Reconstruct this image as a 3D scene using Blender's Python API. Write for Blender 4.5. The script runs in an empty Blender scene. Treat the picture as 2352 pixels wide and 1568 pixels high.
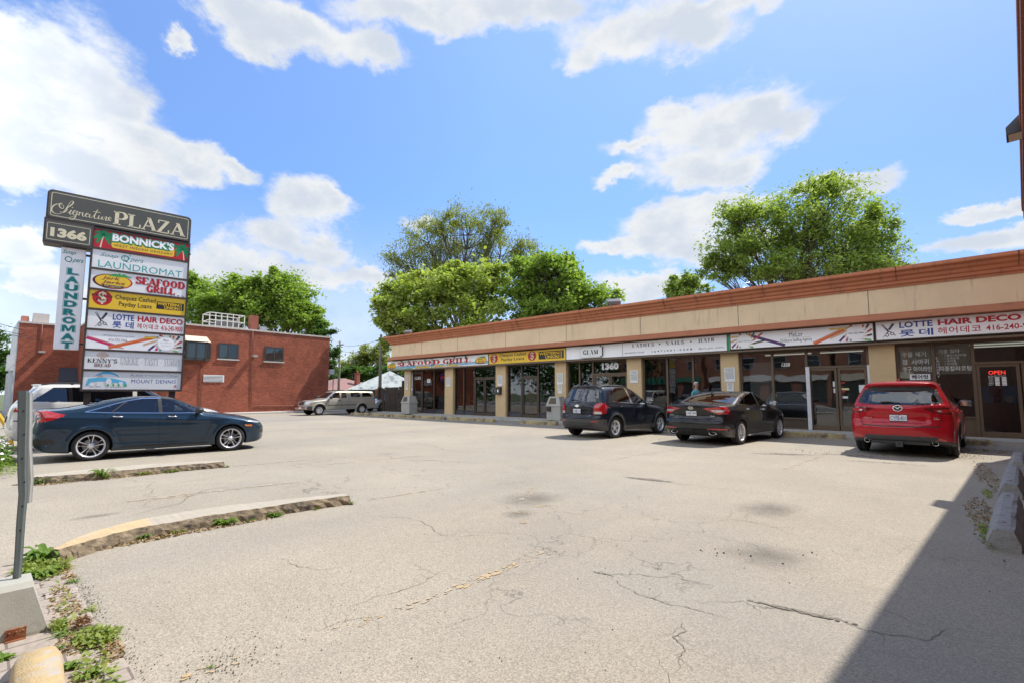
import bpy, bmesh, math, random
import numpy as np
from mathutils import Vector, Matrix, Quaternion
R = math.radians
random.seed(7)
SC = bpy.context.scene
COL = SC.collection

# ------------------------------------------------------------------ camera
cam_d = bpy.data.cameras.new('camera'); cam = bpy.data.objects.new('camera', cam_d); COL.objects.link(cam)
CAM_H = 1.47
cam.location = (0, 0, CAM_H)
cam.rotation_euler = (R(90 + 4.86), 0, R(41.4))
cam_d.sensor_width = 36.0; cam_d.sensor_fit = 'HORIZONTAL'
cam_d.lens = 36.0 * 1082.0 / 2352.0
cam_d.shift_y = 27.0 / 2352.0
cam_d.clip_start = 0.05; cam_d.clip_end = 3000
SC.camera = cam

# ------------------------------------------------------------------ sun, sky, exposure
SUN = Vector((0.222, 0.65, 1.0)).normalized()
SUN_EL = math.asin(SUN.z); SUN_AZ = math.atan2(SUN.x, SUN.y)
sl = bpy.data.lights.new('sun', 'SUN'); sun = bpy.data.objects.new('sun', sl); COL.objects.link(sun)
sl.energy = 3.4; sl.angle = R(0.5); sl.color = (1.0, 0.955, 0.88)
sun.rotation_euler = SUN.to_track_quat('Z', 'Y').to_euler()
SC.view_settings.view_transform = 'Standard'; SC.view_settings.look = 'None'
SC.view_settings.exposure = 0.86; SC.view_settings.gamma = 1.0
SC.view_settings.use_curve_mapping = False
SC.cycles.max_bounces = 7; SC.cycles.transparent_max_bounces = 16
SC.cycles.diffuse_bounces = 3; SC.cycles.glossy_bounces = 4; SC.cycles.transmission_bounces = 6
SC.cycles.use_denoising = True
SC.cycles.sample_clamp_indirect = 6.0

world = bpy.data.worlds.new('World'); SC.world = world; world.use_nodes = True
wn = world.node_tree.nodes; wl = world.node_tree.links; wn.clear()
def WN(t, **kw):
    n = wn.new(t)
    for k, v in kw.items(): setattr(n, k, v)
    return n
def wmath(op, a, b=None, c=None):
    n = WN('ShaderNodeMath', operation=op)
    for i, v in enumerate((a, b, c)):
        if v is None: continue
        if isinstance(v, (int, float)): n.inputs[i].default_value = v
        else: wl.new(v, n.inputs[i])
    return n.outputs[0]
def wvec(op, a, b=None, c=None):
    n = WN('ShaderNodeVectorMath', operation=op)
    for i, v in enumerate((a, b, c)):
        if v is None: continue
        if isinstance(v, (tuple, list)): n.inputs[i].default_value = v
        else: wl.new(v, n.inputs[i])
    return n
out = WN('ShaderNodeOutputWorld'); bg = WN('ShaderNodeBackground')
sky = WN('ShaderNodeTexSky', sky_type='NISHITA'); sky.sun_disc = False
sky.sun_elevation = SUN_EL; sky.sun_rotation = SUN_AZ; sky.altitude = 150; sky.air_density = 1.0
sky.dust_density = 0.6; sky.ozone_density = 2.2
tc = WN('ShaderNodeTexCoord')
sep = WN('ShaderNodeSeparateXYZ'); wl.new(tc.outputs['Generated'], sep.inputs[0])
az = wmath('ARCTAN2', sep.outputs[0], sep.outputs[1])
el = wmath('ARCSINE', sep.outputs[2])
cmb = WN('ShaderNodeCombineXYZ'); wl.new(az, cmb.inputs[0]); wl.new(el, cmb.inputs[1])
# wind-torn edges: push the lookup about with noise before measuring the puffs
ns1 = WN('ShaderNodeTexNoise'); ns1.inputs['Scale'].default_value = 7.0; ns1.inputs['Detail'].default_value = 9.0; ns1.inputs['Roughness'].default_value = 0.60
mp1 = WN('ShaderNodeMapping'); mp1.inputs['Scale'].default_value = (1, 1, 1.5); wl.new(tc.outputs['Generated'], mp1.inputs[0]); wl.new(mp1.outputs[0], ns1.inputs['Vector'])
warp = wvec('MULTIPLY_ADD', ns1.outputs['Color'], (0.17, 0.14, 0), (-0.085, -0.07, 0))
uv = wvec('ADD', cmb.outputs[0], warp.outputs[0]).outputs[0]
ns2 = WN('ShaderNodeTexNoise'); ns2.inputs['Scale'].default_value = 3.1; ns2.inputs['Detail'].default_value = 10.0; ns2.inputs['Roughness'].default_value = 0.62
mp2 = WN('ShaderNodeMapping'); mp2.inputs['Scale'].default_value = (1, 1, 2.4); mp2.inputs['Location'].default_value = (3.3, 1.7, 0.4); wl.new(tc.outputs['Generated'], mp2.inputs[0]); wl.new(mp2.outputs[0], ns2.inputs['Vector'])
# cumulus puffs: azimuth, elevation, half-widths (radians)
PUFFS = [
    (-1.523, 0.455, 0.110, 0.095), (-1.544, 0.359, 0.076, 0.064), (-1.454, 0.433, 0.059, 0.055), (-1.475, 0.337, 0.129, 0.044), (-1.344, 0.393, 0.083, 0.031),
    (-1.277, 0.393, 0.042, 0.020), (-1.412, 0.401, 0.057, 0.039), (-1.269, 0.633, 0.108, 0.035), (-1.145, 0.638, 0.123, 0.037), (-1.032, 0.636, 0.076, 0.038),
    (-1.207, 0.608, 0.085, 0.031), (-0.933, 0.699, 0.178, 0.030), (-0.768, 0.716, 0.147, 0.033), (-0.649, 0.721, 0.098, 0.036), (-0.459, 0.674, 0.182, 0.052),
    (-0.344, 0.637, 0.102, 0.044), (-0.554, 0.646, 0.067, 0.033), (-0.284, 0.667, 0.162, 0.023), (-0.301, 0.487, 0.172, 0.068), (-0.221, 0.519, 0.082, 0.040),
    (-0.375, 0.529, 0.068, 0.028), (-0.455, 0.488, 0.072, 0.019), (-0.320, 0.428, 0.097, 0.045), (-0.166, 0.451, 0.059, 0.034), (-0.475, 0.436, 0.063, 0.016),
    (-0.257, 0.413, 0.069, 0.030), (-0.373, 0.336, 0.134, 0.037), (-0.425, 0.300, 0.104, 0.030), (-0.275, 0.355, 0.093, 0.027), (-0.523, 0.298, 0.045, 0.022),
    (-0.309, 0.280, 0.119, 0.029), (-0.067, 0.343, 0.066, 0.025), (-0.117, 0.362, 0.052, 0.021), (-0.444, 0.224, 0.121, 0.030), (0.089, 0.282, 0.041, 0.014),
    (0.071, 0.223, 0.070, 0.022), (0.108, 0.227, 0.026, 0.025), (-1.141, 0.359, 0.095, 0.048), (-1.192, 0.293, 0.098, 0.047), (-1.121, 0.269, 0.068, 0.045),
    (-1.249, 0.234, 0.106, 0.043), (-1.151, 0.212, 0.132, 0.045), (-1.335, 0.214, 0.114, 0.041), (-1.045, 0.221, 0.093, 0.034), (-1.535, 0.219, 0.049, 0.034),
    (-1.513, 0.165, 0.065, 0.032), (-1.083, 0.367, 0.042, 0.024), (-1.354, 0.552, 0.026, 0.018), (-0.934, 0.340, 0.045, 0.020),
]
field = None
for (a, e, ra, re_) in PUFFS:
    v = wvec('MULTIPLY_ADD', uv, (1 / ra, 1 / re_, 0), (-a / ra, -e / re_, 0))
    ln = wvec('LENGTH', v.outputs[0]).outputs['Value']
    field = ln if field is None else wmath('SMOOTH_MIN', field, ln, 0.5)
inside = wmath('SUBTRACT', 1.0, field)
# unseen cloud added behind the camera: for reflections, cover widened as fill light
back = wmath('MULTIPLY', wmath('SUBTRACT', ns2.outputs['Fac'], 0.42), 5.0)
backw = WN('ShaderNodeMapRange'); wl.new(sep.outputs[1], backw.inputs[0])
for i, v in ((1, 0.10), (2, -0.25), (3, -2.0), (4, 0.0)): backw.inputs[i].default_value = v
back = wmath('ADD', back, backw.outputs[0])
inside = wmath('MAXIMUM', inside, back)
ns4 = WN('ShaderNodeTexNoise'); ns4.inputs['Scale'].default_value = 16.0; ns4.inputs['Detail'].default_value = 7.0; ns4.inputs['Roughness'].default_value = 0.65; wl.new(mp1.outputs[0], ns4.inputs['Vector'])
rag = wmath('ADD', wmath('MULTIPLY_ADD', ns2.outputs['Fac'], 1.15, -0.53), wmath('MULTIPLY_ADD', ns4.outputs['Fac'], 0.9, -0.45))
dens = wmath('ADD', inside, rag)
mask = WN('ShaderNodeMapRange', interpolation_type='SMOOTHSTEP'); wl.new(dens, mask.inputs[0])
for i, v in ((1, -0.14), (2, 0.46), (3, 0.0), (4, 0.98)): mask.inputs[i].default_value = v
# thin milky veil close to the horizon
veil = WN('ShaderNodeMapRange', interpolation_type='SMOOTHSTEP'); wl.new(el, veil.inputs[0])
for i, v in ((1, 0.02), (2, 0.40), (3, 0.85), (4, 0.0)): veil.inputs[i].default_value = v
vaz = WN('ShaderNodeMapRange', interpolation_type='SMOOTHSTEP'); wl.new(wmath('MULTIPLY_ADD', ns2.outputs['Fac'], 0.8, az), vaz.inputs[0])
for i, v in ((1, 0.15), (2, -0.75), (3, 0.30), (4, 0.92)): vaz.inputs[i].default_value = v
mfac = wmath('MAXIMUM', mask.outputs[0], wmath('MULTIPLY', veil.outputs[0], vaz.outputs[0]))
# billows: light side minus shadow side of the same noise
mp3 = WN('ShaderNodeMapping'); mp3.inputs['Scale'].default_value = (1, 1, 1.5); mp3.inputs['Location'].default_value = (0.005, 0.015, 0.05); wl.new(tc.outputs['Generated'], mp3.inputs[0])
ns5 = WN('ShaderNodeTexNoise'); ns5.inputs['Scale'].default_value = 7.0; ns5.inputs['Detail'].default_value = 9.0; ns5.inputs['Roughness'].default_value = 0.60; wl.new(mp3.outputs[0], ns5.inputs['Vector'])
relief = wmath('MULTIPLY', wmath('SUBTRACT', ns1.outputs['Fac'], ns5.outputs['Fac']), 2.6)
shade = WN('ShaderNodeMapRange', interpolation_type='SMOOTHSTEP'); wl.new(dens, shade.inputs[0])
for i, v in ((1, 0.10), (2, 1.15), (3, 1.0), (4, 0.0)): shade.inputs[i].default_value = v
ns3 = WN('ShaderNodeTexNoise'); ns3.inputs['Scale'].default_value = 10.0; ns3.inputs['Detail'].default_value = 6.0; ns3.inputs['Roughness'].default_value = 0.55
wl.new(mp1.outputs[0], ns3.inputs['Vector'])
shn = WN('ShaderNodeMapRange', interpolation_type='SMOOTHSTEP'); wl.new(wmath('MULTIPLY_ADD', ns3.outputs['Fac'], 1.1, wmath('ADD', relief, wmath('MULTIPLY_ADD', shade.outputs[0], 0.62, -0.45))), shn.inputs[0])
for i, v in ((1, -0.12), (2, 1.0), (3, 0.0), (4, 1.0)): shn.inputs[i].default_value = v
ccol = WN('ShaderNodeMixRGB'); wl.new(shn.outputs[0], ccol.inputs[0])
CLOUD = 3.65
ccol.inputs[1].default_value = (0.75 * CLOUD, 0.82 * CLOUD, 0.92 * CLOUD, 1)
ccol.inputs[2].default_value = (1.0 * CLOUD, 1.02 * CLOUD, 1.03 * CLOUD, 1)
# clear sky: a touch deeper blue, as the photograph shows it
tint = WN('ShaderNodeMixRGB', blend_type='MULTIPLY'); tint.inputs[0].default_value = 1.0
wl.new(sky.outputs[0], tint.inputs[1]); tgr = WN('ShaderNodeMixRGB'); tel = WN('ShaderNodeMapRange'); wl.new(el, tel.inputs[0]); wl.new(tel.outputs[0], tgr.inputs[0])
for i, v in ((1, 0.05), (2, 0.70), (3, 0.0), (4, 1.0)): tel.inputs[i].default_value = v
tgr.inputs[1].default_value = (0.40, 0.60, 0.86, 1); tgr.inputs[2].default_value = (0.98, 1.06, 1.22, 1); glow = WN('ShaderNodeMapRange'); wl.new(az, glow.inputs[0])
for i, v in ((1, -0.75), (2, 0.15), (3, 1.0), (4, 0.66)): glow.inputs[i].default_value = v
tg2 = wvec('SCALE', tgr.outputs[0]); wl.new(glow.outputs[0], tg2.inputs['Scale']); wl.new(tg2.outputs[0], tint.inputs[2])
# unseen clouds opposite the sun, brightness boosted to fill the shaded plaza front
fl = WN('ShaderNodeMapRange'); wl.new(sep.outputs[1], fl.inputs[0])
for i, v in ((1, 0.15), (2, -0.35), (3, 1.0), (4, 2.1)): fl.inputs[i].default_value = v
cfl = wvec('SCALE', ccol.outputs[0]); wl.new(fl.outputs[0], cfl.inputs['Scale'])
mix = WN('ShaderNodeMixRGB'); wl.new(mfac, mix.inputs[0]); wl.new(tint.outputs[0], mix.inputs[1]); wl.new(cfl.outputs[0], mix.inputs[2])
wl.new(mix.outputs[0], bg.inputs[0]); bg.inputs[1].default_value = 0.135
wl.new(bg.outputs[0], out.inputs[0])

# ------------------------------------------------------------------ helpers
MATS = {}
def srgb(r, g, b):
    f = lambda c: (c / 255 / 12.92) if c / 255 <= 0.04045 else ((c / 255 + 0.055) / 1.055) ** 2.4
    return (f(r), f(g), f(b))
def mat(name, col, rough=0.6, metal=0.0, spec=0.5, coat=0.0, var=0.0, vscale=8.0, bump=0.0, bscale=60.0, stain=None, emit=None, est=1.0):
    """plain procedural material: base colour with noise variation, optional bump and stains"""
    if name in MATS: return MATS[name]
    m = bpy.data.materials.new(name); m.use_nodes = True
    nt = m.node_tree; b = nt.nodes['Principled BSDF']
    b.inputs['Base Color'].default_value = (*col, 1); b.inputs['Roughness'].default_value = rough
    b.inputs['Metallic'].default_value = metal; b.inputs['Specular IOR Level'].default_value = spec
    b.inputs['Coat Weight'].default_value = coat
    if coat: b.inputs['Coat Roughness'].default_value = 0.03
    if emit: b.inputs['Emission Color'].default_value = (*emit, 1); b.inputs['Emission Strength'].default_value = est
    N = nt.nodes.new; Lk = nt.links.new
    if var or bump or stain:
        t = N('ShaderNodeTexCoord')
    cur = None
    if var:
        n1 = N('ShaderNodeTexNoise'); n1.inputs['Scale'].default_value = vscale; n1.inputs['Detail'].default_value = 6; n1.inputs['Roughness'].default_value = 0.65
        Lk(t.outputs['Object'], n1.inputs['Vector'])
        mr = N('ShaderNodeMapRange'); Lk(n1.outputs['Fac'], mr.inputs[0])
        for i, v in ((1, 0.25), (2, 0.75), (3, 1 - var), (4, 1 + var)): mr.inputs[i].default_value = v
        hs = N('ShaderNodeHueSaturation'); hs.inputs['Color'].default_value = (*col, 1); Lk(mr.outputs[0], hs.inputs['Value'])
        cur = hs.outputs[0]
    if stain:
        n2 = N('ShaderNodeTexNoise'); n2.inputs['Scale'].default_value = stain[1]; n2.inputs['Detail'].default_value = 8; n2.inputs['Roughness'].default_value = 0.7
        mp = N('ShaderNodeMapping'); mp.inputs['Scale'].default_value = stain[4] if len(stain) > 4 else (1, 1, 1); Lk(t.outputs['Object'], mp.inputs[0]); Lk(mp.outputs[0], n2.inputs['Vector'])
        mr2 = N('ShaderNodeMapRange', ); Lk(n2.outputs['Fac'], mr2.inputs[0])
        for i, v in ((1, stain[2]), (2, stain[3]), (3, 0.0), (4, 1.0)): mr2.inputs[i].default_value = v
        mx = N('ShaderNodeMixRGB'); Lk(mr2.outputs[0], mx.inputs[0])
        if cur: Lk(cur, mx.inputs[1])
        else: mx.inputs[1].default_value = (*col, 1)
        mx.inputs[2].default_value = (*stain[0], 1); cur = mx.outputs[0]
    if cur: Lk(cur, b.inputs['Base Color'])
    if bump:
        n3 = N('ShaderNodeTexNoise'); n3.inputs['Scale'].default_value = bscale; n3.inputs['Detail'].default_value = 5
        Lk(t.outputs['Object'], n3.inputs['Vector'])
        bp = N('ShaderNodeBump'); bp.inputs['Strength'].default_value = bump; bp.inputs['Distance'].default_value = 0.02
        Lk(n3.outputs['Fac'], bp.inputs['Height']); Lk(bp.outputs[0], b.inputs['Normal'])
    MATS[name] = m
    return m

def glass_mat(name, tint, refl=0.04, ior=1.55, wave=0.05):
    if name in MATS: return MATS[name]
    m = bpy.data.materials.new(name); m.use_nodes = True; nt = m.node_tree; nt.nodes.clear()
    N = nt.nodes.new
    o = N('ShaderNodeOutputMaterial'); mx = N('ShaderNodeMixShader'); tr = N('ShaderNodeBsdfTransparent'); gl = N('ShaderNodeBsdfGlossy'); fr = N('ShaderNodeFresnel'); ad = N('ShaderNodeMath')
    tr.inputs[0].default_value = (*tint, 1); gl.inputs['Roughness'].default_value = 0.0; gl.inputs[0].default_value = (0.95, 0.97, 1, 1)
    fr.inputs[0].default_value = ior; ad.operation = 'ADD'; ad.inputs[1].default_value = refl
    # faint waviness of large panes
    t = N('ShaderNodeTexCoord'); nz = N('ShaderNodeTexNoise'); nz.inputs['Scale'].default_value = 1.3; nz.inputs['Detail'].default_value = 1
    bp = N('ShaderNodeBump'); bp.inputs['Strength'].default_value = wave; bp.inputs['Distance'].default_value = 0.05
    nt.links.new(t.outputs['Object'], nz.inputs['Vector']); nt.links.new(nz.outputs['Fac'], bp.inputs['Height']); nt.links.new(bp.outputs[0], gl.inputs['Normal'])
    nt.links.new(fr.outputs[0], ad.inputs[0]); nt.links.new(ad.outputs[0], mx.inputs[0]); nt.links.new(tr.outputs[0], mx.inputs[1]); nt.links.new(gl.outputs[0], mx.inputs[2]); nt.links.new(mx.outputs[0], o.inputs[0])
    MATS[name] = m
    return m

class MB:
    """collects shapes, builds ONE mesh object"""
    def __init__(s): s.v = []; s.f = []; s.m = []; s.sm = []
    def add(s, vs, fs, mi=0, smooth=False):
        b = len(s.v); s.v += [tuple(p) for p in vs]; s.f += [tuple(b + i for i in f) for f in fs]; s.m += [mi] * len(fs); s.sm += [smooth] * len(fs)
        return s
    def box(s, x0, x1, y0, y1, z0, z1, mi=0, M=None):
        vs = [Vector((x, y, z)) for x in (x0, x1) for y in (y0, y1) for z in (z0, z1)]
        if M is not None: vs = [M @ p for p in vs]
        return s.add(vs, [(0, 1, 3, 2), (4, 6, 7, 5), (0, 4, 5, 1), (2, 3, 7, 6), (0, 2, 6, 4), (1, 5, 7, 3)], mi)
    def bbox(s, x0, x1, y0, y1, z0, z1, b=0.01, mi=0, M=None):
        """box with chamfered edges"""
        bm = bmesh.new(); bmesh.ops.create_cube(bm, size=1.0)
        for v in bm.verts: v.co = Vector(((x0 + x1) / 2 + v.co.x * (x1 - x0), (y0 + y1) / 2 + v.co.y * (y1 - y0), (z0 + z1) / 2 + v.co.z * (z1 - z0)))
        bmesh.ops.bevel(bm, geom=bm.edges[:], offset=b, segments=2, affect='EDGES', profile=0.5)
        bm.verts.index_update()
        vs = [M @ v.co if M is not None else v.co.copy() for v in bm.verts]; fs = [[v.index for v in f.verts] for f in bm.faces]; bm.free()
        return s.add(vs, fs, mi)
    def quad(s, a, b, c, d, mi=0): return s.add([a, b, c, d], [(0, 1, 2, 3)], mi)
    def tube(s, pts, r, n=8, mi=0, cap=True, smooth=True):
        pts = [Vector(p) for p in pts]; k = len(pts); rs = r if isinstance(r, (list, tuple)) else [r] * k
        vs = []; up = None
        for i, p in enumerate(pts):
            d = (pts[min(i + 1, k - 1)] - pts[max(i - 1, 0)])
            d = d.normalized() if d.length > 1e-9 else Vector((0, 0, 1))
            if up is None: up = Vector((0, 0, 1)) if abs(d.z) < 0.9 else Vector((1, 0, 0))
            a = d.cross(up); a = a.normalized() if a.length > 1e-6 else Vector((1, 0, 0)); b = d.cross(a).normalized(); up = -b if False else up
            for j in range(n):
                t = 2 * math.pi * j / n; vs.append(p + a * (math.cos(t) * rs[i]) + b * (math.sin(t) * rs[i]))
        fs = [(i * n + j, i * n + (j + 1) % n, (i + 1) * n + (j + 1) % n, (i + 1) * n + j) for i in range(k - 1) for j in range(n)]
        if cap: fs += [tuple(range(n))[::-1], tuple((k - 1) * n + j for j in range(n))]
        return s.add(vs, fs, mi, smooth)
    def lathe(s, prof, n=24, M=None, mi=0, smooth=True, closed=False):
        """profile of (r, h) spun about the local z axis"""
        vs = []
        for (r, h) in prof:
            for j in range(n):
                t = 2 * math.pi * j / n; p = Vector((r * math.cos(t), r * math.sin(t), h)); vs.append(M @ p if M is not None else p)
        k = len(prof); rng = range(k if closed else k - 1)
        fs = [(i * n + j, i * n + (j + 1) % n, ((i + 1) % k) * n + (j + 1) % n, ((i + 1) % k) * n + j) for i in rng for j in range(n)]
        return s.add(vs, fs, mi, smooth)
    def prism(s, poly, d0, d1, axis='x', mi=0, M=None):
        """extrude a 2-D polygon; axis = direction of extrusion; poly coords are the other two in order"""
        def P(a, b, d): return Vector((d, a, b)) if axis == 'x' else Vector((a, d, b)) if axis == 'y' else Vector((a, b, d))
        n = len(poly); vs = [P(a, b, d0) for a, b in poly] + [P(a, b, d1) for a, b in poly]
        if M is not None: vs = [M @ p for p in vs]
        fs = [(i, (i + 1) % n, n + (i + 1) % n, n + i) for i in range(n)] + [tuple(range(n))[::-1], tuple(range(n, 2 * n))]
        return s.add(vs, fs, mi)
    def build(s, name, mats, parent=None, loc=None):
        me = bpy.data.meshes.new(name); me.from_pydata([tuple(p) for p in s.v], [], s.f); 
        if not isinstance(mats, (list, tuple)): mats = [mats]
        for m in mats: me.materials.append(m)
        me.polygons.foreach_set('material_index', s.m); me.polygons.foreach_set('use_smooth', s.sm); me.update()
        o = bpy.data.objects.new(name, me); COL.objects.link(o)
        if parent is not None: o.parent = parent
        if loc is not None: o.location = loc
        return o
def recalc(o):
    bm = bmesh.new(); bm.from_mesh(o.data); bmesh.ops.recalc_face_normals(bm, faces=bm.faces[:]); bm.to_mesh(o.data); bm.free(); return o
def tag(o, label=None, cat=None, group=None, kind=None):
    if label: o['label'] = label
    if cat: o['category'] = cat
    if group: o['group'] = group
    if kind: o['kind'] = kind
    return o
def empty(name, loc=(0, 0, 0), rz=0.0, label=None, cat=None, group=None):
    o = bpy.data.objects.new(name, None); COL.objects.link(o); o.location = loc; o.rotation_euler = (0, 0, rz); o.empty_display_size = 0.2
    return tag(o, label, cat, group)
def copy_tree(o, parent=None):
    c = o.copy(); COL.objects.link(c)
    if parent is not None: c.parent = parent
    for ch in list(o.children): copy_tree(ch, c)
    return c

_TXT = {}
def text_geo(body, bold=0.0, shear=0.0, spacing=1.0):
    """letters of the built-in font as flat geometry: (verts 2-D, faces), unit box"""
    if body == 'M' and bold > 0.02: return np.array([(0, 0), (0, 1), (.30, 1), (.5, .45), (.70, 1), (1, 1), (1, 0), (.77, 0), (.77, .62), (.60, .10), (.40, .10), (.23, .62), (.23, 0)]), [(12, 0, 1, 11), (1, 2, 3, 10, 11), (3, 9, 10), (3, 4, 5, 8, 9), (5, 6, 7, 8)]
    if 'M' in body: bold = 0.0
    key = (body, bold, shear, spacing)
    if key in _TXT: return _TXT[key]
    cu = bpy.data.curves.new('lettering', 'FONT'); cu.body = body; cu.size = 1.0; cu.offset = bold; cu.shear = shear; cu.space_character = spacing
    cu.fill_mode = 'BOTH'; cu.resolution_u = 3; cu.align_x = 'LEFT'
    o = bpy.data.objects.new('lettering', cu); COL.objects.link(o)
    dg = bpy.context.evaluated_depsgraph_get(); me = bpy.data.meshes.new_from_object(o.evaluated_get(dg))
    v = np.array([p.co[:2] for p in me.vertices]) if len(me.vertices) else np.zeros((1, 2)); f = [tuple(p.vertices) for p in me.polygons]
    bpy.data.objects.remove(o); bpy.data.curves.remove(cu); bpy.data.meshes.remove(me)
    if len(v) > 1:
        mn = v.min(0); mx = v.max(0); v = (v - mn) / np.maximum(mx - mn, 1e-6)
    _TXT[key] = (v, f); return _TXT[key]
def put_text(mb, body, box, fn, mi, bold=0.0, shear=0.0, spacing=1.0, geo=None):
    """box = (a0, a1, b0, b1) in the plane; fn(a, b) -> 3-D point"""
    v, f = geo if geo else text_geo(body, bold, shear, spacing)
    a0, a1, b0, b1 = box
    mb.add([fn(a0 + p[0] * (a1 - a0), b0 + p[1] * (b1 - b0)) for p in v], f, mi)
def put_poly(mb, pts, fn, mi): mb.add([fn(a, b) for a, b in pts], [tuple(range(len(pts)))], mi)
def put_rect(mb, a0, a1, b0, b1, fn, mi): put_poly(mb, [(a0, b0), (a1, b0), (a1, b1), (a0, b1)], fn, mi)
def put_ellipse(mb, ca, cb, ra, rb, fn, mi, n=28, r0=None):
    o = [(ca + ra * math.cos(2 * math.pi * i / n), cb + rb * math.sin(2 * math.pi * i / n)) for i in range(n)]
    if r0 is None: put_poly(mb, o, fn, mi)
    else:
        q = [(ca + ra * r0 * math.cos(2 * math.pi * i / n), cb + rb * r0 * math.sin(2 * math.pi * i / n)) for i in range(n)]
        mb.add([fn(*p) for p in o + q], [(i, (i + 1) % n, n + (i + 1) % n, n + i) for i in range(n)], mi)
def put_stroke(mb, pts, w, fn, mi):
    """flat ribbon along a 2-D path; w number or list"""
    pts = [Vector(p) for p in pts]; n = len(pts); L = []; Rr = []
    for i, p in enumerate(pts):
        d = pts[min(i + 1, n - 1)] - pts[max(i - 1, 0)]; d = d.normalized() if d.length > 1e-9 else Vector((1, 0)); nn = Vector((-d.y, d.x)); ww = (w[i] if isinstance(w, (list, tuple)) else w) / 2
        L.append(p + nn * ww); Rr.append(p - nn * ww)
    mb.add([fn(*p) for p in L + Rr], [(i, i + 1, n + i + 1, n + i) for i in range(n - 1)], mi)
def spline(pts, k=6):
    """Catmull-Rom through points"""
    P = [Vector(p) for p in pts]; P = [P[0] * 2 - P[1]] + P + [P[-1] * 2 - P[-2]]; o = []
    for i in range(1, len(P) - 2):
        for j in range(k):
            t = j / k; a, b, c, d = P[i - 1:i + 3]
            o.append(0.5 * ((2 * b) + (c - a) * t + (2 * a - 5 * b + 4 * c - d) * t * t + (3 * b - a - 3 * c + d) * t ** 3))
    return o + [P[-2]]
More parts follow.
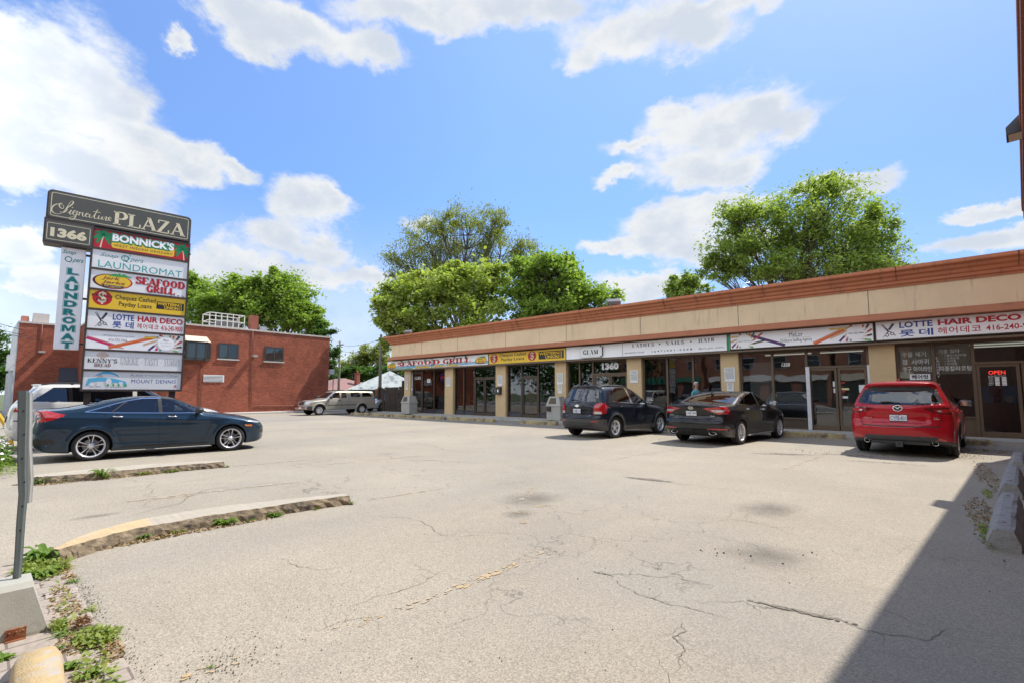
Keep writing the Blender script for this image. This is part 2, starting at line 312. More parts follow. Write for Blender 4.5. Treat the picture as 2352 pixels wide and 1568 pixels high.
# a small contrast roman (thick stems, thin hairlines, slab serifs), cap height 1; strokes: (kind, points)
SERIF = {
 'A': (0.80, [('t', [(0.10, 0), (0.40, 1)]), ('T', [(0.38, 1), (0.70, 0)]), ('t', [(0.20, 0.33), (0.58, 0.33)]), ('s', (0.0, 0.22, 0)), ('s', (0.55, 0.84, 0))]),
 'B': (0.70, [('T', [(0.17, 0), (0.17, 1)]), ('c', [(0.17, 0.97), (0.45, 0.97), (0.58, 0.75), (0.45, 0.53), (0.17, 0.53)]), ('c', [(0.17, 0.53), (0.50, 0.52), (0.64, 0.27), (0.48, 0.03), (0.17, 0.03)]), ('s', (0.0, 0.25, 0)), ('s', (0.0, 0.25, 1))]),
 'D': (0.80, [('T', [(0.17, 0), (0.17, 1)]), ('c', [(0.17, 0.97), (0.50, 0.95), (0.68, 0.5), (0.50, 0.05), (0.17, 0.03)]), ('s', (0.0, 0.25, 0)), ('s', (0.0, 0.25, 1))]),
 'E': (0.68, [('T', [(0.17, 0), (0.17, 1)]), ('t', [(0.1, 0.97), (0.62, 0.97), (0.62, 0.75)]), ('t', [(0.17, 0.51), (0.48, 0.51)]), ('t', [(0.1, 0.03), (0.64, 0.03), (0.64, 0.27)]), ('s', (0.0, 0.2, 0)), ('s', (0.0, 0.2, 1))]),
 'F': (0.64, [('T', [(0.17, 0), (0.17, 1)]), ('t', [(0.1, 0.97), (0.60, 0.97), (0.60, 0.72)]), ('t', [(0.17, 0.51), (0.46, 0.51)]), ('s', (0.0, 0.34, 0)), ('s', (0.0, 0.2, 1))]),
 'G': (0.80, [('c', [(0.70, 0.78), (0.55, 0.98), (0.30, 0.95), (0.13, 0.5), (0.30, 0.05), (0.55, 0.03), (0.68, 0.12)]), ('T', [(0.64, 0.0), (0.64, 0.42)]), ('s', (0.5, 0.78, 0.42))]),
 'H': (0.86, [('T', [(0.17, 0), (0.17, 1)]), ('T', [(0.68, 0), (0.68, 1)]), ('t', [(0.17, 0.51), (0.68, 0.51)]), ('s', (0, 0.34, 0)), ('s', (0, 0.34, 1)), ('s', (0.51, 0.85, 0)), ('s', (0.51, 0.85, 1))]),
 'I': (0.40, [('T', [(0.19, 0), (0.19, 1)]), ('s', (0.0, 0.38, 0)), ('s', (0.0, 0.38, 1))]),
 'K': (0.80, [('T', [(0.17, 0), (0.17, 1)]), ('t', [(0.17, 0.40), (0.66, 1)]), ('T', [(0.30, 0.56), (0.66, 0)]), ('s', (0, 0.34, 0)), ('s', (0, 0.34, 1)), ('s', (0.5, 0.8, 0)), ('s', (0.52, 0.78, 1))]),
 'L': (0.66, [('T', [(0.17, 0), (0.17, 1)]), ('t', [(0.1, 0.03), (0.62, 0.03), (0.62, 0.30)]), ('s', (0, 0.2, 0)), ('s', (0, 0.34, 1))]),
 'M': (1.00, [('t', [(0.14, 0), (0.14, 1)]), ('T', [(0.16, 1), (0.48, 0.04)]), ('t', [(0.48, 0.04), (0.80, 1)]), ('T', [(0.82, 0), (0.82, 1)]), ('s', (0, 0.28, 0)), ('s', (0.66, 1.0, 0)), ('s', (0.0, 0.2, 1)), ('s', (0.78, 1.0, 1))]),
 'N': (0.86, [('t', [(0.14, 0), (0.14, 1)]), ('T', [(0.16, 1), (0.70, 0)]), ('t', [(0.72, 0), (0.72, 1)]), ('s', (0, 0.28, 0)), ('s', (0, 0.2, 1)), ('s', (0.58, 0.86, 1))]),
 'O': (0.86, [('o', [])]),
 'P': (0.70, [('T', [(0.17, 0), (0.17, 1)]), ('c', [(0.17, 0.97), (0.48, 0.97), (0.62, 0.73), (0.48, 0.49), (0.17, 0.48)]), ('s', (0, 0.36, 0)), ('s', (0, 0.25, 1))]),
 'Q': (0.86, [('o', []), ('t', [(0.42, 0.06), (0.62, -0.14), (0.86, -0.18)])]),
 'R': (0.78, [('T', [(0.17, 0), (0.17, 1)]), ('c', [(0.17, 0.97), (0.46, 0.97), (0.60, 0.75), (0.46, 0.52), (0.17, 0.52)]), ('T', [(0.38, 0.50), (0.66, 0)]), ('s', (0, 0.34, 0)), ('s', (0, 0.25, 1)), ('s', (0.56, 0.8, 0))]),
 'S': (0.62, [('c', [(0.52, 0.76), (0.42, 0.97), (0.20, 0.95), (0.10, 0.75), (0.28, 0.56), (0.50, 0.40), (0.52, 0.18), (0.38, 0.03), (0.16, 0.05), (0.06, 0.26)])]),
 'T': (0.76, [('T', [(0.36, 0), (0.36, 1)]), ('t', [(0.04, 0.72), (0.04, 0.97), (0.70, 0.97), (0.70, 0.72)]), ('s', (0.18, 0.55, 0))]),
 'U': (0.84, [('T', [(0.17, 1), (0.17, 0.3)]), ('c', [(0.17, 0.32), (0.24, 0.06), (0.44, 0.02), (0.62, 0.12), (0.67, 0.34)]), ('t', [(0.67, 0.3), (0.67, 1)]), ('s', (0, 0.34, 1)), ('s', (0.54, 0.82, 1))]),
 'Y': (0.78, [('T', [(0.10, 1), (0.38, 0.45)]), ('t', [(0.38, 0.45), (0.66, 1)]), ('T', [(0.38, 0), (0.38, 0.47)]), ('s', (0.2, 0.56, 0)), ('s', (0, 0.28, 1)), ('s', (0.5, 0.8, 1))]),
 'Z': (0.72, [('t', [(0.08, 0.74), (0.08, 0.97), (0.62, 0.97)]), ('T', [(0.58, 0.98), (0.10, 0.02)]), ('t', [(0.06, 0.03), (0.64, 0.03), (0.64, 0.28)])]),
 "'": (0.24, [('T', [(0.12, 0.75), (0.12, 1)])]), '.': (0.26, [('T', [(0.12, 0.0), (0.12, 0.14)])]), '-': (0.4, [('T', [(0.18, 0.4), (0.18, 0.54)])]), ' ': (0.42, []),
}
def put_serif(mb, body, box, fn, mi, thick=0.17, thin=0.05, gap=0.06):
    a0, a1, b0, b1 = box; tot = sum(SERIF[c][0] + gap for c in body) - gap; k = (a1 - a0) / tot; h = b1 - b0; x = 0.0
    for c in body:
        w, st = SERIF[c]
        T = lambda p: (a0 + (x + p[0]) * k, b0 + p[1] * h)
        for kind, d in st:
            if kind == 'T':
                (p, q) = d; put_poly(mb, [T((p[0] - thick / 2, p[1])), T((p[0] + thick / 2, p[1])), T((q[0] + thick / 2, q[1])), T((q[0] - thick / 2, q[1]))], fn, mi)
            elif kind == 't':
                for p, q in zip(d[:-1], d[1:]):
                    if abs(p[1] - q[1]) < 1e-6: put_rect(mb, *[T((min(p[0], q[0]), 0))[0], T((max(p[0], q[0]), 0))[0]], T((0, p[1] - thin / 2))[1], T((0, p[1] + thin / 2))[1], fn, mi)
                    else: put_poly(mb, [T((p[0] - thin / 2, p[1])), T((p[0] + thin / 2, p[1])), T((q[0] + thin / 2, q[1])), T((q[0] - thin / 2, q[1]))], fn, mi)
            elif kind == 's':
                put_rect(mb, T((d[0], 0))[0], T((d[1], 0))[0], T((0, d[2] - thin / 2 if d[2] not in (0, 1) else (0 if d[2] == 0 else 1 - thin)))[1], T((0, d[2] + thin / 2 if d[2] not in (0, 1) else (thin if d[2] == 0 else 1)))[1], fn, mi)
            elif kind == 'c':
                sp = spline([Vector(p) for p in d], 5); n = len(sp); L = []; Q = []
                for i, p in enumerate(sp):
                    t = sp[min(i + 1, n - 1)] - sp[max(i - 1, 0)]; t.normalize(); ww = (thin + (thick - thin) * abs(t.y) ** 1.3) / 2; nn = Vector((-t.y, t.x)); L.append(p + nn * ww); Q.append(p - nn * ww)
                mb.add([fn(*T(p)) for p in L + Q], [(i, i + 1, n + i + 1, n + i) for i in range(n - 1)], mi)
            elif kind == 'o':
                n = 28; o = [(0.43 + 0.41 * math.cos(2 * math.pi * i / n), 0.5 + 0.52 * math.sin(2 * math.pi * i / n)) for i in range(n)]; q = [(0.43 + (0.41 - thick) * math.cos(2 * math.pi * i / n), 0.5 + (0.52 - thin) * math.sin(2 * math.pi * i / n)) for i in range(n)]
                mb.add([fn(*T(p)) for p in o + q], [(i, (i + 1) % n, n + (i + 1) % n, n + i) for i in range(n)], mi)
        x += w + gap
# ------------------------------------------------------------------ ground, lot, pavements
def asphalt_mat(name, c1, c2, spk=0.35, stainy=True):
    m = bpy.data.materials.new(name); m.use_nodes = True; nt = m.node_tree; b = nt.nodes['Principled BSDF']; N = nt.nodes.new; Lk = nt.links.new
    b.inputs['Roughness'].default_value = 0.92; b.inputs['Specular IOR Level'].default_value = 0.25
    t = N('ShaderNodeTexCoord')
    def noise(sc, det=4, ro=0.6, loc=(0, 0, 0), scl=(1, 1, 1)):
        n = N('ShaderNodeTexNoise'); n.inputs['Scale'].default_value = sc; n.inputs['Detail'].default_value = det; n.inputs['Roughness'].default_value = ro
        mp = N('ShaderNodeMapping'); mp.inputs['Location'].default_value = loc; mp.inputs['Scale'].default_value = scl; Lk(t.outputs['Object'], mp.inputs[0]); Lk(mp.outputs[0], n.inputs['Vector']); return n.outputs['Fac']
    def rng(x, a, b_, c, d):
        r = N('ShaderNodeMapRange'); Lk(x, r.inputs[0])
        for i, v in ((1, a), (2, b_), (3, c), (4, d)): r.inputs[i].default_value = v
        return r.outputs[0]
    def mixc(f, a, b_, mode='MIX'):
        x = N('ShaderNodeMixRGB'); x.blend_type = mode
        if isinstance(f, float): x.inputs[0].default_value = f
        else: Lk(f, x.inputs[0])
        for i, v in ((1, a), (2, b_)):
            if isinstance(v, tuple): x.inputs[i].default_value = (*v, 1)
            else: Lk(v, x.inputs[i])
        return x.outputs[0]
    c = mixc(rng(noise(0.35, 7, 0.65), 0.35, 0.68, 0, 1), c1, c2)
    # aggregate: fine light and dark stones
    vo = N('ShaderNodeTexVoronoi'); vo.inputs['Scale'].default_value = 125; Lk(t.outputs['Object'], vo.inputs['Vector'])
    sepc = N('ShaderNodeSeparateColor'); Lk(vo.outputs['Color'], sepc.inputs[0])
    f1 = rng(sepc.outputs[0], 0, 1, 1 - spk, 1 + spk)
    f2 = rng(noise(75, 4, 0.7), 0.3, 0.7, 1 - spk * 0.6, 1 + spk * 0.5)
    mu = N('ShaderNodeMath'); mu.operation = 'MULTIPLY'; Lk(f1, mu.inputs[0]); Lk(f2, mu.inputs[1])
    hs = N('ShaderNodeHueSaturation'); Lk(c, hs.inputs['Color']); Lk(mu.outputs[0], hs.inputs['Value']); c = hs.outputs[0]
    pits = rng(noise(60, 2, 0.5, (4, 2, 0)), 0.70, 0.78, 0, 0.5); c = mixc(pits, c, (0.06, 0.055, 0.05))
    if stainy:
        pat = rng(noise(0.12, 5, 0.6, (9, 3, 0)), 0.48, 0.66, 0, 0.42); c = mixc(pat, c, (0.225, 0.22, 0.21))
        oil = rng(noise(0.55, 6, 0.62, (31, 12, 0)), 0.64, 0.74, 0, 0.35); c = mixc(oil, c, (0.13, 0.125, 0.12))
        # tyre-worn, slightly darker wandering bands along the drive aisle
        band = rng(noise(0.5, 4, 0.6, (2, 7, 0), (1.0, 0.16, 1)), 0.52, 0.74, 0, 0.30); c = mixc(band, c, (0.19, 0.18, 0.17))
        # hairline crazing
        wv = N('ShaderNodeTexVoronoi'); wv.feature = 'DISTANCE_TO_EDGE'; wv.inputs['Scale'].default_value = 0.8
        wn_ = N('ShaderNodeTexNoise'); wn_.inputs['Scale'].default_value = 2.2; wn_.inputs['Detail'].default_value = 8; Lk(t.outputs['Object'], wn_.inputs['Vector'])
        wmx = N('ShaderNodeVectorMath'); wmx.operation = 'MULTIPLY_ADD'; Lk(wn_.outputs['Color'], wmx.inputs[0]); wmx.inputs[1].default_value = (1.2, 1.2, 0); Lk(t.outputs['Object'], wmx.inputs[2]); Lk(wmx.outputs[0], wv.inputs['Vector'])
        cr = rng(wv.outputs['Distance'], 0.0, 0.008, 1, 0); gate = rng(noise(0.22, 3, 0.5, (50, 2, 0)), 0.54, 0.62, 0, 0.55)
        m2 = N('ShaderNodeMath'); m2.operation = 'MULTIPLY'; Lk(cr, m2.inputs[0]); Lk(gate, m2.inputs[1]); c = mixc(m2.outputs[0], c, (0.07, 0.06, 0.055))
    Lk(c, b.inputs['Base Color'])
    bp = N('ShaderNodeBump'); bp.inputs['Strength'].default_value = 0.14; bp.inputs['Distance'].default_value = 0.01
    Lk(vo.outputs['Distance'], bp.inputs['Height']); Lk(bp.outputs[0], b.inputs['Normal'])
    return m
ASPH = asphalt_mat('lot_asphalt', (0.295, 0.257, 0.200), (0.352, 0.308, 0.240), 0.27)
ROADM = asphalt_mat('road_asphalt', (0.17, 0.165, 0.16), (0.21, 0.20, 0.19), 0.3, False)
CONC = mat('concrete', (0.46, 0.43, 0.38), 0.9, var=0.16, vscale=5, bump=0.25, bscale=90, stain=((0.22, 0.20, 0.17), 2.5, 0.56, 0.72))
CONC_G = mat('concrete_grey', (0.29, 0.28, 0.26), 0.92, var=0.25, vscale=14, bump=0.5, bscale=60, stain=((0.16, 0.15, 0.14), 5, 0.52, 0.72))
GRASS_B = mat('soil_green', (0.09, 0.11, 0.045), 0.95, var=0.4, vscale=3)

def ground_sheet(name, x0, x1, y0, y1, z, m, n=1):
    mb = MB(); mb.quad((x0, y0, z), (x1, y0, z), (x1, y1, z), (x0, y1, z)); return tag(mb.build(name, m), kind='structure')
ground_sheet('ground', -900, 900, -900, 900, -0.03, GRASS_B)
ground_sheet('parking_lot', -58, 14, -1.6, 60, 0.0, ASPH)
ground_sheet('road', -700, 300, -18, -4.2, -0.018, ROADM)
mb = MB(); mb.box(-300, 120, -4.2, -1.6, -0.02, 0.006)
SIDEW = mat('pavement_concrete', (0.43, 0.41, 0.37), 0.9, var=0.12, vscale=2, bump=0.15, bscale=80)
tag(mb.build('public_sidewalk', SIDEW), kind='structure')
mb = MB(); mb.box(-300, 120, -20.8, -18, -0.02, 0.11); tag(mb.build('far_sidewalk', SIDEW), kind='structure')

# brick paver strip at the lot's entrance
def paver_mat():
    m = bpy.data.materials.new('red_pavers'); m.use_nodes = True; nt = m.node_tree; b = nt.nodes['Principled BSDF']; N = nt.nodes.new; Lk = nt.links.new
    b.inputs['Roughness'].default_value = 0.9; t = N('ShaderNodeTexCoord')
    br = N('ShaderNodeTexBrick'); br.inputs['Scale'].default_value = 1.0; br.inputs['Brick Width'].default_value = 0.42; br.inputs['Row Height'].default_value = 0.15; br.inputs['Mortar Size'].default_value = 0.006
    br.inputs['Color1'].default_value = (0.325, 0.27, 0.22, 1); br.inputs['Color2'].default_value = (0.36, 0.305, 0.25, 1); br.inputs['Mortar'].default_value = (0.17, 0.14, 0.11, 1)
    mp = N('ShaderNodeMapping'); mp.inputs['Rotation'].default_value = (0, 0, R(90)); Lk(t.outputs['Object'], mp.inputs[0]); Lk(mp.outputs[0], br.inputs['Vector'])
    n = N('ShaderNodeTexNoise'); n.inputs['Scale'].default_value = 26; n.inputs['Detail'].default_value = 6; Lk(t.outputs['Object'], n.inputs['Vector'])
    mr = N('ShaderNodeMapRange'); Lk(n.outputs['Fac'], mr.inputs[0])
    for i, v in ((1, 0.3), (2, 0.7), (3, 0.82), (4, 1.12)): mr.inputs[i].default_value = v
    hs = N('ShaderNodeHueSaturation'); Lk(br.outputs['Color'], hs.inputs['Color']); Lk(mr.outputs[0], hs.inputs['Value']); Lk(hs.outputs[0], b.inputs['Base Color'])
    bp = N('ShaderNodeBump'); bp.inputs['Strength'].default_value = 0.4; bp.inputs['Distance'].default_value = 0.01; Lk(br.outputs['Fac'], bp.inputs['Height']); bp.invert = True; Lk(bp.outputs[0], b.inputs['Normal'])
    return m
rp = random.Random(3)
edge = [(-5.95, 0.60), (-5.4, 0.60), (-4.95, 0.59), (-4.45, 0.59), (-4.24, 0.60), (-3.75, 0.63), (-3.2, 0.63), (-2.4, 0.62), (0.5, 0.55)]
e2 = []
for p, q in zip(edge[:-1], edge[1:]):
    for k in range(6): e2.append((p[0] + (q[0] - p[0]) * k / 6, p[1] + (q[1] - p[1]) * k / 6 + rp.uniform(-0.012, 0.012)))
e2.append(edge[-1])
mb = MB(); n = len(e2); mb.add([(x, y, 0.010) for x, y in e2] + [(x, -1.6, 0.010) for x, y in e2] + [(x, y + .01, 0.0) for x, y in e2], [(i + 1, i, n + i, n + i + 1) for i in range(n - 1)] + [(i, i + 1, 2 * n + i + 1, 2 * n + i) for i in range(n - 1)])
tag(recalc(mb.build('paver_path', paver_mat())), kind='structure')

# faded parking lines (worn yellow paint, broken into flakes)
YEL = mat('worn_yellow_paint', (0.44, 0.315, 0.165), 0.9, var=0.2, vscale=30)
YEL2 = mat('faded_yellow_paint', (0.40, 0.32, 0.225), 0.9, var=0.2, vscale=20)
CRK = mat('crack_dirt', (0.115, 0.10, 0.085), 0.95)
CRK2 = mat('crack_tan', (0.20, 0.17, 0.135), 0.95)
rg = random.Random(11)
def flakes(mb, p, q, w, dens, mi, sz=0.05):
    p = Vector(p); q = Vector(q); L = (q - p).length; d = (q - p) / L; nn = Vector((-d.y, d.x))
    for _ in range(int(L * dens * 0.9)):
        c = p + d * rg.uniform(0, L) + nn * rg.uniform(-w / 2, w / 2); r = sz * .62 * rg.uniform(0.3, 1.0) * (0.5 + abs(math.sin(9 * c.y + 3 * c.x))); k = rg.randint(5, 7); a0 = rg.uniform(0, 6)
        pts = [(c.x + d.x * r * rg.uniform(.6, 1.4) * math.cos(a0 + 6.283 * i / k) * 1.3 + nn.x * 0, 0) for i in range(k)]
        vs = []
        for i in range(k):
            a = a0 + 6.283 * i / k; rr = r * rg.uniform(0.6, 1.1); v = c + d * math.cos(a) * rr * 1.5 + nn * math.sin(a) * rr * 0.7; vs.append((v.x, v.y, 0.004 + rg.random() * 0.0015))
        mb.add(vs, [tuple(range(k))], mi)
mb = MB()
for p, q, dn, mi, sz in [((-2.77, 2.52), (-2.76, 3.2), 90, 0, 0.028), ((-2.86, 1.58), (-2.80, 1.86), 60, 0, 0.020), ((-2.99, 0.74), (-2.94, 1.12), 50, 0, 0.020), ((-2.79, 2.0), (-2.74, 3.6), 40, 1, 0.03),
                         ((-8.31, 1.42), (-8.0, 3.74), 70, 1, 0.05), ((-10.7, 3.5), (-10.45, 5.2), 60, 1, 0.05), ((-5.93, 3.69), (-5.75, 4.9), 60, 1, 0.04), ((-3.98, 4.48), (-3.9, 4.56), 80, 0, 0.03), ((-3.9, 4.93), (-3.82, 5.17), 70, 0, 0.035),
                         ((-3.57, 4.2), (-3.47, 4.36), 70, 0, 0.03), ((-4.3, 5.1), (-4.75, 5.9), 40, 1, 0.04), ((-8.2, 1.5), (-8.1, 2.2), 40, 0, 0.028), ((-9.6, 4.2), (-9.1, 7.4), 25, 1, 0.05), ((-5.4, 9.4), (-5.1, 12.6), 20, 1, 0.05), ((-2.2, 10.4), (-2.0, 13.2), 20, 1, 0.05)]:
    flakes(mb, p, q, 0.09, dn, mi, sz)
tag(mb.build('worn_parking_lines', [YEL, YEL2]), kind='structure')

# cracks
def fractal(p, q, amp, lv):
    if lv == 0: return [p]
    m = (p + q) / 2; d = q - p; nn = Vector((-d.y, d.x)); m = m + nn * rg.uniform(-amp, amp) + d * rg.uniform(-.1, .1)
    return fractal(p, m, amp, lv - 1) + fractal(m, q, amp, lv - 1)
def crack(mb, pts, w, mi=0, amp=0.17, lv=3):
    pts = [Vector(p) for p in pts]; o = []
    for p, q in zip(pts[:-1], pts[1:]): o += fractal(p, q, amp, lv)
    o.append(pts[-1]); n = len(o); ws = [w * rg.uniform(0.25, 1.3) * (0.25 + 0.75 * math.sin(math.pi * (i + 0.6) / (n + 0.2))) for i in range(n)]
    put_stroke(mb, o, ws, lambda a, b: Vector((a, b, 0.0045)), mi)
    for i in range(2, n - 2):
        if rg.random() < 0.10:
            d = (o[i + 1] - o[i - 1]).normalized(); s = rg.choice((-1, 1)); nn = Vector((-d.y, d.x)) * s; l = rg.uniform(0.05, 0.25)
            q = fractal(o[i], o[i] + (d * 0.5 + nn).normalized() * l, amp, 2) + [o[i] + (d * 0.5 + nn).normalized() * l]
            put_stroke(mb, q, [w * 0.5 * (1 - j / len(q)) for j in range(len(q))], lambda a, b: Vector((a, b, 0.0048)), mi)
mb = MB()
CR = [([(-2.18, 3.49), (-2.04, 3.49), (-1.96, 3.59), (-1.78, 3.69), (-1.62, 3.82), (-1.48, 3.81), (-1.27, 3.84)], .010, 0), ([(-2.02, 3.45), (-1.86, 3.37), (-1.69, 3.31), (-1.53, 3.31), (-1.33, 3.34), (-1.21, 3.34), (-1.07, 3.37)], .012, 0),
      ([(-1.4, 3.43), (-1.19, 3.58), (-1.07, 3.7), (-0.94, 3.68), (-0.83, 3.74), (-0.68, 3.79), (-0.54, 3.83), (-0.37, 3.76), (-0.27, 3.78), (-0.1, 3.84), (0.14, 4.19), (0.35, 4.31)], .012, 0), ([(-1.28, 3.13), (-1.21, 3.01), (-1.25, 2.89), (-1.2, 2.85), (-1.13, 2.79), (-1.14, 2.69), (-1.02, 2.62)], .010, 0),
      ([(-3.92, 7.6), (-3.75, 7.88), (-3.34, 7.72), (-2.74, 7.67), (-2.09, 7.75)], .018, 1), ([(-3.16, 12.53), (-3.01, 13.08), (-2.51, 13.26), (-1.95, 13.59)], .05, 1), ([(-3.07, 1.79), (-3.08, 1.95), (-3.06, 2.13), (-3.05, 2.32), (-3.08, 2.52), (-3.12, 2.75)], .009, 1),
      ([(-2.94, 1.49), (-2.93, 1.59), (-2.91, 1.71), (-2.79, 1.89)], .008, 1), ([(-10.09, 6.42), (-9.28, 6.4), (-8.41, 6.49), (-8.3, 6.81), (-7.57, 6.95), (-7.03, 7.3)], .025, 0), ([(-4.51, 1.9), (-4.19, 1.91), (-3.99, 1.96), (-3.83, 2.1)], .010, 1),
      ([(-3.03, 3.68), (-2.88, 3.69), (-2.72, 3.67), (-2.6, 3.74)], .010, 0), ([(-2.19, 3.48), (-2.08, 3.49), (-1.98, 3.49)], .02, 0), ([(-7.2, 1.0), (-7.6, 1.9), (-8.4, 2.6), (-8.2, 3.6)], .012, 0), ([(-7.0, 1.9), (-8.6, 1.7), (-9.8, 2.1), (-10.5, 1.8)], .012, 0), ([(-8.9, 0.9), (-9.0, 2.4), (-8.5, 3.9)], .010, 0), ([(-9.9, 0.8), (-9.4, 2.7), (-9.9, 3.7), (-9.2, 5.0)], .011, 0),
      ([(-13, 8), (-10.5, 8.6), (-8.8, 8.3), (-6.8, 9.2)], .02, 0), ([(-18, 10.5), (-14.5, 11.2), (-11.8, 10.6)], .03, 1), ([(-5.3, 3.2), (-4.5, 3.5), (-3.9, 3.3), (-3.3, 3.8)], .010, 1), ([(-2.3, 5.6), (-1.5, 6.0), (-0.8, 5.7)], .008, 1), ([(-1.2, 2.6), (-1.0, 2.2), (-1.15, 1.8)], .008, 0)]
for pts, w, mi in CR: crack(mb, pts, w * 0.62, mi)
tag(mb.build('pavement_cracks', [CRK, CRK2]), kind='structure')
# ragged potholes: broken-up shallow patches
def pothole(mb, cx, cy, rx, ry, rot, n=90):
    c, s = math.cos(rot), math.sin(rot)
    for _ in range(n):
        a = rg.uniform(0, 6.28); rr = math.sqrt(rg.random()); x = rx * rr * math.cos(a); y = ry * rr * math.sin(a); px = cx + x * c - y * s; py = cy + x * s + y * c; r = rg.uniform(0.006, 0.022) * (1.2 - rr * 0.7); k = 6; a0 = rg.uniform(0, 6)
        vs = [(px + r * rg.uniform(.5, 1.2) * math.cos(a0 + i) * 1.5, py + r * rg.uniform(.5, 1.2) * math.sin(a0 + i), 0.0052 + rg.random() * .001) for i in [j * 6.283 / k for j in range(k)]]
        mb.add(vs, [tuple(range(k))], rg.choice((0, 1, 1, 1)))
mb = MB(); pothole(mb, -3.72, 7.72, 0.42, 0.09, 0.1, 420); pothole(mb, -2.75, 13.1, 0.8, 0.2, 0.5, 330); pothole(mb, -1.5, 13.9, 0.8, 0.12, 0.2, 200); pothole(mb, -0.8, 12.9, 0.8, 0.10, 0.15, 160); pothole(mb, -0.72, 3.78, 0.35, 0.02, 0.12, 90)
tag(mb.build('pothole_rubble', [CRK, CRK2]), kind='structure')
# dark oil / damp patches: many overlapping thin smudges with soft ragged edge
def stain_mat():
    m = bpy.data.materials.new('oil_stain'); m.use_nodes = True; nt = m.node_tree; nt.nodes.clear(); N = nt.nodes.new; Lk = nt.links.new
    o = N('ShaderNodeOutputMaterial'); mx = N('ShaderNodeMixShader'); tr = N('ShaderNodeBsdfTransparent'); df = N('ShaderNodeBsdfDiffuse'); df.inputs[0].default_value = (0.095, 0.09, 0.085, 1)
    t = N('ShaderNodeTexCoord'); ln = N('ShaderNodeVectorMath'); ln.operation = 'LENGTH'; Lk(t.outputs['Object'], ln.inputs[0])
    nz = N('ShaderNodeTexNoise'); nz.inputs['Scale'].default_value = 2.6; nz.inputs['Detail'].default_value = 8; nz.inputs['Roughness'].default_value = 0.7; Lk(t.outputs['Object'], nz.inputs['Vector'])
    ad = N('ShaderNodeMath'); ad.operation = 'MULTIPLY_ADD'; Lk(nz.outputs['Fac'], ad.inputs[0]); ad.inputs[1].default_value = 1.0; Lk(ln.outputs['Value'], ad.inputs[2])
    mr = N('ShaderNodeMapRange'); mr.interpolation_type = 'SMOOTHSTEP'; Lk(ad.outputs[0], mr.inputs[0])
    for i, v in ((1, 0.45), (2, 1.35), (3, 0.30), (4, 0.0)): mr.inputs[i].default_value = v
    Lk(mr.outputs[0], mx.inputs[0]); Lk(tr.outputs[0], mx.inputs[1]); Lk(df.outputs[0], mx.inputs[2]); Lk(mx.outputs[0], o.inputs[0]); return m
SM = stain_mat()
for i, (x, y, sx, sy) in enumerate([(-4.25, 5.25, 0.62, 0.75), (-3.85, 4.5, 0.3, 0.35), (-1.6, 6.8, 0.55, 0.75), (-1.2, 4.85, 0.55, 0.55), (-7.6, 1.05, 0.16, 0.4)]):
    mb = MB(); mb.quad((-1.6, -1.6, 0), (1.6, -1.6, 0), (1.6, 1.6, 0), (-1.6, 1.6, 0)); o = mb.build('oil_stain', SM); o.location = (x, y, 0.0035 + 0.0001 * i); o.scale = (sx, sy, 1); tag(o, kind='structure')
# ------------------------------------------------------------------ the shopping plaza
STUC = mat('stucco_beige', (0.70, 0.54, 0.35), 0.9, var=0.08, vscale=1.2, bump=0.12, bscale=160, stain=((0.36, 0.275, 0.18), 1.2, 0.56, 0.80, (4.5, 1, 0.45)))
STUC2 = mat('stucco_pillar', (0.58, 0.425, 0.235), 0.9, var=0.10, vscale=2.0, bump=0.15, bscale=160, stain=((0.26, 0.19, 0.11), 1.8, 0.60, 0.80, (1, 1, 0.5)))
TERRA = mat('terracotta_trim', (0.47, 0.175, 0.085), 0.85, var=0.10, vscale=1.5, stain=((0.22, 0.095, 0.06), 1.4, 0.53, 0.74, (3, 1, 0.6)))
TERRA_D = mat('terracotta_band', (0.37, 0.145, 0.075), 0.85, var=0.10, vscale=1.5, stain=((0.20, 0.09, 0.055), 1.5, 0.58, 0.78, (1.2, 1, 0.6)))
BRONZ = mat('bronze_frame', (0.075, 0.052, 0.036), 0.45, 0.2, var=0.1)
BRONZ_L = mat('brown_frame', (0.125, 0.085, 0.052), 0.5, 0.2, var=0.1)
KICK = mat('slate_kick', (0.055, 0.058, 0.075), 0.5, var=0.15)
DARKM = mat('dark_metal', (0.035, 0.03, 0.027), 0.5, 0.1)
GLZ = glass_mat('shop_glass', (0.44, 0.47, 0.47), 0.06)
GLZ_T = glass_mat('tinted_glass', (0.26, 0.28, 0.29), 0.05)
WHITE = mat('white_paint', (0.80, 0.80, 0.79), 0.5)
PAPER = mat('paper_white', (0.74, 0.74, 0.71), 0.8)
BLACKP = mat('black_print', (0.02, 0.02, 0.022), 0.6)
ROOFM = mat('roof_gravel', (0.25, 0.24, 0.23), 0.95, var=0.2)
FY = 20.3; XL = -29.87; XR = 3.4; YB = 30.5
plaza = empty('shopping_plaza', (-13.5, 28, 0), 0, 'long one-storey beige plaza with terracotta cornice above a row of shopfronts', 'building')
def rel(o, p): o.parent = p; o.matrix_parent_inverse = Matrix.Translation(-Vector(p.location)); return o
def pb(mb, name, mats, parent=plaza):
    o = mb.build(name, mats); o.parent = parent
    o.location = -Vector(plaza.location) if parent is plaza else Vector((0, 0, 0)); return o
def sweep(prof, name, m, xl=XL, seam=False):
    """profile (outward, z) carried along the front and round the left end"""
    mb = MB(); k = len(prof)
    vs = [(XR, FY - o, z) for o, z in prof] + [(xl - o, FY - o, z) for o, z in prof] + [(xl - o, YB, z) for o, z in prof]
    fs = [(s * k + i, s * k + i + 1, (s + 1) * k + i + 1, (s + 1) * k + i) for s in range(2) for i in range(k - 1)]
    mb.add(vs, fs, 0); return recalc(pb(mb, name, m))
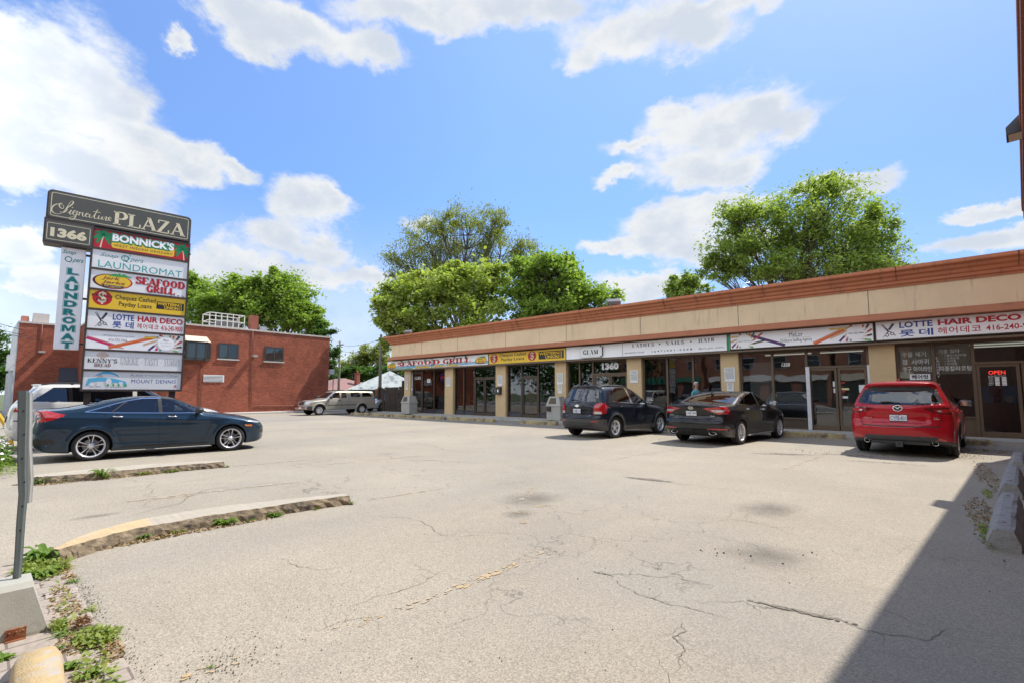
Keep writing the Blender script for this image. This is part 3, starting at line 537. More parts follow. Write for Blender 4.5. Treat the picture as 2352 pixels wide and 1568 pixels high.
# crown moulding: stepped profile
sweep([(-0.02, 5.03), (0.05, 5.03), (0.05, 5.10), (0.11, 5.11), (0.12, 5.20), (0.18, 5.24), (0.21, 5.33), (0.30, 5.38), (0.33, 5.47), (0.43, 5.50), (0.45, 5.53), (0.45, 5.63), (-0.6, 5.64)], 'cornice', TERRA)
sweep([(0.0, 4.14), (0.0, 5.06)], 'fascia_wall', STUC)
sweep([(-0.02, 4.17), (0.04, 4.17), (0.07, 4.13), (0.25, 3.95), (0.26, 3.92), (-0.2, 3.92)], 'lower_band', TERRA_D)
for x in (-26.3, -22.58, -18.4, -14.1, -9.9, -5.64, -1.4): mb = MB(); mb.box(x - 0.009, x + 0.009, FY - 0.004, FY + 0.05, 4.16, 5.05); pb(mb, 'control_joint', DARKM)
for x in (-27.7, -23.9, -21.0, -17.2, -13.0, -8.6, -4.6, -0.6, 2.2):
    mb = MB(); mb.box(x - 0.012, x + 0.012, FY - 0.457, FY - 0.44, 5.52, 5.63); mb.prism([(FY - 0.452, 5.5), (FY - 0.437, 5.5), (FY - 0.2, 5.22), (FY - 0.215, 5.22)], x - 0.008, x + 0.008); pb(mb, 'cornice_joint', DARKM)
# soffit, header behind the signs, roof, side and back walls
mb = MB(); mb.box(XL - 0.25, XR, 20.34, 20.9, 3.14, 3.20); mb.box(XL - 0.2, XR, 20.52, 20.62, 3.20, 3.93); pb(mb, 'soffit', mat('soffit_brown', (0.16, 0.115, 0.075), 0.7, var=0.15))
mb = MB(); mb.quad((XL, FY + 0.02, 5.35), (XR, FY + 0.02, 5.35), (XR, YB, 5.35), (XL, YB, 5.35)); mb.box(XL + 0.02, XR, 20.95, YB, 3.30, 5.2); pb(mb, 'roof', ROOFM)
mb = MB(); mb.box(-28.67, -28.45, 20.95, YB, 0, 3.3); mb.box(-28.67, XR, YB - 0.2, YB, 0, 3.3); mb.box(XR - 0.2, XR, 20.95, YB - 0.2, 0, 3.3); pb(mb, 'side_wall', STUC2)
PIL = [(-28.67, -27.94), (-24.16, -23.34), (-19.5, -18.69), (-15.10, -14.37), (-10.83, -10.08), (-6.5, -5.79), (-1.51, -0.79), (3.0, 3.4)]
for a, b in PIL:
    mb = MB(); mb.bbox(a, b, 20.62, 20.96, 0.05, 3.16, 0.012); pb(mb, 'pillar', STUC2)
mb = MB(); mb.box(-31.5, 3.4, 19.45, 20.95, -0.05, 0.12); tag(mb.build('sidewalk', mat('walk_concrete', (0.40, 0.385, 0.35), 0.9, var=0.15, vscale=3, stain=((0.2, 0.19, 0.17), 1.5, 0.55, 0.72))), kind='structure')

# interiors: a room behind every bay
def room(a, b, wall, low, floor, back=25.0, lowz=1.25):
    mb = MB(); z0, z1 = 0.121, 3.15
    mb.quad((a, 20.95, z0), (b, 20.95, z0), (b, back, z0), (a, back, z0), 2)
    mb.quad((a, 20.95, z1), (b, 20.95, z1), (b, back, z1), (a, back, z1), 3)
    for (p, q) in (((a, 20.96), (a, back)), ((b, 20.96), (b, back)), ((a, back), (b, back))):
        mb.quad((*p, z0), (*q, z0), (*q, lowz), (*p, lowz), 1); mb.quad((*p, lowz), (*q, lowz), (*q, z1), (*p, z1), 0)
    return pb(mb, 'shop_interior', [wall, low, floor, mat('ceiling_tile', (0.55, 0.55, 0.52), 0.9)])
mt = lambda n, c: mat(n, c, 0.8, var=0.1)
mx = lambda i: (PIL[i][0] + PIL[i][1]) / 2
room(mx(0), mx(1), mt('int_tan', (0.42, 0.30, 0.17)), mt('int_orange', (0.42, 0.13, 0.05)), mt('int_floor', (0.20, 0.12, 0.08)), 23.4)
room(mx(1), mx(2), mt('int_green', (0.10, 0.12, 0.09)), mt('int_brown', (0.16, 0.09, 0.06)), mt('int_floor', (0.2, 0.12, 0.08)))
room(mx(2), mx(3), mt('int_dark', (0.10, 0.09, 0.08)), mt('int_red', (0.22, 0.05, 0.04)), mt('int_floor2', (0.12, 0.12, 0.12)))
room(mx(3), mx(4), mt('int_grey', (0.16, 0.17, 0.18)), mt('int_grey', (0.16, 0.17, 0.18)), mt('int_floor2', (0.12, 0.12, 0.12)))
room(mx(4), mx(5), mt('int_brown2', (0.14, 0.09, 0.06)), mt('int_grey', (0.16, 0.17, 0.18)), mt('int_floor2', (0.12, 0.12, 0.12)))
room(mx(5), mx(6), mt('int_sage', (0.30, 0.31, 0.25)), mt('int_bluegrey', (0.22, 0.26, 0.27)), mt('int_floor3', (0.18, 0.19, 0.19)), 24.0)
room(mx(6), mx(7), mt('int_cream', (0.34, 0.31, 0.23)), mt('int_rose', (0.30, 0.16, 0.12)), mt('int_floor3', (0.18, 0.19, 0.19)), 24.4)

GY = 20.86
def frame_bar(mb, x0, x1, z0, z1, mi=0, y0=20.79, y1=20.92): mb.box(x0, x1, y0, y1, z0, z1, mi)
def pane(x0, x1, z0, z1, parent, g, name='window_pane'):
    mb = MB(); mb.quad((x0, GY, z0), (x1, GY, z0), (x1, GY, z1), (x0, GY, z1)); o = mb.build(name, g); o.parent = parent; return o
def handle(parent, x, z0, z1, m):
    mb = MB(); mb.tube([(x, 20.79, z0), (x, 20.72, z0 + 0.02), (x, 20.72, z1 - 0.02), (x, 20.79, z1)], 0.014, 6); o = mb.build('door_handle', m); o.parent = parent
def door(x0, x1, z1, fm, g, hx, hz=(0.95, 1.35)):
    mb = MB(); st = 0.075
    frame_bar(mb, x0, x0 + st, 0.13, z1, 0, 20.81, 20.90); frame_bar(mb, x1 - st, x1, 0.13, z1, 0, 20.81, 20.90); frame_bar(mb, x0 + st, x1 - st, z1 - 0.08, z1, 0, 20.81, 20.90); frame_bar(mb, x0 + st, x1 - st, 0.13, 0.30, 0, 20.81, 20.90)
    d = pb(mb, 'door', fm); pane(x0 + st, x1 - st, 0.30, z1 - 0.08, d, g, 'door_pane'); handle(d, hx, hz[0], hz[1], DARKM); return d
def bay(i, xs, fm, g, doors=(), ztr=2.45, ztop=3.14, kick=0.43, kickm=KICK):
    """xs: mullion centre lines; doors: list of (index of span, [leaf edges])"""
    a, b = PIL[i][1], PIL[i + 1][0]; w = 0.05
    mb = MB(); xs = [a + 0.04] + list(xs) + [b - 0.04]
    for x in xs: frame_bar(mb, x - 0.042, x + 0.042, 0.12, ztop)
    segs = list(zip(xs[:-1], xs[1:])); dspan = {d[0]: d[1] for d in doors}
    for k, (p, q) in enumerate(segs):
        frame_bar(mb, p + 0.042, q - 0.042, ztop - 0.07, ztop)
        if k in dspan: frame_bar(mb, p + 0.042, q - 0.042, ztr - 0.04, ztr + 0.04)
        else:
            frame_bar(mb, p + 0.042, q - 0.042, 0.12, 0.17); frame_bar(mb, p + 0.042, q - 0.042, kick - 0.05, kick)
            mb.box(p + 0.042, q - 0.042, 20.83, 20.88, 0.17, kick - 0.05, 1)
    fr = pb(mb, 'storefront_frame', [fm, kickm])
    for k, (p, q) in enumerate(segs):
        if k in dspan:
            pane(p + 0.042, q - 0.042, ztr + 0.04, ztop - 0.07, fr, g)
            for (x0, x1, hx) in dspan[k]: door(x0, x1, ztr - 0.045, fm, g, hx)
        else: pane(p + 0.042, q - 0.042, kick, ztop - 0.07, fr, g)
    return fr
bay(0, [-27.98 + 0.1, -26.76, -25.49], BRONZ, GLZ_T, [(1, [(-27.83, -26.81, -26.95)])], 3.0)
bay(1, [-22.49, -21.51], BRONZ, GLZ, [(2, [(-21.46, -20.63, -20.72), (-20.60, -19.60, -20.50)])])
bay(2, [-17.59, -16.38], BRONZ, GLZ, [(1, [(-17.54, -16.43, -17.44)])], 2.42)
bay(3, [-13.63, -12.82], BRONZ_L, GLZ, [(2, [(-12.76, -11.86, -11.96), (-11.83, -10.92, -11.73)])], 2.45)
bay(4, [-8.9, -7.72], BRONZ_L, GLZ)
bay(5, [-4.59, -3.43], BRONZ_L, GLZ, [(2, [(-3.37, -2.49, -2.58), (-2.46, -1.60, -2.37)])], 2.45, kick=0.55, kickm=BRONZ)
bay(6, [0.17, 1.11], BRONZ_L, GLZ, [(2, [(1.16, 2.10, 2.0), (2.14, 2.95, 2.85)])], 2.42, kick=0.75, kickm=BRONZ_L)

# writing on the glass, decals and things hung in the windows (children of the plaza: stuck on it)
FG = lambda y: (lambda a, b: Vector((a, y, b)))
def lettering(items, mats, y=GY - 0.012, name='window_lettering'):
    mb = MB()
    for it in items:
        kind = it[0]
        if kind == 't': put_text(mb, it[1], it[2], FG(y), it[3], *it[4:])
        elif kind == 'r': put_rect(mb, *it[1], FG(y + 0.003), it[2])
        elif kind == 'e': put_ellipse(mb, *it[1], FG(y), it[2], 24, it[3])
    return pb(mb, name, mats)
WL = mat('vinyl_white', (0.78, 0.78, 0.76), 0.6); WL2 = mat('vinyl_faded', (0.62, 0.62, 0.58), 0.6)
lettering([('t', 'L.L.B.O.', (-27.70, -26.98, 2.48, 2.69), 0, 0.02)], [WL])
lettering([('r', (-26.31, -25.96, 2.23, 2.49), 0)] + [('r', (-26.25, -26.02, z, z + 0.012), 1) for z in (2.28, 2.32, 2.36, 2.40, 2.44)], [PAPER, BLACKP], name='paper_notice')
NEONR = mat('neon_red', (0.3, 0.02, 0.02), 0.4, emit=(1.0, 0.10, 0.06), est=0.6); NEONB = mat('neon_blue', (0.03, 0.03, 0.25), 0.4, emit=(0.12, 0.12, 0.9), est=0.30)
lettering([('e', (-24.72, 2.55, 0.26, 0.26), 1, 0.82), ('t', 'OPEN', (-24.92, -24.52, 2.46, 2.64), 0, 0.02)], [NEONR, NEONB], GY + 0.08, 'neon_sign')
lettering([('t', '1360', (-12.32, -11.38, 2.66, 3.01), 0, 0.06)], [WL])
lettering([('t', '1358', (-4.28, -3.98, 2.52, 2.66), 0, 0.03, 0.2)], [WL])
lettering([('r', (-4.66, -4.62, 1.9, 2.26), 1), ('r', (-2.63, -2.53, 1.72, 1.92), 0), ('r', (-2.62, -2.52, 1.5, 1.66), 0), ('r', (-2.38, -2.26, 1.84, 1.89), 1), ('r', (-2.38, -2.15, 1.60, 1.67), 2), ('r', (-2.36, -2.28, 1.52, 1.57), 1), ('r', (-2.36, -2.2, 1.30, 1.38), 0), ('r', (-1.86, -1.65, 1.5, 1.78), 0)], [PAPER, mat('decal_red', (0.5, 0.03, 0.03), 0.6), mat('decal_cream', (0.75, 0.6, 0.3), 0.6)], name='door_sticker')
# hair salon: cream blinds, faded brush lettering, poster, hours
lettering([('r', (-0.70, 0.12, 1.62, 3.06), 0), ('r', (0.22, 1.06, 2.10, 3.06), 0)], [mat('cream_blind', (0.80, 0.74, 0.56), 0.8, var=0.2, vscale=1.5)], GY + 0.06, 'window_blind')
lettering([('t', '주름 제거', (-0.62, 0.0, 2.70, 2.86), 0), ('t', '점  사마귀', (-0.62, 0.06, 2.44, 2.62), 0, 0.01), ('t', '영구 아이라인', (-0.62, 0.12, 2.20, 2.38), 0, 0.01),
           ('r', (-0.45, 0.07, 1.93, 2.12), 1), ('t', '헤어컷', (-0.40, 0.02, 1.95, 2.10), 2, 0.03),
           ('t', '각종 파마', (0.32, 0.82, 2.76, 2.90), 0), ('t', '• 매직스트레이트', (0.45, 0.98, 2.66, 2.74), 0), ('t', '• 트위스트', (0.45, 0.80, 2.57, 2.65), 0), ('t', '• 아이롱', (0.45, 0.72, 2.48, 2.56), 0), ('t', '• 디지털', (0.45, 0.74, 2.39, 2.47), 0), ('t', '각종칼라코팅', (0.30, 1.06, 2.20, 2.36), 0, 0.01)]
          + [('t', c, (0.24, 0.31, 2.60 - 0.10 * i, 2.67 - 0.10 * i), 1) for i, c in enumerate('LAUNDRY')], [WL2, WL, BLACKP])
lettering([('t', 'OPEN', (1.43, 1.80, 2.06, 2.18), 0, 0.01)], [mat('neon_open', (0.5, 0.03, 0.03), 0.4, emit=(1.0, 0.06, 0.04), est=0.55)], GY - 0.02, 'open_sign')
lettering([('t', 'BUSINESS HOURS', (1.42, 1.80, 2.00, 2.03), 0)] + [('t', d, (1.42, 1.52, 1.95 - 0.045 * i, 1.98 - 0.045 * i), 0) for i, d in enumerate(('MON', 'TUE', 'WED', 'THU', 'FRI', 'SAT'))] + [('r', (x, x + 0.10, 1.945 - 0.045 * i, 1.98 - 0.045 * i), 0) for i in range(6) for x in (1.56, 1.71)], [WL], name='hours_board')
lettering([('r', (1.26, 2.02, 1.18, 1.72), 1), ('e', (1.58, 1.52, 0.16, 0.20), 0, None), ('e', (1.60, 1.46, 0.10, 0.15), 2, None), ('r', (1.5, 1.7, 1.18, 1.36), 2), ('e', (1.84, 1.30, 0.10, 0.10), 2, None)], [mat('poster_red', (0.20, 0.03, 0.03), 0.5), mat('poster_blue', (0.03, 0.20, 0.36), 0.5), mat('poster_skin', (0.42, 0.38, 0.36), 0.5)], GY + 0.05, 'salon_poster')
# display clutter behind the glass
CH = mat('clutter_chrome', (0.45, 0.45, 0.45), 0.35, 0.7); CB = mat('clutter_blue', (0.10, 0.13, 0.25), 0.7); CBR = mat('clutter_brown', (0.25, 0.11, 0.05), 0.6)
mb = MB(); rc = random.Random(9)
for k in range(7):
    x = rc.uniform(-23.0, -20.0); z = rc.uniform(0.5, 1.2); mb.tube([(x - .3, 21.4, z - .3), (x, 21.3, z), (x + .35, 21.5, z - .15), (x + .5, 21.4, z - .6)], 0.02, 5, 0)
for k in range(9): x = rc.uniform(-23.1, -19.9); mb.box(x, x + rc.uniform(.15, .4), 21.3, 21.7, 0.13, rc.uniform(.5, 1.5), 1 + k % 2)
pb(mb, 'shop_display', [CH, CB, CBR])
mb = MB()
for k in range(10): x = rc.uniform(-18.5, -15.5); mb.box(x, x + rc.uniform(.1, .3), 21.4, 21.7, 0.13, rc.uniform(.6, 2.4), k % 3)
pb(mb, 'shop_display', [mat('clutter_red', (0.30, 0.05, 0.03), 0.6), CB, CBR])
mb = MB()
for x in (-27.5, -26.4, -25.3):
    mb.box(x - .35, x + .35, 22.0, 22.6, 0.80, 0.84, 0); mb.box(x - .03, x + .03, 22.27, 22.33, 0.13, 0.8, 0)
    for s in (-.45, .45): mb.box(x + s - .2, x + s + .2, 22.1, 22.5, 0.52, 0.56, 1); mb.box(x + s * 1.35 - .02, x + s * 1.35 + .02, 22.1, 22.5, 0.56, 1.0, 1); mb.box(x + s - .02, x + s + .02, 22.28, 22.32, 0.13, 0.52, 1)
pb(mb, 'dining_furniture', [CBR, DARKM])
TUBE = mat('fluorescent_tube', (0.8, 0.8, 0.75), 0.4, emit=(1.0, 0.95, 0.80), est=0.4)
mb = MB(); mb.box(0.6, 2.6, 22.2, 22.26, 3.08, 3.12); mb.box(1.2, 2.8, 23.3, 23.36, 3.08, 3.12); mb.box(-5.2, -3.5, 22.4, 22.46, 3.08, 3.12); mb.box(-3.2, -1.8, 22.4, 22.46, 3.08, 3.12); pb(mb, 'fluorescent_light', TUBE)
mb = MB(); mb.box(-5.55, -4.62, 21.3, 21.36, 0.13, 2.75); pb(mb, 'display_partition', mat('partition_white', (0.55, 0.53, 0.48), 0.8))
for a, b in ((-3.45, -3.33), (-1.58, -1.49)):
    mb = MB(); mb.box(a, b, 20.70, 20.76, 0.13, 2.47); mb.box(a + .03, a + .045, 20.694, 20.70, 0.13, 2.47); mb.box(a + .065, a + .08, 20.694, 20.70, 0.13, 2.47); pb(mb, 'shutter_rail', mat('rail_white', (0.66, 0.66, 0.68), 0.45, 0.2, var=0.1))
mb = MB(); mb.tube([(-27.86, 20.74, 0.65), (-27.86, 20.74, 2.95)], 0.022, 8); mb.box(-27.92, -27.80, 20.70, 20.76, 0.60, 0.72); mb.box(-27.92, -27.80, 20.70, 20.76, 1.72, 1.86); pb(mb, 'shutter_rod', mat('rod_white', (0.7, 0.7, 0.7), 0.4))
# rooftop vent pipe/antenna
mb = MB(); mb.tube([(-7.0, 26, 5.3), (-7.0, 26, 7.2)], 0.03, 6); mb.tube([(-7.5, 26, 7.1), (-6.6, 26, 7.15)], 0.02, 5); mb.tube([(-7.3, 26, 6.9), (-6.8, 26, 6.92)], 0.015, 5); pb(mb, 'roof_antenna', CH)
# ------------------------------------------------------------------ signs: shared artwork
cW = mat('sign_white', (0.92, 0.92, 0.92), 0.35, spec=0.4, var=0.04, vscale=2.0)
cY = mat('sign_yellow', (0.80, 0.52, 0.035), 0.35, var=0.04, vscale=2)
cK = mat('sign_black', (0.018, 0.018, 0.02), 0.4)
cR = mat('sign_red', (0.50, 0.012, 0.022), 0.4); cB = mat('sign_blue', (0.02, 0.055, 0.30), 0.4)
cT = mat('sign_teal', (0.035, 0.36, 0.34), 0.4); cTD = mat('sign_teal_dark', (0.0, 0.21, 0.20), 0.4)
cG = mat('sign_green', (0.015, 0.24, 0.085), 0.4); cGL = mat('palm_green', (0.08, 0.42, 0.10), 0.4)
cO = mat('sign_orange', (0.72, 0.13, 0.02), 0.4); cP = mat('sign_purple', (0.09, 0.02, 0.11), 0.4); cM = mat('sign_magenta', (0.62, 0.01, 0.13), 0.4)
cWD = mat('pencil_wood', (0.62, 0.42, 0.26), 0.5); cGR = mat('sign_grey', (0.33, 0.34, 0.35), 0.4); cSK = mat('sign_sky', (0.10, 0.48, 0.72), 0.4); cSE = mat('sea_blue', (0.25, 0.42, 0.60), 0.4)
cCR = mat('sign_cream', (0.70, 0.62, 0.42), 0.45); cOL = mat('sign_olive', (0.085, 0.083, 0.068), 0.45, var=0.08, vscale=2); cBR = mat('sign_brown', (0.20, 0.06, 0.035), 0.5)
cBM = mat('frame_brown', (0.060, 0.043, 0.036), 0.55, 0.1, var=0.25, vscale=5, stain=((0.16, 0.05, 0.025), 4, 0.58, 0.7)); cPK = mat('faded_peach', (0.62, 0.46, 0.38), 0.4); cBG = mat('panel_grey', (0.80, 0.80, 0.79), 0.4, var=0.03, vscale=2)
SM_ = [cW, cY, cK, cR, cB, cT, cTD, cG, cGL, cO, cP, cM, cWD, cGR, cSK, cSE, cCR, cOL, cBR, cBM, cPK, cBG]
W_, Y_, K_, R_, B_, T_, TD_, G_, GL_, O_, P_, M_, WD_, GR_, SK_, SE_, CR_, OL_, BR_, BM_, PK_, BG_ = range(22)
class Face:
    """flat artwork: layers stand 1.2 mm proud of each other"""
    def __init__(s, base): s.mb = MB(); s.base = base; s.l = 0
    def fn(s, k=None):
        l = s.l if k is None else k
        return lambda a, b: s.base(a, b, 0.0012 * (l + 1))
    def text(s, b, box, mi, k, bold=0.0, shear=0.0, sp=1.0): put_text(s.mb, b, box, s.fn(k), mi, bold, shear, sp)
    def serif(s, b, box, mi, k, **kw): put_serif(s.mb, b, box, s.fn(k), mi, **kw)
    def rect(s, a0, a1, b0, b1, mi, k): put_rect(s.mb, a0, a1, b0, b1, s.fn(k), mi)
    def poly(s, p, mi, k): put_poly(s.mb, p, s.fn(k), mi)
    def ell(s, a, b, ra, rb, mi, k, r0=None): put_ellipse(s.mb, a, b, ra, rb, s.fn(k), mi, 28, r0)
    def stroke(s, p, w, mi, k): put_stroke(s.mb, p, w, s.fn(k), mi)
    def rrect(s, a0, a1, b0, b1, r, mi, k, line=0.0):
        def rr(d):
            o = []
            for (cx, cy, t0) in ((a1 - r, b1 - r, 0), (a0 + r, b1 - r, 90), (a0 + r, b0 + r, 180), (a1 - r, b0 + r, 270)):
                for j in range(6):
                    t = R(t0 + 90 * j / 5); o.append((cx + (r - d) * math.cos(t), cy + (r - d) * math.sin(t)))
            return o
        o = rr(0)
        if not line: s.poly(o, mi, k)
        else:
            q = rr(line); n = len(o); f = s.fn(k); s.mb.add([f(*p) for p in o + q], [(i, (i + 1) % n, n + (i + 1) % n, n + i) for i in range(n)], mi)
def pencil(F, p, q, w, mi, k, tip=0.28, lead=None):
    """pencil from butt p to point q"""
    p = Vector(p); q = Vector(q); d = q - p; L = d.length; d /= L; n = Vector((-d.y, d.x)) * (w / 2); tl = min(L * 0.45, w * 1.9); s = q - d * tl; e = q - d * tl * 0.28
    F.poly([p - n, s - n, s + n, p + n], mi, k); F.poly([s - n, e - n * .28, e + n * .28, s + n], WD_, k); F.poly([e - n * .28, q, e + n * .28], lead if lead is not None else mi, k)
    F.poly([p + n * 0.35, s + n * 0.35, s + n * 0.6, p + n * 0.6], WD_ if mi != P_ else B_, k + 1)
def pencil_ring(F, a, b, r, clip, seed, k0=2):
    """coloured pencils fanned round a white disc; points kept inside the board"""
    rr = random.Random(seed); n = 15; cols = [K_, O_, GL_, K_, R_, Y_, WD_, P_, M_, T_]
    a0, a1, b0, b1 = clip
    for i in range(n):
        t = 6.283 * i / n + 0.2; tip = Vector((a + r * 0.93 * math.cos(t), b + r * 0.93 * math.sin(t))); d = Vector((math.cos(t + 0.85), math.sin(t + 0.85))); L = r * 2.2; 
        for st in range(40):
            e = tip + d * L
            if a0 + .02 < e.x < a1 - .02 and b0 + .015 < e.y < b1 - .015: break
            L *= 0.92
        if L > r * 0.25: pencil(F, tip + d * L, tip, r * 0.24, cols[i % len(cols)], k0 + i % 3)
    F.ell(a, b, r * 0.9, r * 0.9, W_, k0 + 5)
def palm(F, a, b, h, k, flip=1, mi=GL_):
    """small printed palm: bent trunk and pinnate fronds; (a,b) = crown"""
    F.stroke([(a - flip * 0.16 * h, b - h), (a - flip * 0.10 * h, b - 0.5 * h), (a, b)], [0.10 * h, 0.07 * h, 0.05 * h], CR_, k)
    for t in (-15, 25, 70, 110, 150, 195, 230, 310):
        d = Vector((math.cos(R(t)), math.sin(R(t)))); p = [Vector((a, b)), Vector((a, b)) + d * 0.35 * h, Vector((a, b)) + d * 0.62 * h + Vector((0, -0.22 * h))]
        sp = spline(p, 4); F.stroke(sp, [0.03 * h + 0.20 * h * math.sin(math.pi * (i + .4) / (len(sp) + .4)) for i in range(len(sp))], mi, k + 1)
def jerk_logo(F, a, b, ra, rb, k):
    F.ell(a - 0.05 * ra, b - 0.04 * rb, ra, rb, K_, k); F.ell(a + 0.03 * ra, b - 0.02 * rb, ra * 0.98, rb * 0.97, R_, k + 1); F.ell(a, b, ra * 0.92, rb * 0.90, Y_, k + 2)
    F.text('Jerk', (a - 0.6 * ra, a + 0.35 * ra, b + 0.05 * rb, b + 0.60 * rb), BR_, k + 3, 0.02, 0.25); F.text('Jerks', (a - 0.6 * ra, a + 0.62 * ra, b - 0.48 * rb, b + 0.04 * rb), BR_, k + 4, 0.02, 0.25)
    F.poly([(a - 0.62 * ra, b - 0.54 * rb), (a + 0.62 * ra, b - 0.54 * rb), (a + 0.45 * ra, b - 0.84 * rb), (a - 0.45 * ra, b - 0.84 * rb)], K_, k + 3); F.text('WE DELIVER!', (a - 0.45 * ra, a + 0.45 * ra, b - 0.76 * rb, b - 0.60 * rb), CR_, k + 5, 0.01, 0.2)
    for t in (20, 60, 100, 140, 170):
        d = Vector((math.cos(R(t)), math.sin(R(t)))); o = Vector((a + 0.35 * ra, b + 0.72 * rb)); sp = spline([o, o + Vector((d.x * .3 * ra, d.y * 0.35 * rb)), o + Vector((d.x * 0.62 * ra, d.y * 0.3 * rb - .05 * rb))], 3); F.stroke(sp, [0.02 * rb + 0.2 * rb * math.sin(math.pi * (i + .3) / len(sp)) for i in range(len(sp))], GL_, k + 4)
def coin_logo(F, a, b, ra, rb, k):
    """red coin with a large pale dollar sign and two words across it"""
    F.ell(a, b, ra, rb, R_, k); F.ell(a, b, ra * 0.86, rb * 0.86, R_, k + 1)
    F.text('$', (a - 0.42 * ra, a + 0.42 * ra, b - 0.86 * rb, b + 0.86 * rb), CR_, k + 2, 0.02)
    F.text('Money', (a - 1.06 * ra, a + 1.06 * ra, b + 0.02 * rb, b + 0.46 * rb), K_, k + 3, 0.05, 0.1); F.text('Mart', (a - 0.62 * ra, a + 0.66 * ra, b - 0.46 * rb, b - 0.04 * rb), K_, k + 3, 0.05, 0.1)
def wu_logo(F, a0, a1, b0, b1, k):
    w = a1 - a0; h = b1 - b0; F.rect(a0, a1, b0, b1, K_, k); F.rect(a0, a0 + 0.81 * w, b0 + 0.52 * h, b1 - 0.04 * h, K_, k)
    F.text('WESTERN', (a0 + 0.02 * w, a0 + 0.80 * w, b0 + 0.53 * h, b0 + 0.92 * h), Y_, k + 1, 0.03); F.text('UNION', (a0 + 0.28 * w, a0 + 0.80 * w, b0 + 0.06 * h, b0 + 0.46 * h), Y_, k + 1, 0.03)
    for t in (0.845, 0.905): F.rect(a0 + t * w, a0 + (t + 0.018) * w, b0 + 0.05 * h, b1 - 0.05 * h, Y_, k + 1)
def scissors(F, a0, a1, b0, b1, k):
    w = a1 - a0; h = b1 - b0; P = lambda u, v: (a0 + u * w, b0 + v * h)
    F.poly([P(0.0, 0.98), P(0.10, 0.93), P(0.58, 0.42), P(0.50, 0.38)], K_, k); F.poly([P(0.12, 1.0), P(0.2, .96), P(0.58, 0.46), P(0.52, 0.46)], K_, k + 1)
    F.poly([P(0.84, 1.0), P(1.0, 0.93), P(0.66, 0.50), P(0.50, 0.56)], K_, k + 1)
    F.stroke([P(0.54, 0.42), P(0.42, 0.28)], 0.07 * w, K_, k + 1); F.stroke([P(0.54, 0.44), P(0.76, 0.32)], 0.07 * w, K_, k + 2)
    F.ell(*P(0.44, 0.17), 0.13 * w, 0.13 * h, K_, k + 2, 0.62); F.ell(*P(0.80, 0.24), 0.15 * w, 0.10 * h, K_, k + 3, 0.62); F.stroke([P(0.90, 0.20), P(1.02, 0.09)], 0.05 * w, K_, k); F.stroke([P(0.40, 0.26), P(0.12, 0.0)], 0.035 * w, K_, k)
    for i in range(7): t = i / 7; F.stroke([P(0.80 - 0.26 * t, 0.94 - 0.40 * t), P(0.86 - 0.26 * t, 0.90 - 0.40 * t)], 0.02 * w, GR_, k + 4)

# ------------------------------------------------------------------ facade sign boxes
def shop_sign(x0, x1, z0, z1, label, draw, bgm=W_, frame=BRONZ, dividers=()):
    e = empty('shop_sign', ((x0 + x1) / 2, 20.45, z0), 0, label, 'shop sign', 'sign boxes along the plaza front')
    ox, oz = (x0 + x1) / 2, z0
    mb = MB(); t = 0.035; g = lambda a, b, c, d: mb.box(a - ox, b - ox, -0.055, 0.06, c - oz, d - oz)
    g(x0, x1, z0 - t, z0); g(x0, x1, z1, z1 + t); g(x0 - 0.02, x0, z0 - t, z1 + t); g(x1, x1 + 0.02, z0 - t, z1 + t)
    for d in dividers: mb.box(d - 0.03 - ox, d + 0.03 - ox, -0.062, 0.0, 0, z1 - z0)
    o = mb.build('sign_frame', frame); o.parent = e
    F = Face(lambda a, b, d: Vector((a - ox, -0.045 - d, b - oz)))
    F.mb.quad((x0 - ox, -0.045, 0), (x1 - ox, -0.045, 0), (x1 - ox, -0.045, z1 - z0), (x0 - ox, -0.045, z1 - z0), bgm)
    draw(F); o = F.mb.build('sign_panel', SM_); o.parent = e
    return e
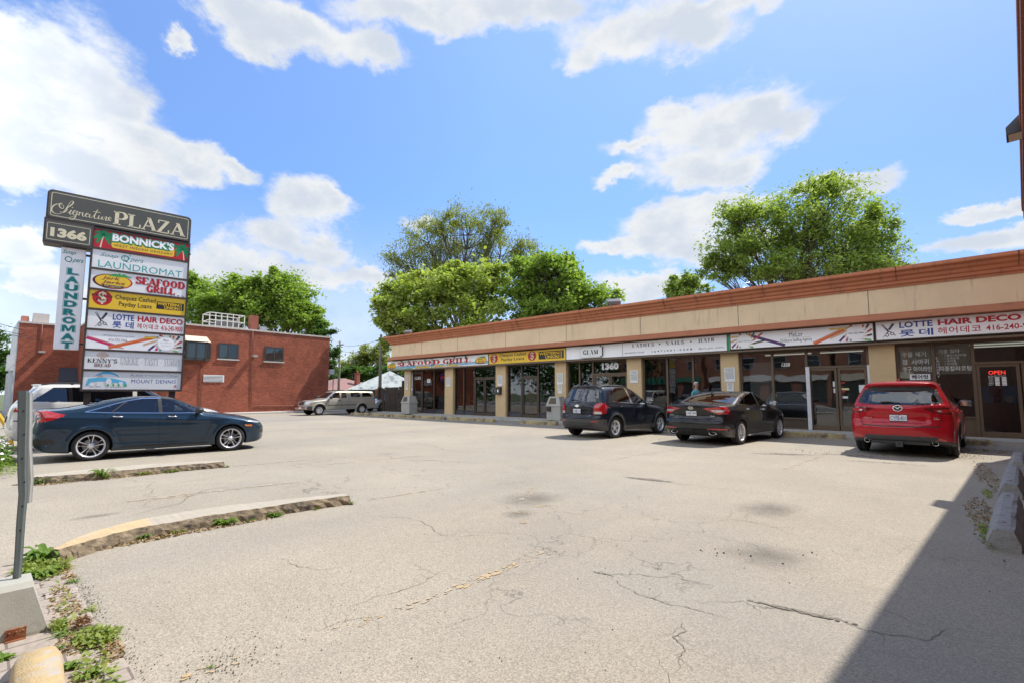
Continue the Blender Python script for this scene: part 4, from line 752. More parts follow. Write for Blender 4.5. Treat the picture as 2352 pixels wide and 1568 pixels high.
def d1(F):
    F.rect(-30.50, -19.93, 3.28, 3.46, SE_, 0); F.rect(-30.50, -19.93, 3.36, 3.40, SK_, 1); F.poly([(-27.5, 3.23), (-22.0, 3.23), (-22.6, 3.32), (-24.5, 3.34), (-26.9, 3.31)], CR_, 1)
    F.rect(-30.5, -27.4, 3.23, 3.28, GL_, 1)
    for a, hh, fl in ((-28.75, 0.26, 1), (-27.9, .2, -1), (-26.0, 0.2, 1), (-23.0, 0.24, -1), (-21.9, .2, 1)): palm(F, a, 3.76, hh, 1, fl, G_)
    for tx, bx, sp in (('SEAFO', (-29.20, -26.18, 3.45, 3.73), 1), ('O', (-26.08, -25.32, 3.45, 3.73), 1), ('D', (-25.16, -24.42, 3.45, 3.73), 1), ('GRILL', (-24.12, -21.45, 3.45, 3.73), 1)):
        o = 0.022; F.serif(tx, (bx[0] - o, bx[1] + o, bx[2] - o, bx[3] + o), W_, 4, thick=0.34, thin=0.17, gap=0.04); F.serif(tx, bx, R_, 6, thick=0.25, thin=0.11, gap=0.07)
    for tx, bx in (('Breakfast', (-27.05, -25.50, 3.25, 3.43)), ('Lunch', (-25.05, -24.10, 3.25, 3.43)), ('Dinner', (-23.65, -22.58, 3.25, 3.43))): F.text(tx, (bx[0] - .02, bx[1] + .02, bx[2] - .012, bx[3] + .012), BR_, 7, 0.04); F.text(tx, bx, Y_, 8, 0.02)
    F.ell(-23.87, 3.34, 0.05, 0.035, Y_, 8)
    F.text('Jamaican Cuisine', (-29.4, -28.0, 3.27, 3.34), W_, 7); F.text('LLBO', (-21.68, -21.06, 3.27, 3.35), W_, 7, 0.01); F.text('Take Out', (-25.9, -25.4, 3.75, 3.80), G_, 7); F.text('Eat In', (-23.9, -23.5, 3.77, 3.81), G_, 7)
    jerk_logo(F, -29.95, 3.49, 0.50, 0.22, 6); jerk_logo(F, -20.52, 3.50, 0.48, 0.22, 6)
shop_sign(-30.52, -19.91, 3.22, 3.85, 'long white and red seafood grill sign box with palm trees at the far left', d1, dividers=(-25.24,))
def d2(F):
    coin_logo(F, -19.42, 3.55, 0.30, 0.27, 0); coin_logo(F, -16.50, 3.56, 0.30, 0.27, 0)
    F.text('Cheques Cashed', (-18.99, -16.93, 3.58, 3.80), K_, 0, 0.015); F.text('Payday Loans', (-18.85, -17.07, 3.33, 3.55), K_, 0, 0.015); wu_logo(F, -16.03, -14.34, 3.34, 3.76, 0)
shop_sign(-19.85, -14.22, 3.23, 3.85, 'yellow cheque cashing sign box with two red coin badges', d2, Y_)
def d3(F):
    F.rect(-10.93, -10.905, 3.25, 3.85, GR_, 0)
    F.serif('LASHES', (-10.40, -9.32, 3.63, 3.78), K_, 0, thick=0.22, gap=0.28); F.serif('NAILS', (-8.76, -7.94, 3.63, 3.78), K_, 0, thick=0.22, gap=0.28); F.serif('HAIR', (-7.30, -6.64, 3.64, 3.79), K_, 0, thick=0.22, gap=0.28)
    F.ell(-9.05, 3.70, 0.04, 0.03, K_, 0); F.ell(-7.63, 3.71, 0.04, 0.03, K_, 0)
    F.text('1360 WESTON ROAD', (-10.85, -9.80, 3.35, 3.42), K_, 0, 0.006); F.text('( 6 4 7 ) 4 0 1 - 5 2 6 8', (-9.44, -7.58, 3.32, 3.43), K_, 0, 0.015); F.text('@pure_glam_studios_', (-7.31, -6.22, 3.33, 3.43), K_, 0)
    F.rect(-6.155, -6.05, 3.24, 3.87, G_, 1)
shop_sign(-14.18, -6.04, 3.24, 3.87, 'long white beauty studio sign box reading lashes nails hair', d3)
# raised badge on the white sign
e = empty('sign_badge', (-12.64, 20.36, 3.55), 0, 'raised grey plaque with cut corners and black edge on white beauty sign', 'sign badge')
c = 0.10; a, b = 0.66, 0.28; oct_ = [(-a + c, -b), (a - c, -b), (a - c, -b + c * .5), (a, -b + c * .6), (a, b - c * .6), (a - c, b - c * .5), (a - c, b), (-a + c, b), (-a + c, b - c * .5), (-a, b - c * .6), (-a, -b + c * .6), (-a + c, -b + c * .5)]
mb = MB(); mb.prism(oct_, -0.05, 0.045, 'y'); o = recalc(mb.build('badge_body', BLACKP)); o.parent = e
F = Face(lambda a_, b_, d: Vector((a_, -0.052 - d, b_))); F.poly([(x * 0.995, y * 0.99) for x, y in oct_], BG_, 0); f = F.fn(1); n = len(oct_); F.mb.add([f(x * .96, y * .92) for x, y in oct_] + [f(x * .945, y * .89) for x, y in oct_], [(i, (i + 1) % n, n + (i + 1) % n, n + i) for i in range(n)], GR_)
F.serif('GLAM', (-0.44, 0.43, -0.12, 0.10), K_, 2, thick=0.25, thin=0.05, gap=0.12); F.text('P U R E', (-0.13, 0.13, 0.16, 0.20), GR_, 2); F.text('S T U D I O S', (-0.25, 0.25, -0.22, -0.175), GR_, 2); o = F.mb.build('badge_face', SM_); o.parent = e
def d4(F):
    cl = (-6.01, -1.33, 3.29, 3.88)
    pencil(F, (-4.03, 3.31), (-5.40, 3.83), 0.11, P_, 1, lead=K_); pencil(F, (-3.10, 3.30), (-1.93, 3.84), 0.13, O_, 1, lead=K_)
    pencil_ring(F, -5.48, 3.57, 0.27, cl, 1); pencil_ring(F, -1.81, 3.59, 0.27, cl, 2)
    F.text('www.melor.ca', (-5.70, -5.26, 3.54, 3.60), K_, 9); F.text('416.722.7446', (-2.03, -1.59, 3.55, 3.61), K_, 9, 0.01)
    F.text('MeLor', (-3.88, -3.43, 3.60, 3.78), K_, 1, 0.012); F.rect(-4.16, -3.17, 3.565, 3.573, GR_, 0); F.text('Childcare Staffing Agency', (-4.19, -3.14, 3.39, 3.54), K_, 1)
shop_sign(-6.00, -1.33, 3.28, 3.88, 'white staffing agency sign box with printed colouring pencils', d4)
def d5(F):
    scissors(F, -1.12, -0.74, 3.36, 3.83, 0)
    F.text('LOTTE', (-0.62, 0.22, 3.64, 3.84), B_, 0, 0.03); F.text('롯데', (-0.63, 0.22, 3.35, 3.58), B_, 0, 0.02, 0, 1.3)
    F.text('HAIR DECO', (0.34, 2.19, 3.64, 3.83), R_, 0, 0.045); F.text('헤어데코', (0.33, 1.33, 3.36, 3.58), R_, 0, 0.012, 0, 1.1); F.text('416-240-9800', (1.43, 2.62, 3.38, 3.55), R_, 0, 0.02)
shop_sign(-1.25, 2.95, 3.29, 3.90, 'white hair salon sign box with scissors and Korean lettering', d5)

# ------------------------------------------------------------------ notices and the letter box on the pillars
def notice(x0, x1, z0, z1, label, rows, pink=False):
    e = empty('notice_board', ((x0 + x1) / 2, 20.62, z0), 0, label, 'notice', 'parking notices on the pillars'); w = (x1 - x0) / 2; h = z1 - z0
    mb = MB(); mb.bbox(-w, w, -0.022, -0.001, 0, h, 0.004); o = mb.build('notice_plate', mat('notice_pink', (0.62, 0.52, 0.50), 0.6) if pink else PAPER); o.parent = e
    F = Face(lambda a, b, d: Vector((a, -0.022 - d, b))); z = h * 0.93; kk = lambda q: K_ if not pink else GR_
    for tx, hh, ww in rows:
        F.text(tx, (-w * ww, w * ww, z - hh * h, z), kk(0), 0, 0.01); z -= hh * h * 1.38
    F.rrect(-w * 0.95, w * 0.95, h * 0.02, h * 0.98, 0.015, GR_, 0, 0.006)
    o = F.mb.build('notice_print', SM_); o.parent = e
BIG = [('PRIVATE PROPERTY', 0.05, .8), ('IMMEDIATE', 0.075, .72), ('CUSTOMER', 0.075, .72), ('PARKING ONLY', 0.075, .86), ('UNAUTHORIZED', 0.05, .7), ('VEHICLES WILL BE', 0.05, .8), ('TICKETED AND/OR', 0.05, .8), ('TOWED AWAY AT', 0.05, .75), ('OWNERS EXPENSE', 0.05, .8)]
SML = [('NOTICE', 0.13, .6), ('NO LOITERING', 0.06, .7), ('NO DUMPING', 0.06, .6), ('24 HOUR', 0.06, .5), ('VIDEO', 0.06, .4), ('SURVEILLANCE', 0.06, .7)]
for x0, x1, z0, z1, lb, rows, pk in [(-28.58, -28.16, 2.24, 2.86, 'sun-bleached pink parking notice on the far left end pillar', BIG, True), (-28.50, -28.20, 1.74, 2.22, 'small white notice below the pink notice on the end pillar', SML, False),
        (-23.98, -23.57, 1.94, 2.56, 'white parking notice on pillar between restaurant window and glass double doors', BIG, False), (-19.33, -18.92, 1.93, 2.56, 'white parking notice above the black letter box on pillar', BIG, False),
        (-14.95, -14.55, 1.95, 2.56, 'white parking notice on pillar left of the 1360 doorway', BIG, False), (-14.90, -14.61, 1.47, 1.93, 'small white notice under the parking notice left of the 1360 doorway', SML, False),
        (-10.66, -10.24, 1.97, 2.58, 'white parking notice on pillar right of the 1360 doorway', BIG, False), (-6.36, -5.93, 1.95, 2.55, 'white parking notice on pillar behind the black sedan', BIG, False), (-6.28, -6.0, 1.50, 1.92, 'small white notice under the parking notice behind the black sedan', SML, False)]: notice(x0, x1, z0, z1, lb, rows, pk)
e = empty('letter_box', (-19.17, 20.62, 1.42), 0, 'black wall letter box with white oval on a beige pillar', 'letter box')
mb = MB(); mb.bbox(-0.19, 0.19, -0.15, 0.0, 0, 0.40, 0.02); mb.prism([(-0.16, 0.40), (0.0, 0.40), (0.0, 0.46)], -0.19, 0.19, 'x'); o = recalc(mb.build('box_body', DARKM)); o.parent = e
F = Face(lambda a, b, d: Vector((a, -0.151 - d, b))); F.ell(0.0, 0.22, 0.05, 0.09, W_, 0); o = F.mb.build('box_emblem', SM_); o.parent = e

# ------------------------------------------------------------------ pylon sign
pyl = empty('pylon_sign', (-16.4, 2.86, 0), R(-7), 'tall brown pylon sign with stacked tenant panels under a plaza name board', 'pylon sign')
def U(y): return (y - 2.86) * 1.006
def pyl_part(mb, name, mats): o = mb.build(name, mats); o.parent = pyl; return o
FX = 0.20
FPY = lambda a, b, d: Vector((FX + 0.008 + d, a, b))
mb = MB()
for y in (1.93, 3.72): mb.box(-0.11, 0.11, U(y) - 0.07, U(y) + 0.07, -0.1, 6.0)
pyl_part(mb, 'post', cBM)
u0, u1 = U(1.80), U(3.91)
mb = MB(); mb.box(-FX, FX - 0.005, u0, u1, 1.53, 5.86); pyl_part(mb, 'cabinet', cBM)
mb = MB()
zr = [1.56, 2.08, 2.61, 3.14, 3.67, 4.20, 4.75, 5.29, 5.83]
for z in zr: mb.box(FX - 0.003, FX + 0.03, u0, u1, z - 0.026, z + 0.026)
for y in (u0, u1): mb.box(FX - 0.004, FX + 0.028, y - 0.02, y + 0.02, 1.53, 5.86)
pyl_part(mb, 'panel_rail', cBM)
# header board with rounded top corners, and the number box
def hb(mb, a0, a1, b0, b1, r, x0, x1):
    pts = [(a0, b0), (a1, b0)]
    for (cx, t0) in ((a1 - r, 0), (a0 + r, 90)):
        for j in range(7): t = R(t0 + 90 * j / 6); pts.append((cx + r * math.cos(t), b1 - r + r * math.sin(t)))
    mb.prism(pts, x0, x1, 'x')
hA, hB = U(0.905), U(3.915)
mb = MB(); hb(mb, hA, hB, 5.885, 6.62, 0.11, -0.24, 0.24); recalc(pyl_part(mb, 'header_board', cBM))
mb = MB(); mb.box(-0.24, 0.24, U(0.885), U(1.82), 5.25, 5.88); pyl_part(mb, 'number_box', cBM)
F = Face(lambda a, b, d: Vector((0.243 + d, a, b)))
F.rrect(hA + 0.03, hB - 0.03, 5.905, 6.595, 0.09, OL_, 0); F.rrect(hA + 0.075, hB - 0.065, 5.945, 6.555, 0.05, CR_, 1, 0.014)
F.serif('PLAZA', (U(2.185), U(3.77), 6.01, 6.37), CR_, 2, thick=0.20, thin=0.075, gap=0.02)
SG = lambda pts: [(U(a), b - 0.025) for a, b in pts]
# hand-lettered name, thin cream strokes
def cursive(pts, w, vary=True):
    sp = spline(SG(pts), 6); n = len(sp); ws = []
    for i in range(n):
        t = sp[min(i + 1, n - 1)] - sp[max(i - 1, 0)]; ws.append(w * .62 * (0.6 + 1.0 * max(0, -t.y) / max(t.length, 1e-6)) if vary else w)
    F.stroke(sp, ws, CR_, 2)
cursive([(1.19, 6.33), (1.14, 6.31), (1.14, 6.23), (1.20, 6.19), (1.21, 6.27), (1.13, 6.30), (1.04, 6.24), (1.00, 6.12), (1.05, 6.04), (1.14, 6.04), (1.22, 6.12), (1.28, 6.27), (1.33, 6.40), (1.37, 6.44), (1.385, 6.39), (1.33, 6.30), (1.28, 6.24), (1.27, 6.17), (1.22, 6.10), (1.15, 6.10)], 0.026)
cursive([(1.30, 6.10), (1.36, 6.20), (1.335, 6.12), (1.35, 6.08), (1.40, 6.13), (1.46, 6.19), (1.42, 6.20), (1.39, 6.13), (1.42, 6.08), (1.47, 6.15), (1.48, 6.19), (1.43, 6.00), (1.36, 5.95), (1.33, 5.985), (1.42, 6.05), (1.52, 6.14)], 0.022)
cursive([(1.52, 6.19), (1.51, 6.09), (1.53, 6.16), (1.575, 6.19), (1.575, 6.12), (1.60, 6.09), (1.66, 6.16), (1.70, 6.18), (1.66, 6.19), (1.63, 6.13), (1.66, 6.09), (1.71, 6.14), (1.72, 6.18), (1.71, 6.11), (1.74, 6.09), (1.80, 6.18), (1.86, 6.34), (1.81, 6.17), (1.81, 6.10), (1.85, 6.09), (1.90, 6.18)], 0.022)
cursive([(1.90, 6.19), (1.885, 6.11), (1.92, 6.10), (1.965, 6.18), (1.955, 6.11), (1.985, 6.10), (2.02, 6.18), (2.05, 6.19), (2.035, 6.11), (2.05, 6.09), (2.11, 6.14), (2.14, 6.18), (2.11, 6.20), (2.085, 6.15), (2.11, 6.10), (2.15, 6.13)], 0.022)
F.stroke(SG([(1.78, 6.27), (1.92, 6.275)]), 0.014, CR_, 3); F.ell(U(1.375), 6.245, 0.013, 0.013, CR_, 3)
pyl_part(F.mb, 'name_lettering', SM_)
F = Face(lambda a, b, d: Vector((0.243 + d, a, b)))
F.rrect(U(0.92), U(1.79), 5.29, 5.82, 0.02, OL_, 0); F.rrect(U(0.945), U(1.755), 5.33, 5.765, 0.03, CR_, 1, 0.012); F.text('1366', (U(1.01), U(1.69), 5.41, 5.655), CR_, 2, 0.055); pyl_part(F.mb, 'number_lettering', SM_)
def tenant(i, bgm, draw, z0, z1):
    F = Face(FPY); a0, a1 = u0 + 0.025, u1 - 0.02; F.mb.add([FPY(a0, z0, 0), FPY(a1, z0, 0), FPY(a1, z1, 0), FPY(a0, z1, 0)], [(0, 1, 2, 3)], bgm)
    A = lambda t: a0 + t * (a1 - a0); B = lambda t: z0 + t * (z1 - z0); draw(F, A, B); pyl_part(F.mb, 'tenant_panel', SM_)
def BX(A, B, s0, s1, t0, t1): return (A(s0), A(s1), B(t0), B(t1))
cGi = G_
def p1(F, A, B):
    palm(F, A(0.095), B(0.72), 0.34, 0, 1, cGi); palm(F, A(0.93), B(0.66), 0.34, 0, -1, cGi)
    F.rrect(*BX(A, B, .175, .84, .10, .62), 0.06, Y_, 3); F.rrect(*BX(A, B, .17, .845, .09, .63), 0.06, R_, 2)
    F.text("BONNICK'S", BX(A, B, .165, .85, .42, .97), cGi, 5, 0.13); F.text("BONNICK'S", (A(.172), A(.84), B(.40), B(.92)), cGi, 4, 0.13); F.text("BONNICK'S", BX(A, B, .18, .835, .48, .92), W_, 6, 0.045); F.text('WEST INDIAN GROCERY', BX(A, B, .20, .82, .20, .33), BR_, 5, 0.01, 0, 1.25)
def p2(F, A, B):
    F.text('Soap', BX(A, B, .07, .25, .60, .86), TD_, 0, 0.0, 0.45); F.ell(A(.32), B(.72), 0.085, 0.085, T_, 0, 0.70); F.ell(A(.335), B(.73), 0.06, 0.07, TD_, 1, 0.8); F.poly([(A(.30), B(.55)), (A(.335), B(.60)), (A(.36), B(.50))], TD_, 0); F.text('pera', BX(A, B, .37, .51, .52, .76), TD_, 0, 0.0, 0.45); F.text("'", BX(A, B, .365, .375, .86, .95), TD_, 0)
    F.text('LAUNDROMAT', BX(A, B, .06, .94, .06, .44), T_, 0, 0.02, 0, 1.0)
def p3(F, A, B):
    jerk_logo(F, A(.22), B(.46), 0.40, 0.20, 0)
    for o, mi, k in ((0.010, GR_, 2), (0, R_, 4)): F.serif('SEAFOOD', (A(.445) + o, A(.98) + o, B(.50) - o, B(.88) - o), mi, k, thick=0.28, thin=0.12, gap=0.05); F.serif('GRILL', (A(.56) + o, A(.87) + o, B(.10) - o, B(.46) - o), mi, k, thick=0.28, thin=0.12, gap=0.05)
    F.text('L L B O', BX(A, B, .83, .98, .02, .10), K_, 4, 0.01)
def p4(F, A, B):
    coin_logo(F, A(.125), B(.60), 0.20, 0.20, 0); F.text('Cheques Cashed', BX(A, B, .25, .67, .52, .86), K_, 0, 0.015); F.text('Payday Loans', BX(A, B, .29, .63, .16, .50), K_, 0, 0.015); wu_logo(F, A(.68), A(.985), B(.28), B(.72), 0)
def p5(F, A, B):
    scissors(F, A(.06), A(.19), B(.10), B(.92), 0); F.text('LOTTE', BX(A, B, .24, .455, .54, .88), B_, 0, 0.03); F.text('롯 데', BX(A, B, .24, .455, .10, .48), B_, 0, 0.02); F.text('HAIR DECO', BX(A, B, .49, .985, .54, .88), R_, 0, 0.04); F.text('헤어데코', BX(A, B, .49, .72, .14, .46), R_, 0, 0.01, 0, 1.15); F.text('416-240-9800', BX(A, B, .745, .985, .12, .44), R_, 0, 0.015)
def p6(F, A, B):
    pencil(F, (A(.0) + .01, B(.60)), (A(.38), B(.02) + .02), 0.085, M_, 0); pencil(F, (A(.22), B(.04) + .03), (A(.73), B(.88)), 0.085, O_, 1, lead=K_)
    pencil_ring(F, A(.81), B(.48), 0.21, (A(.55), A(1.0), B(0), B(1)), 5)
    F.text('1358 Weston Road, Unit 10, York, Ontario', BX(A, B, .16, .47, .72, .80), GR_, 2); F.text('416.722.7446', BX(A, B, .215, .40, .46, .62), GR_, 2, 0.01); F.text('MeLor', BX(A, B, .78, .84, .62, .74), K_, 9); F.text('Childcare Staffing Agency', BX(A, B, .74, .88, .50, .55), GR_, 9); F.text('www.melor.ca', BX(A, B, .76, .86, .34, .40), GR_, 9)
def p7(F, A, B):
    for t in (-50, -30, -10, 10, 30, 50): F.poly([(A(.17), B(.55)), (A(.17) + .16 * math.sin(R(t - 8)), B(.55) + .20 * math.cos(R(t - 8))), (A(.17) + .16 * math.sin(R(t + 8)), B(.55) + .20 * math.cos(R(t + 8)))], PK_, 0)
    F.serif("KENNY'S", BX(A, B, .03, .315, .36, .58), K_, 2, thick=0.19, thin=0.07); F.serif('BREAD', BX(A, B, .095, .255, .14, .32), BR_, 2, thick=0.19, thin=0.07); F.ell(A(.17), B(.08), .006, .006, K_, 2)
    F.serif('UNIQUE - TASTY - YUMMY', BX(A, B, .345, .985, .30, .70), GR_, 2, thick=0.12, thin=0.045, gap=0.03)
def p8(F, A, B):
    sp = [(A(.225) + .27 * math.cos(R(t)), B(.52) + .19 * math.sin(R(t))) for t in range(25, 160, 9)]; F.stroke(sp, [0.012 + 0.055 * math.sin(math.pi * i / (len(sp) - 1)) for i in range(len(sp))], SK_, 0); F.ell(A(.16), B(.70), 0.055, 0.055, PK_, 1)
    F.stroke([(A(.04), B(.20)), (A(.06), B(.50)), (A(.19), B(.56)), (A(.30), B(.48)), (A(.40), B(.36)), (A(.42), B(.18))], [0.05, 0.10, 0.10, 0.11, 0.09, 0.05], SK_, 2)
    for x0, x1, t in ((.07, .115, .32), (.13, .185, .42), (.30, .33, .36), (.345, .385, .42)): F.rect(A(x0), A(x1), B(.16), B(t), BG_, 3)
    F.ell(A(.245), B(.40), 0.06, 0.10, BG_, 4); 
    for x in (.24, .29, .345): F.ell(A(x), B(.24), 0.022, 0.03, GL_, 5); F.rect(A(x) - .004, A(x) + .004, B(.10), B(.22), GL_, 5)
    F.rect(A(.40), A(.425), B(.16), B(.28), GL_, 4)
    F.text('Action', BX(A, B, .45, .585, .74, .92), GR_, 0, 0, 0.3); F.text('for Neighbourhood', BX(A, B, .60, .825, .76, .86), GR_, 0, 0, 0.3); F.text('Change', BX(A, B, .84, .975, .70, .92), GR_, 0, 0, 0.3); F.rect(A(.45), A(.98), B(.655), B(.665), GR_, 0)
    F.text('MOUNT DENNIS', BX(A, B, .47, .945, .36, .58), B_, 0, 0.01, 0, 1.1); F.ell(A(.94), B(.20), 0.028, 0.036, R_, 1); F.ell(A(.937), B(.21), 0.012, 0.012, W_, 2); F.text('United Way', BX(A, B, .92, .965, .07, .10), GR_, 1)
for i, (bgm, dr) in enumerate([(BG_, p8), (BG_, p7), (W_, p6), (BG_, p5), (Y_, p4), (BG_, p3), (BG_, p2), (R_, p1)]): tenant(i, bgm, dr, zr[i] + 0.027, zr[i + 1] - 0.027)
# vertical laundry board hung beside it on brackets
lb = empty('hanging_sign', (-16.4, 2.86, 2.59), R(-7), 'tall narrow white laundromat board with green letters beside the pylon', 'sign board')
mb = MB(); a0, a1 = U(1.225), U(1.70); mb.bbox(-0.07, 0.07, a0, a1, 0, 2.63, 0.01); o = mb.build('board_panel', cW); o.parent = lb
F = Face(lambda a, b, d: Vector((0.071 + d, a, b)))
for i, ch in enumerate('LAUNDROMAT'):
    zt = 2.10 - i * 0.212; w = 0.17 if ch in 'LT' else 0.20; cx = U(1.475); wl_ = 0.14 if ch == 'L' else w
    bx = (cx - w * 0.62, cx + w * 0.62, zt - 0.165, zt)
    F.text(ch, (bx[0] - .018, bx[1] + .018, bx[2] - .016, bx[3] + .016), TD_, 0, 0.09); F.text(ch, (bx[0] - .010, bx[1] + .010, bx[2] - .009, bx[3] + .009), W_, 1, 0.08); F.text(ch, bx, TD_, 2, 0.06)
F.text('Soap', (U(1.25), U(1.51), 2.44, 2.57), TD_, 0, 0.01, 0.45); F.ell(U(1.375), 2.33, 0.072, 0.075, TD_, 0, 0.72); F.poly([(U(1.36), 2.27), (U(1.40), 2.28), (U(1.42), 2.24)], TD_, 0); F.text('pera', (U(1.45), U(1.66), 2.24, 2.36), TD_, 0, 0.01, 0.45)
o = F.mb.build('board_lettering', SM_); o.parent = lb
mb = MB()
for z in (2.48, 1.32, 0.13): mb.box(-0.03, 0.03, a1, U(1.80) - 0.0, z, z + 0.05)
o = mb.build('bracket', DARKM); o.parent = lb
# ------------------------------------------------------------------ vehicles: bodies grown from an implicit surface
def smax(a, b, k):
    h = np.clip(0.5 + 0.5 * (a - b) / k, 0, 1); return b + (a - b) * h + k * h * (1 - h)
def curve1(pts, n=400):
    """smooth interpolation table through (x, v) points"""
    sp = spline(pts, 12); xs = np.array([p[0] for p in sp]); vs = np.array([p[1] for p in sp]); o = np.argsort(xs, kind='stable'); xs = xs[o]; vs = vs[o]
    return lambda x: np.interp(x, xs, vs)
def poly1(pts):
    xs = np.array([p[0] for p in pts]); vs = np.array([p[1] for p in pts]); return lambda x: np.interp(x, xs, vs)
def soft(x, a, b, s): return 1 / (1 + np.exp(-np.clip((x - a) / s, -30, 30))) * 1 / (1 + np.exp(np.clip((x - b) / s, -30, 30)))
class Body:
    def __init__(s, sp):
        s.sp = sp; s.w = sp['w']; s.Tc = curve1(sp['top']); s.P = curve1(sp['plan']); s.S = curve1(sp['side']); s.Rr = curve1(sp['rear']); s.Fr = curve1(sp['front']); s.Bt = poly1(sp['bottom'])
        s.belt = poly1(sp['belt']); xm = sp['xmid']; s.xm = xm
    def W(s, x, z):
        sp = s.sp; b = s.belt(x); zz = np.minimum(z, b); base = s.P(x) * s.S(zz)
        up = np.maximum(z - b, 0); w = base - up * sp['tumble'] - up ** 2 * sp.get('tumble2', 0.10)
        for (pts, amp, wd) in sp.get('crease', []):
            zc = np.interp(x, [p[0] for p in pts], [p[1] for p in pts]); fade = soft(x, pts[0][0], pts[-1][0], 0.08)
            w = w + amp * fade * np.exp(-((z - zc) / wd) ** 2)
        for xw in (0.0, sp['wb']):
            r = np.sqrt((x - xw) ** 2 + (z - sp['zw']) ** 2); w = w + sp.get('flare', 0.022) * np.exp(-((r - sp['ra'] - 0.02) / 0.06) ** 2)
        if 'step' in sp:
            zs, dp = sp['step']; w = w - dp / (1 + np.exp(np.clip((zs - z) / -0.012, -40, 40)) ) * 0 + 0
        return w
    def f(s, x, y, z):
        sp = s.sp; ay = np.abs(y); k = sp.get('k', 0.09)
        fs = ay - s.W(x, z)
        cv = sp.get('cv', 0.22); xe = x + np.tanh((x - s.xm) * 2.2) * cv * y * y
        T = s.Tc(xe); e = 0.02; dT = (s.Tc(xe + e) - s.Tc(xe - e)) / (2 * e); c = 1 / np.sqrt(1 + dT * dT)
        ft = (z - T + sp.get('crown', 0.06) * (y / s.w) ** 2) * c
        o = smax(fs, ft, k)
        rx = s.Rr(z) + sp.get('rcurve', 0.16) * (ay / s.w) ** 2.4
        for (y0, y1, z0, z1, d, sf) in sp.get('rdents', []): rx = rx + d * soft(ay if y0 >= 0 else y, y0, y1, sf) * soft(z, z0, z1, sf)
        de = (s.Rr(z + e) - s.Rr(z - e)) / (2 * e); o = smax(o, (rx - x) / np.sqrt(1 + de * de), sp.get('kr', 0.07))
        fx = s.Fr(z) - sp.get('fcurve', 0.30) * (ay / s.w) ** 2.4
        for (y0, y1, z0, z1, d, sf) in sp.get('fdents', []): fx = fx - d * soft(ay, y0, y1, sf) * soft(z, z0, z1, sf)
        o = smax(o, x - fx, sp.get('kf', 0.09)); o = smax(o, s.Bt(x) - z, 0.05)
        for xw in (0.0, sp['wb']):
            d = np.sqrt((x - xw) ** 2 + (z - sp['zw']) ** 2) - sp['ra']; carve = np.maximum(d, (s.w - 0.34) - ay); o = np.maximum(o, -carve)
        return o
    def grad(s, p, e=0.004):
        x, y, z = p.T; g = np.stack([(s.f(x + e, y, z) - s.f(x - e, y, z)), (s.f(x, y + e, z) - s.f(x, y - e, z)), (s.f(x, y, z + e) - s.f(x, y, z - e))], 1) / (2 * e)
        return g
    def project(s, p, it=3):
        for _ in range(it):
            g = s.grad(p); v = s.f(*p.T); p = p - g * np.clip(v / np.maximum((g * g).sum(1), 0.05), -0.03, 0.03)[:, None]
        return p
    def solve(s, path, proj, side):
        """points of a path drawn in a projection, laid on the surface; returns points, outward normals"""
        P = np.array(path, float); n = len(P)
        if proj == 'side': a = np.stack([P[:, 0], np.full(n, 1.3 * side), P[:, 1]], 1); ax = 1; d = -side
        elif proj == 'rear': a = np.stack([np.full(n, -2.0), P[:, 0], P[:, 1]], 1); ax = 0; d = 1
        elif proj == 'front': a = np.stack([np.full(n, s.sp['wb'] + 1.5), P[:, 0], P[:, 1]], 1); ax = 0; d = -1
        else: a = np.stack([P[:, 0], P[:, 1], np.full(n, 2.2)], 1); ax = 2; d = -1
        for _ in range(140):
            v = s.f(*a.T); a[:, ax] += d * np.clip(v, -0.02, 0.05) * 0.8
        g = s.grad(a); g /= np.linalg.norm(g, axis=1)[:, None]; return a, g
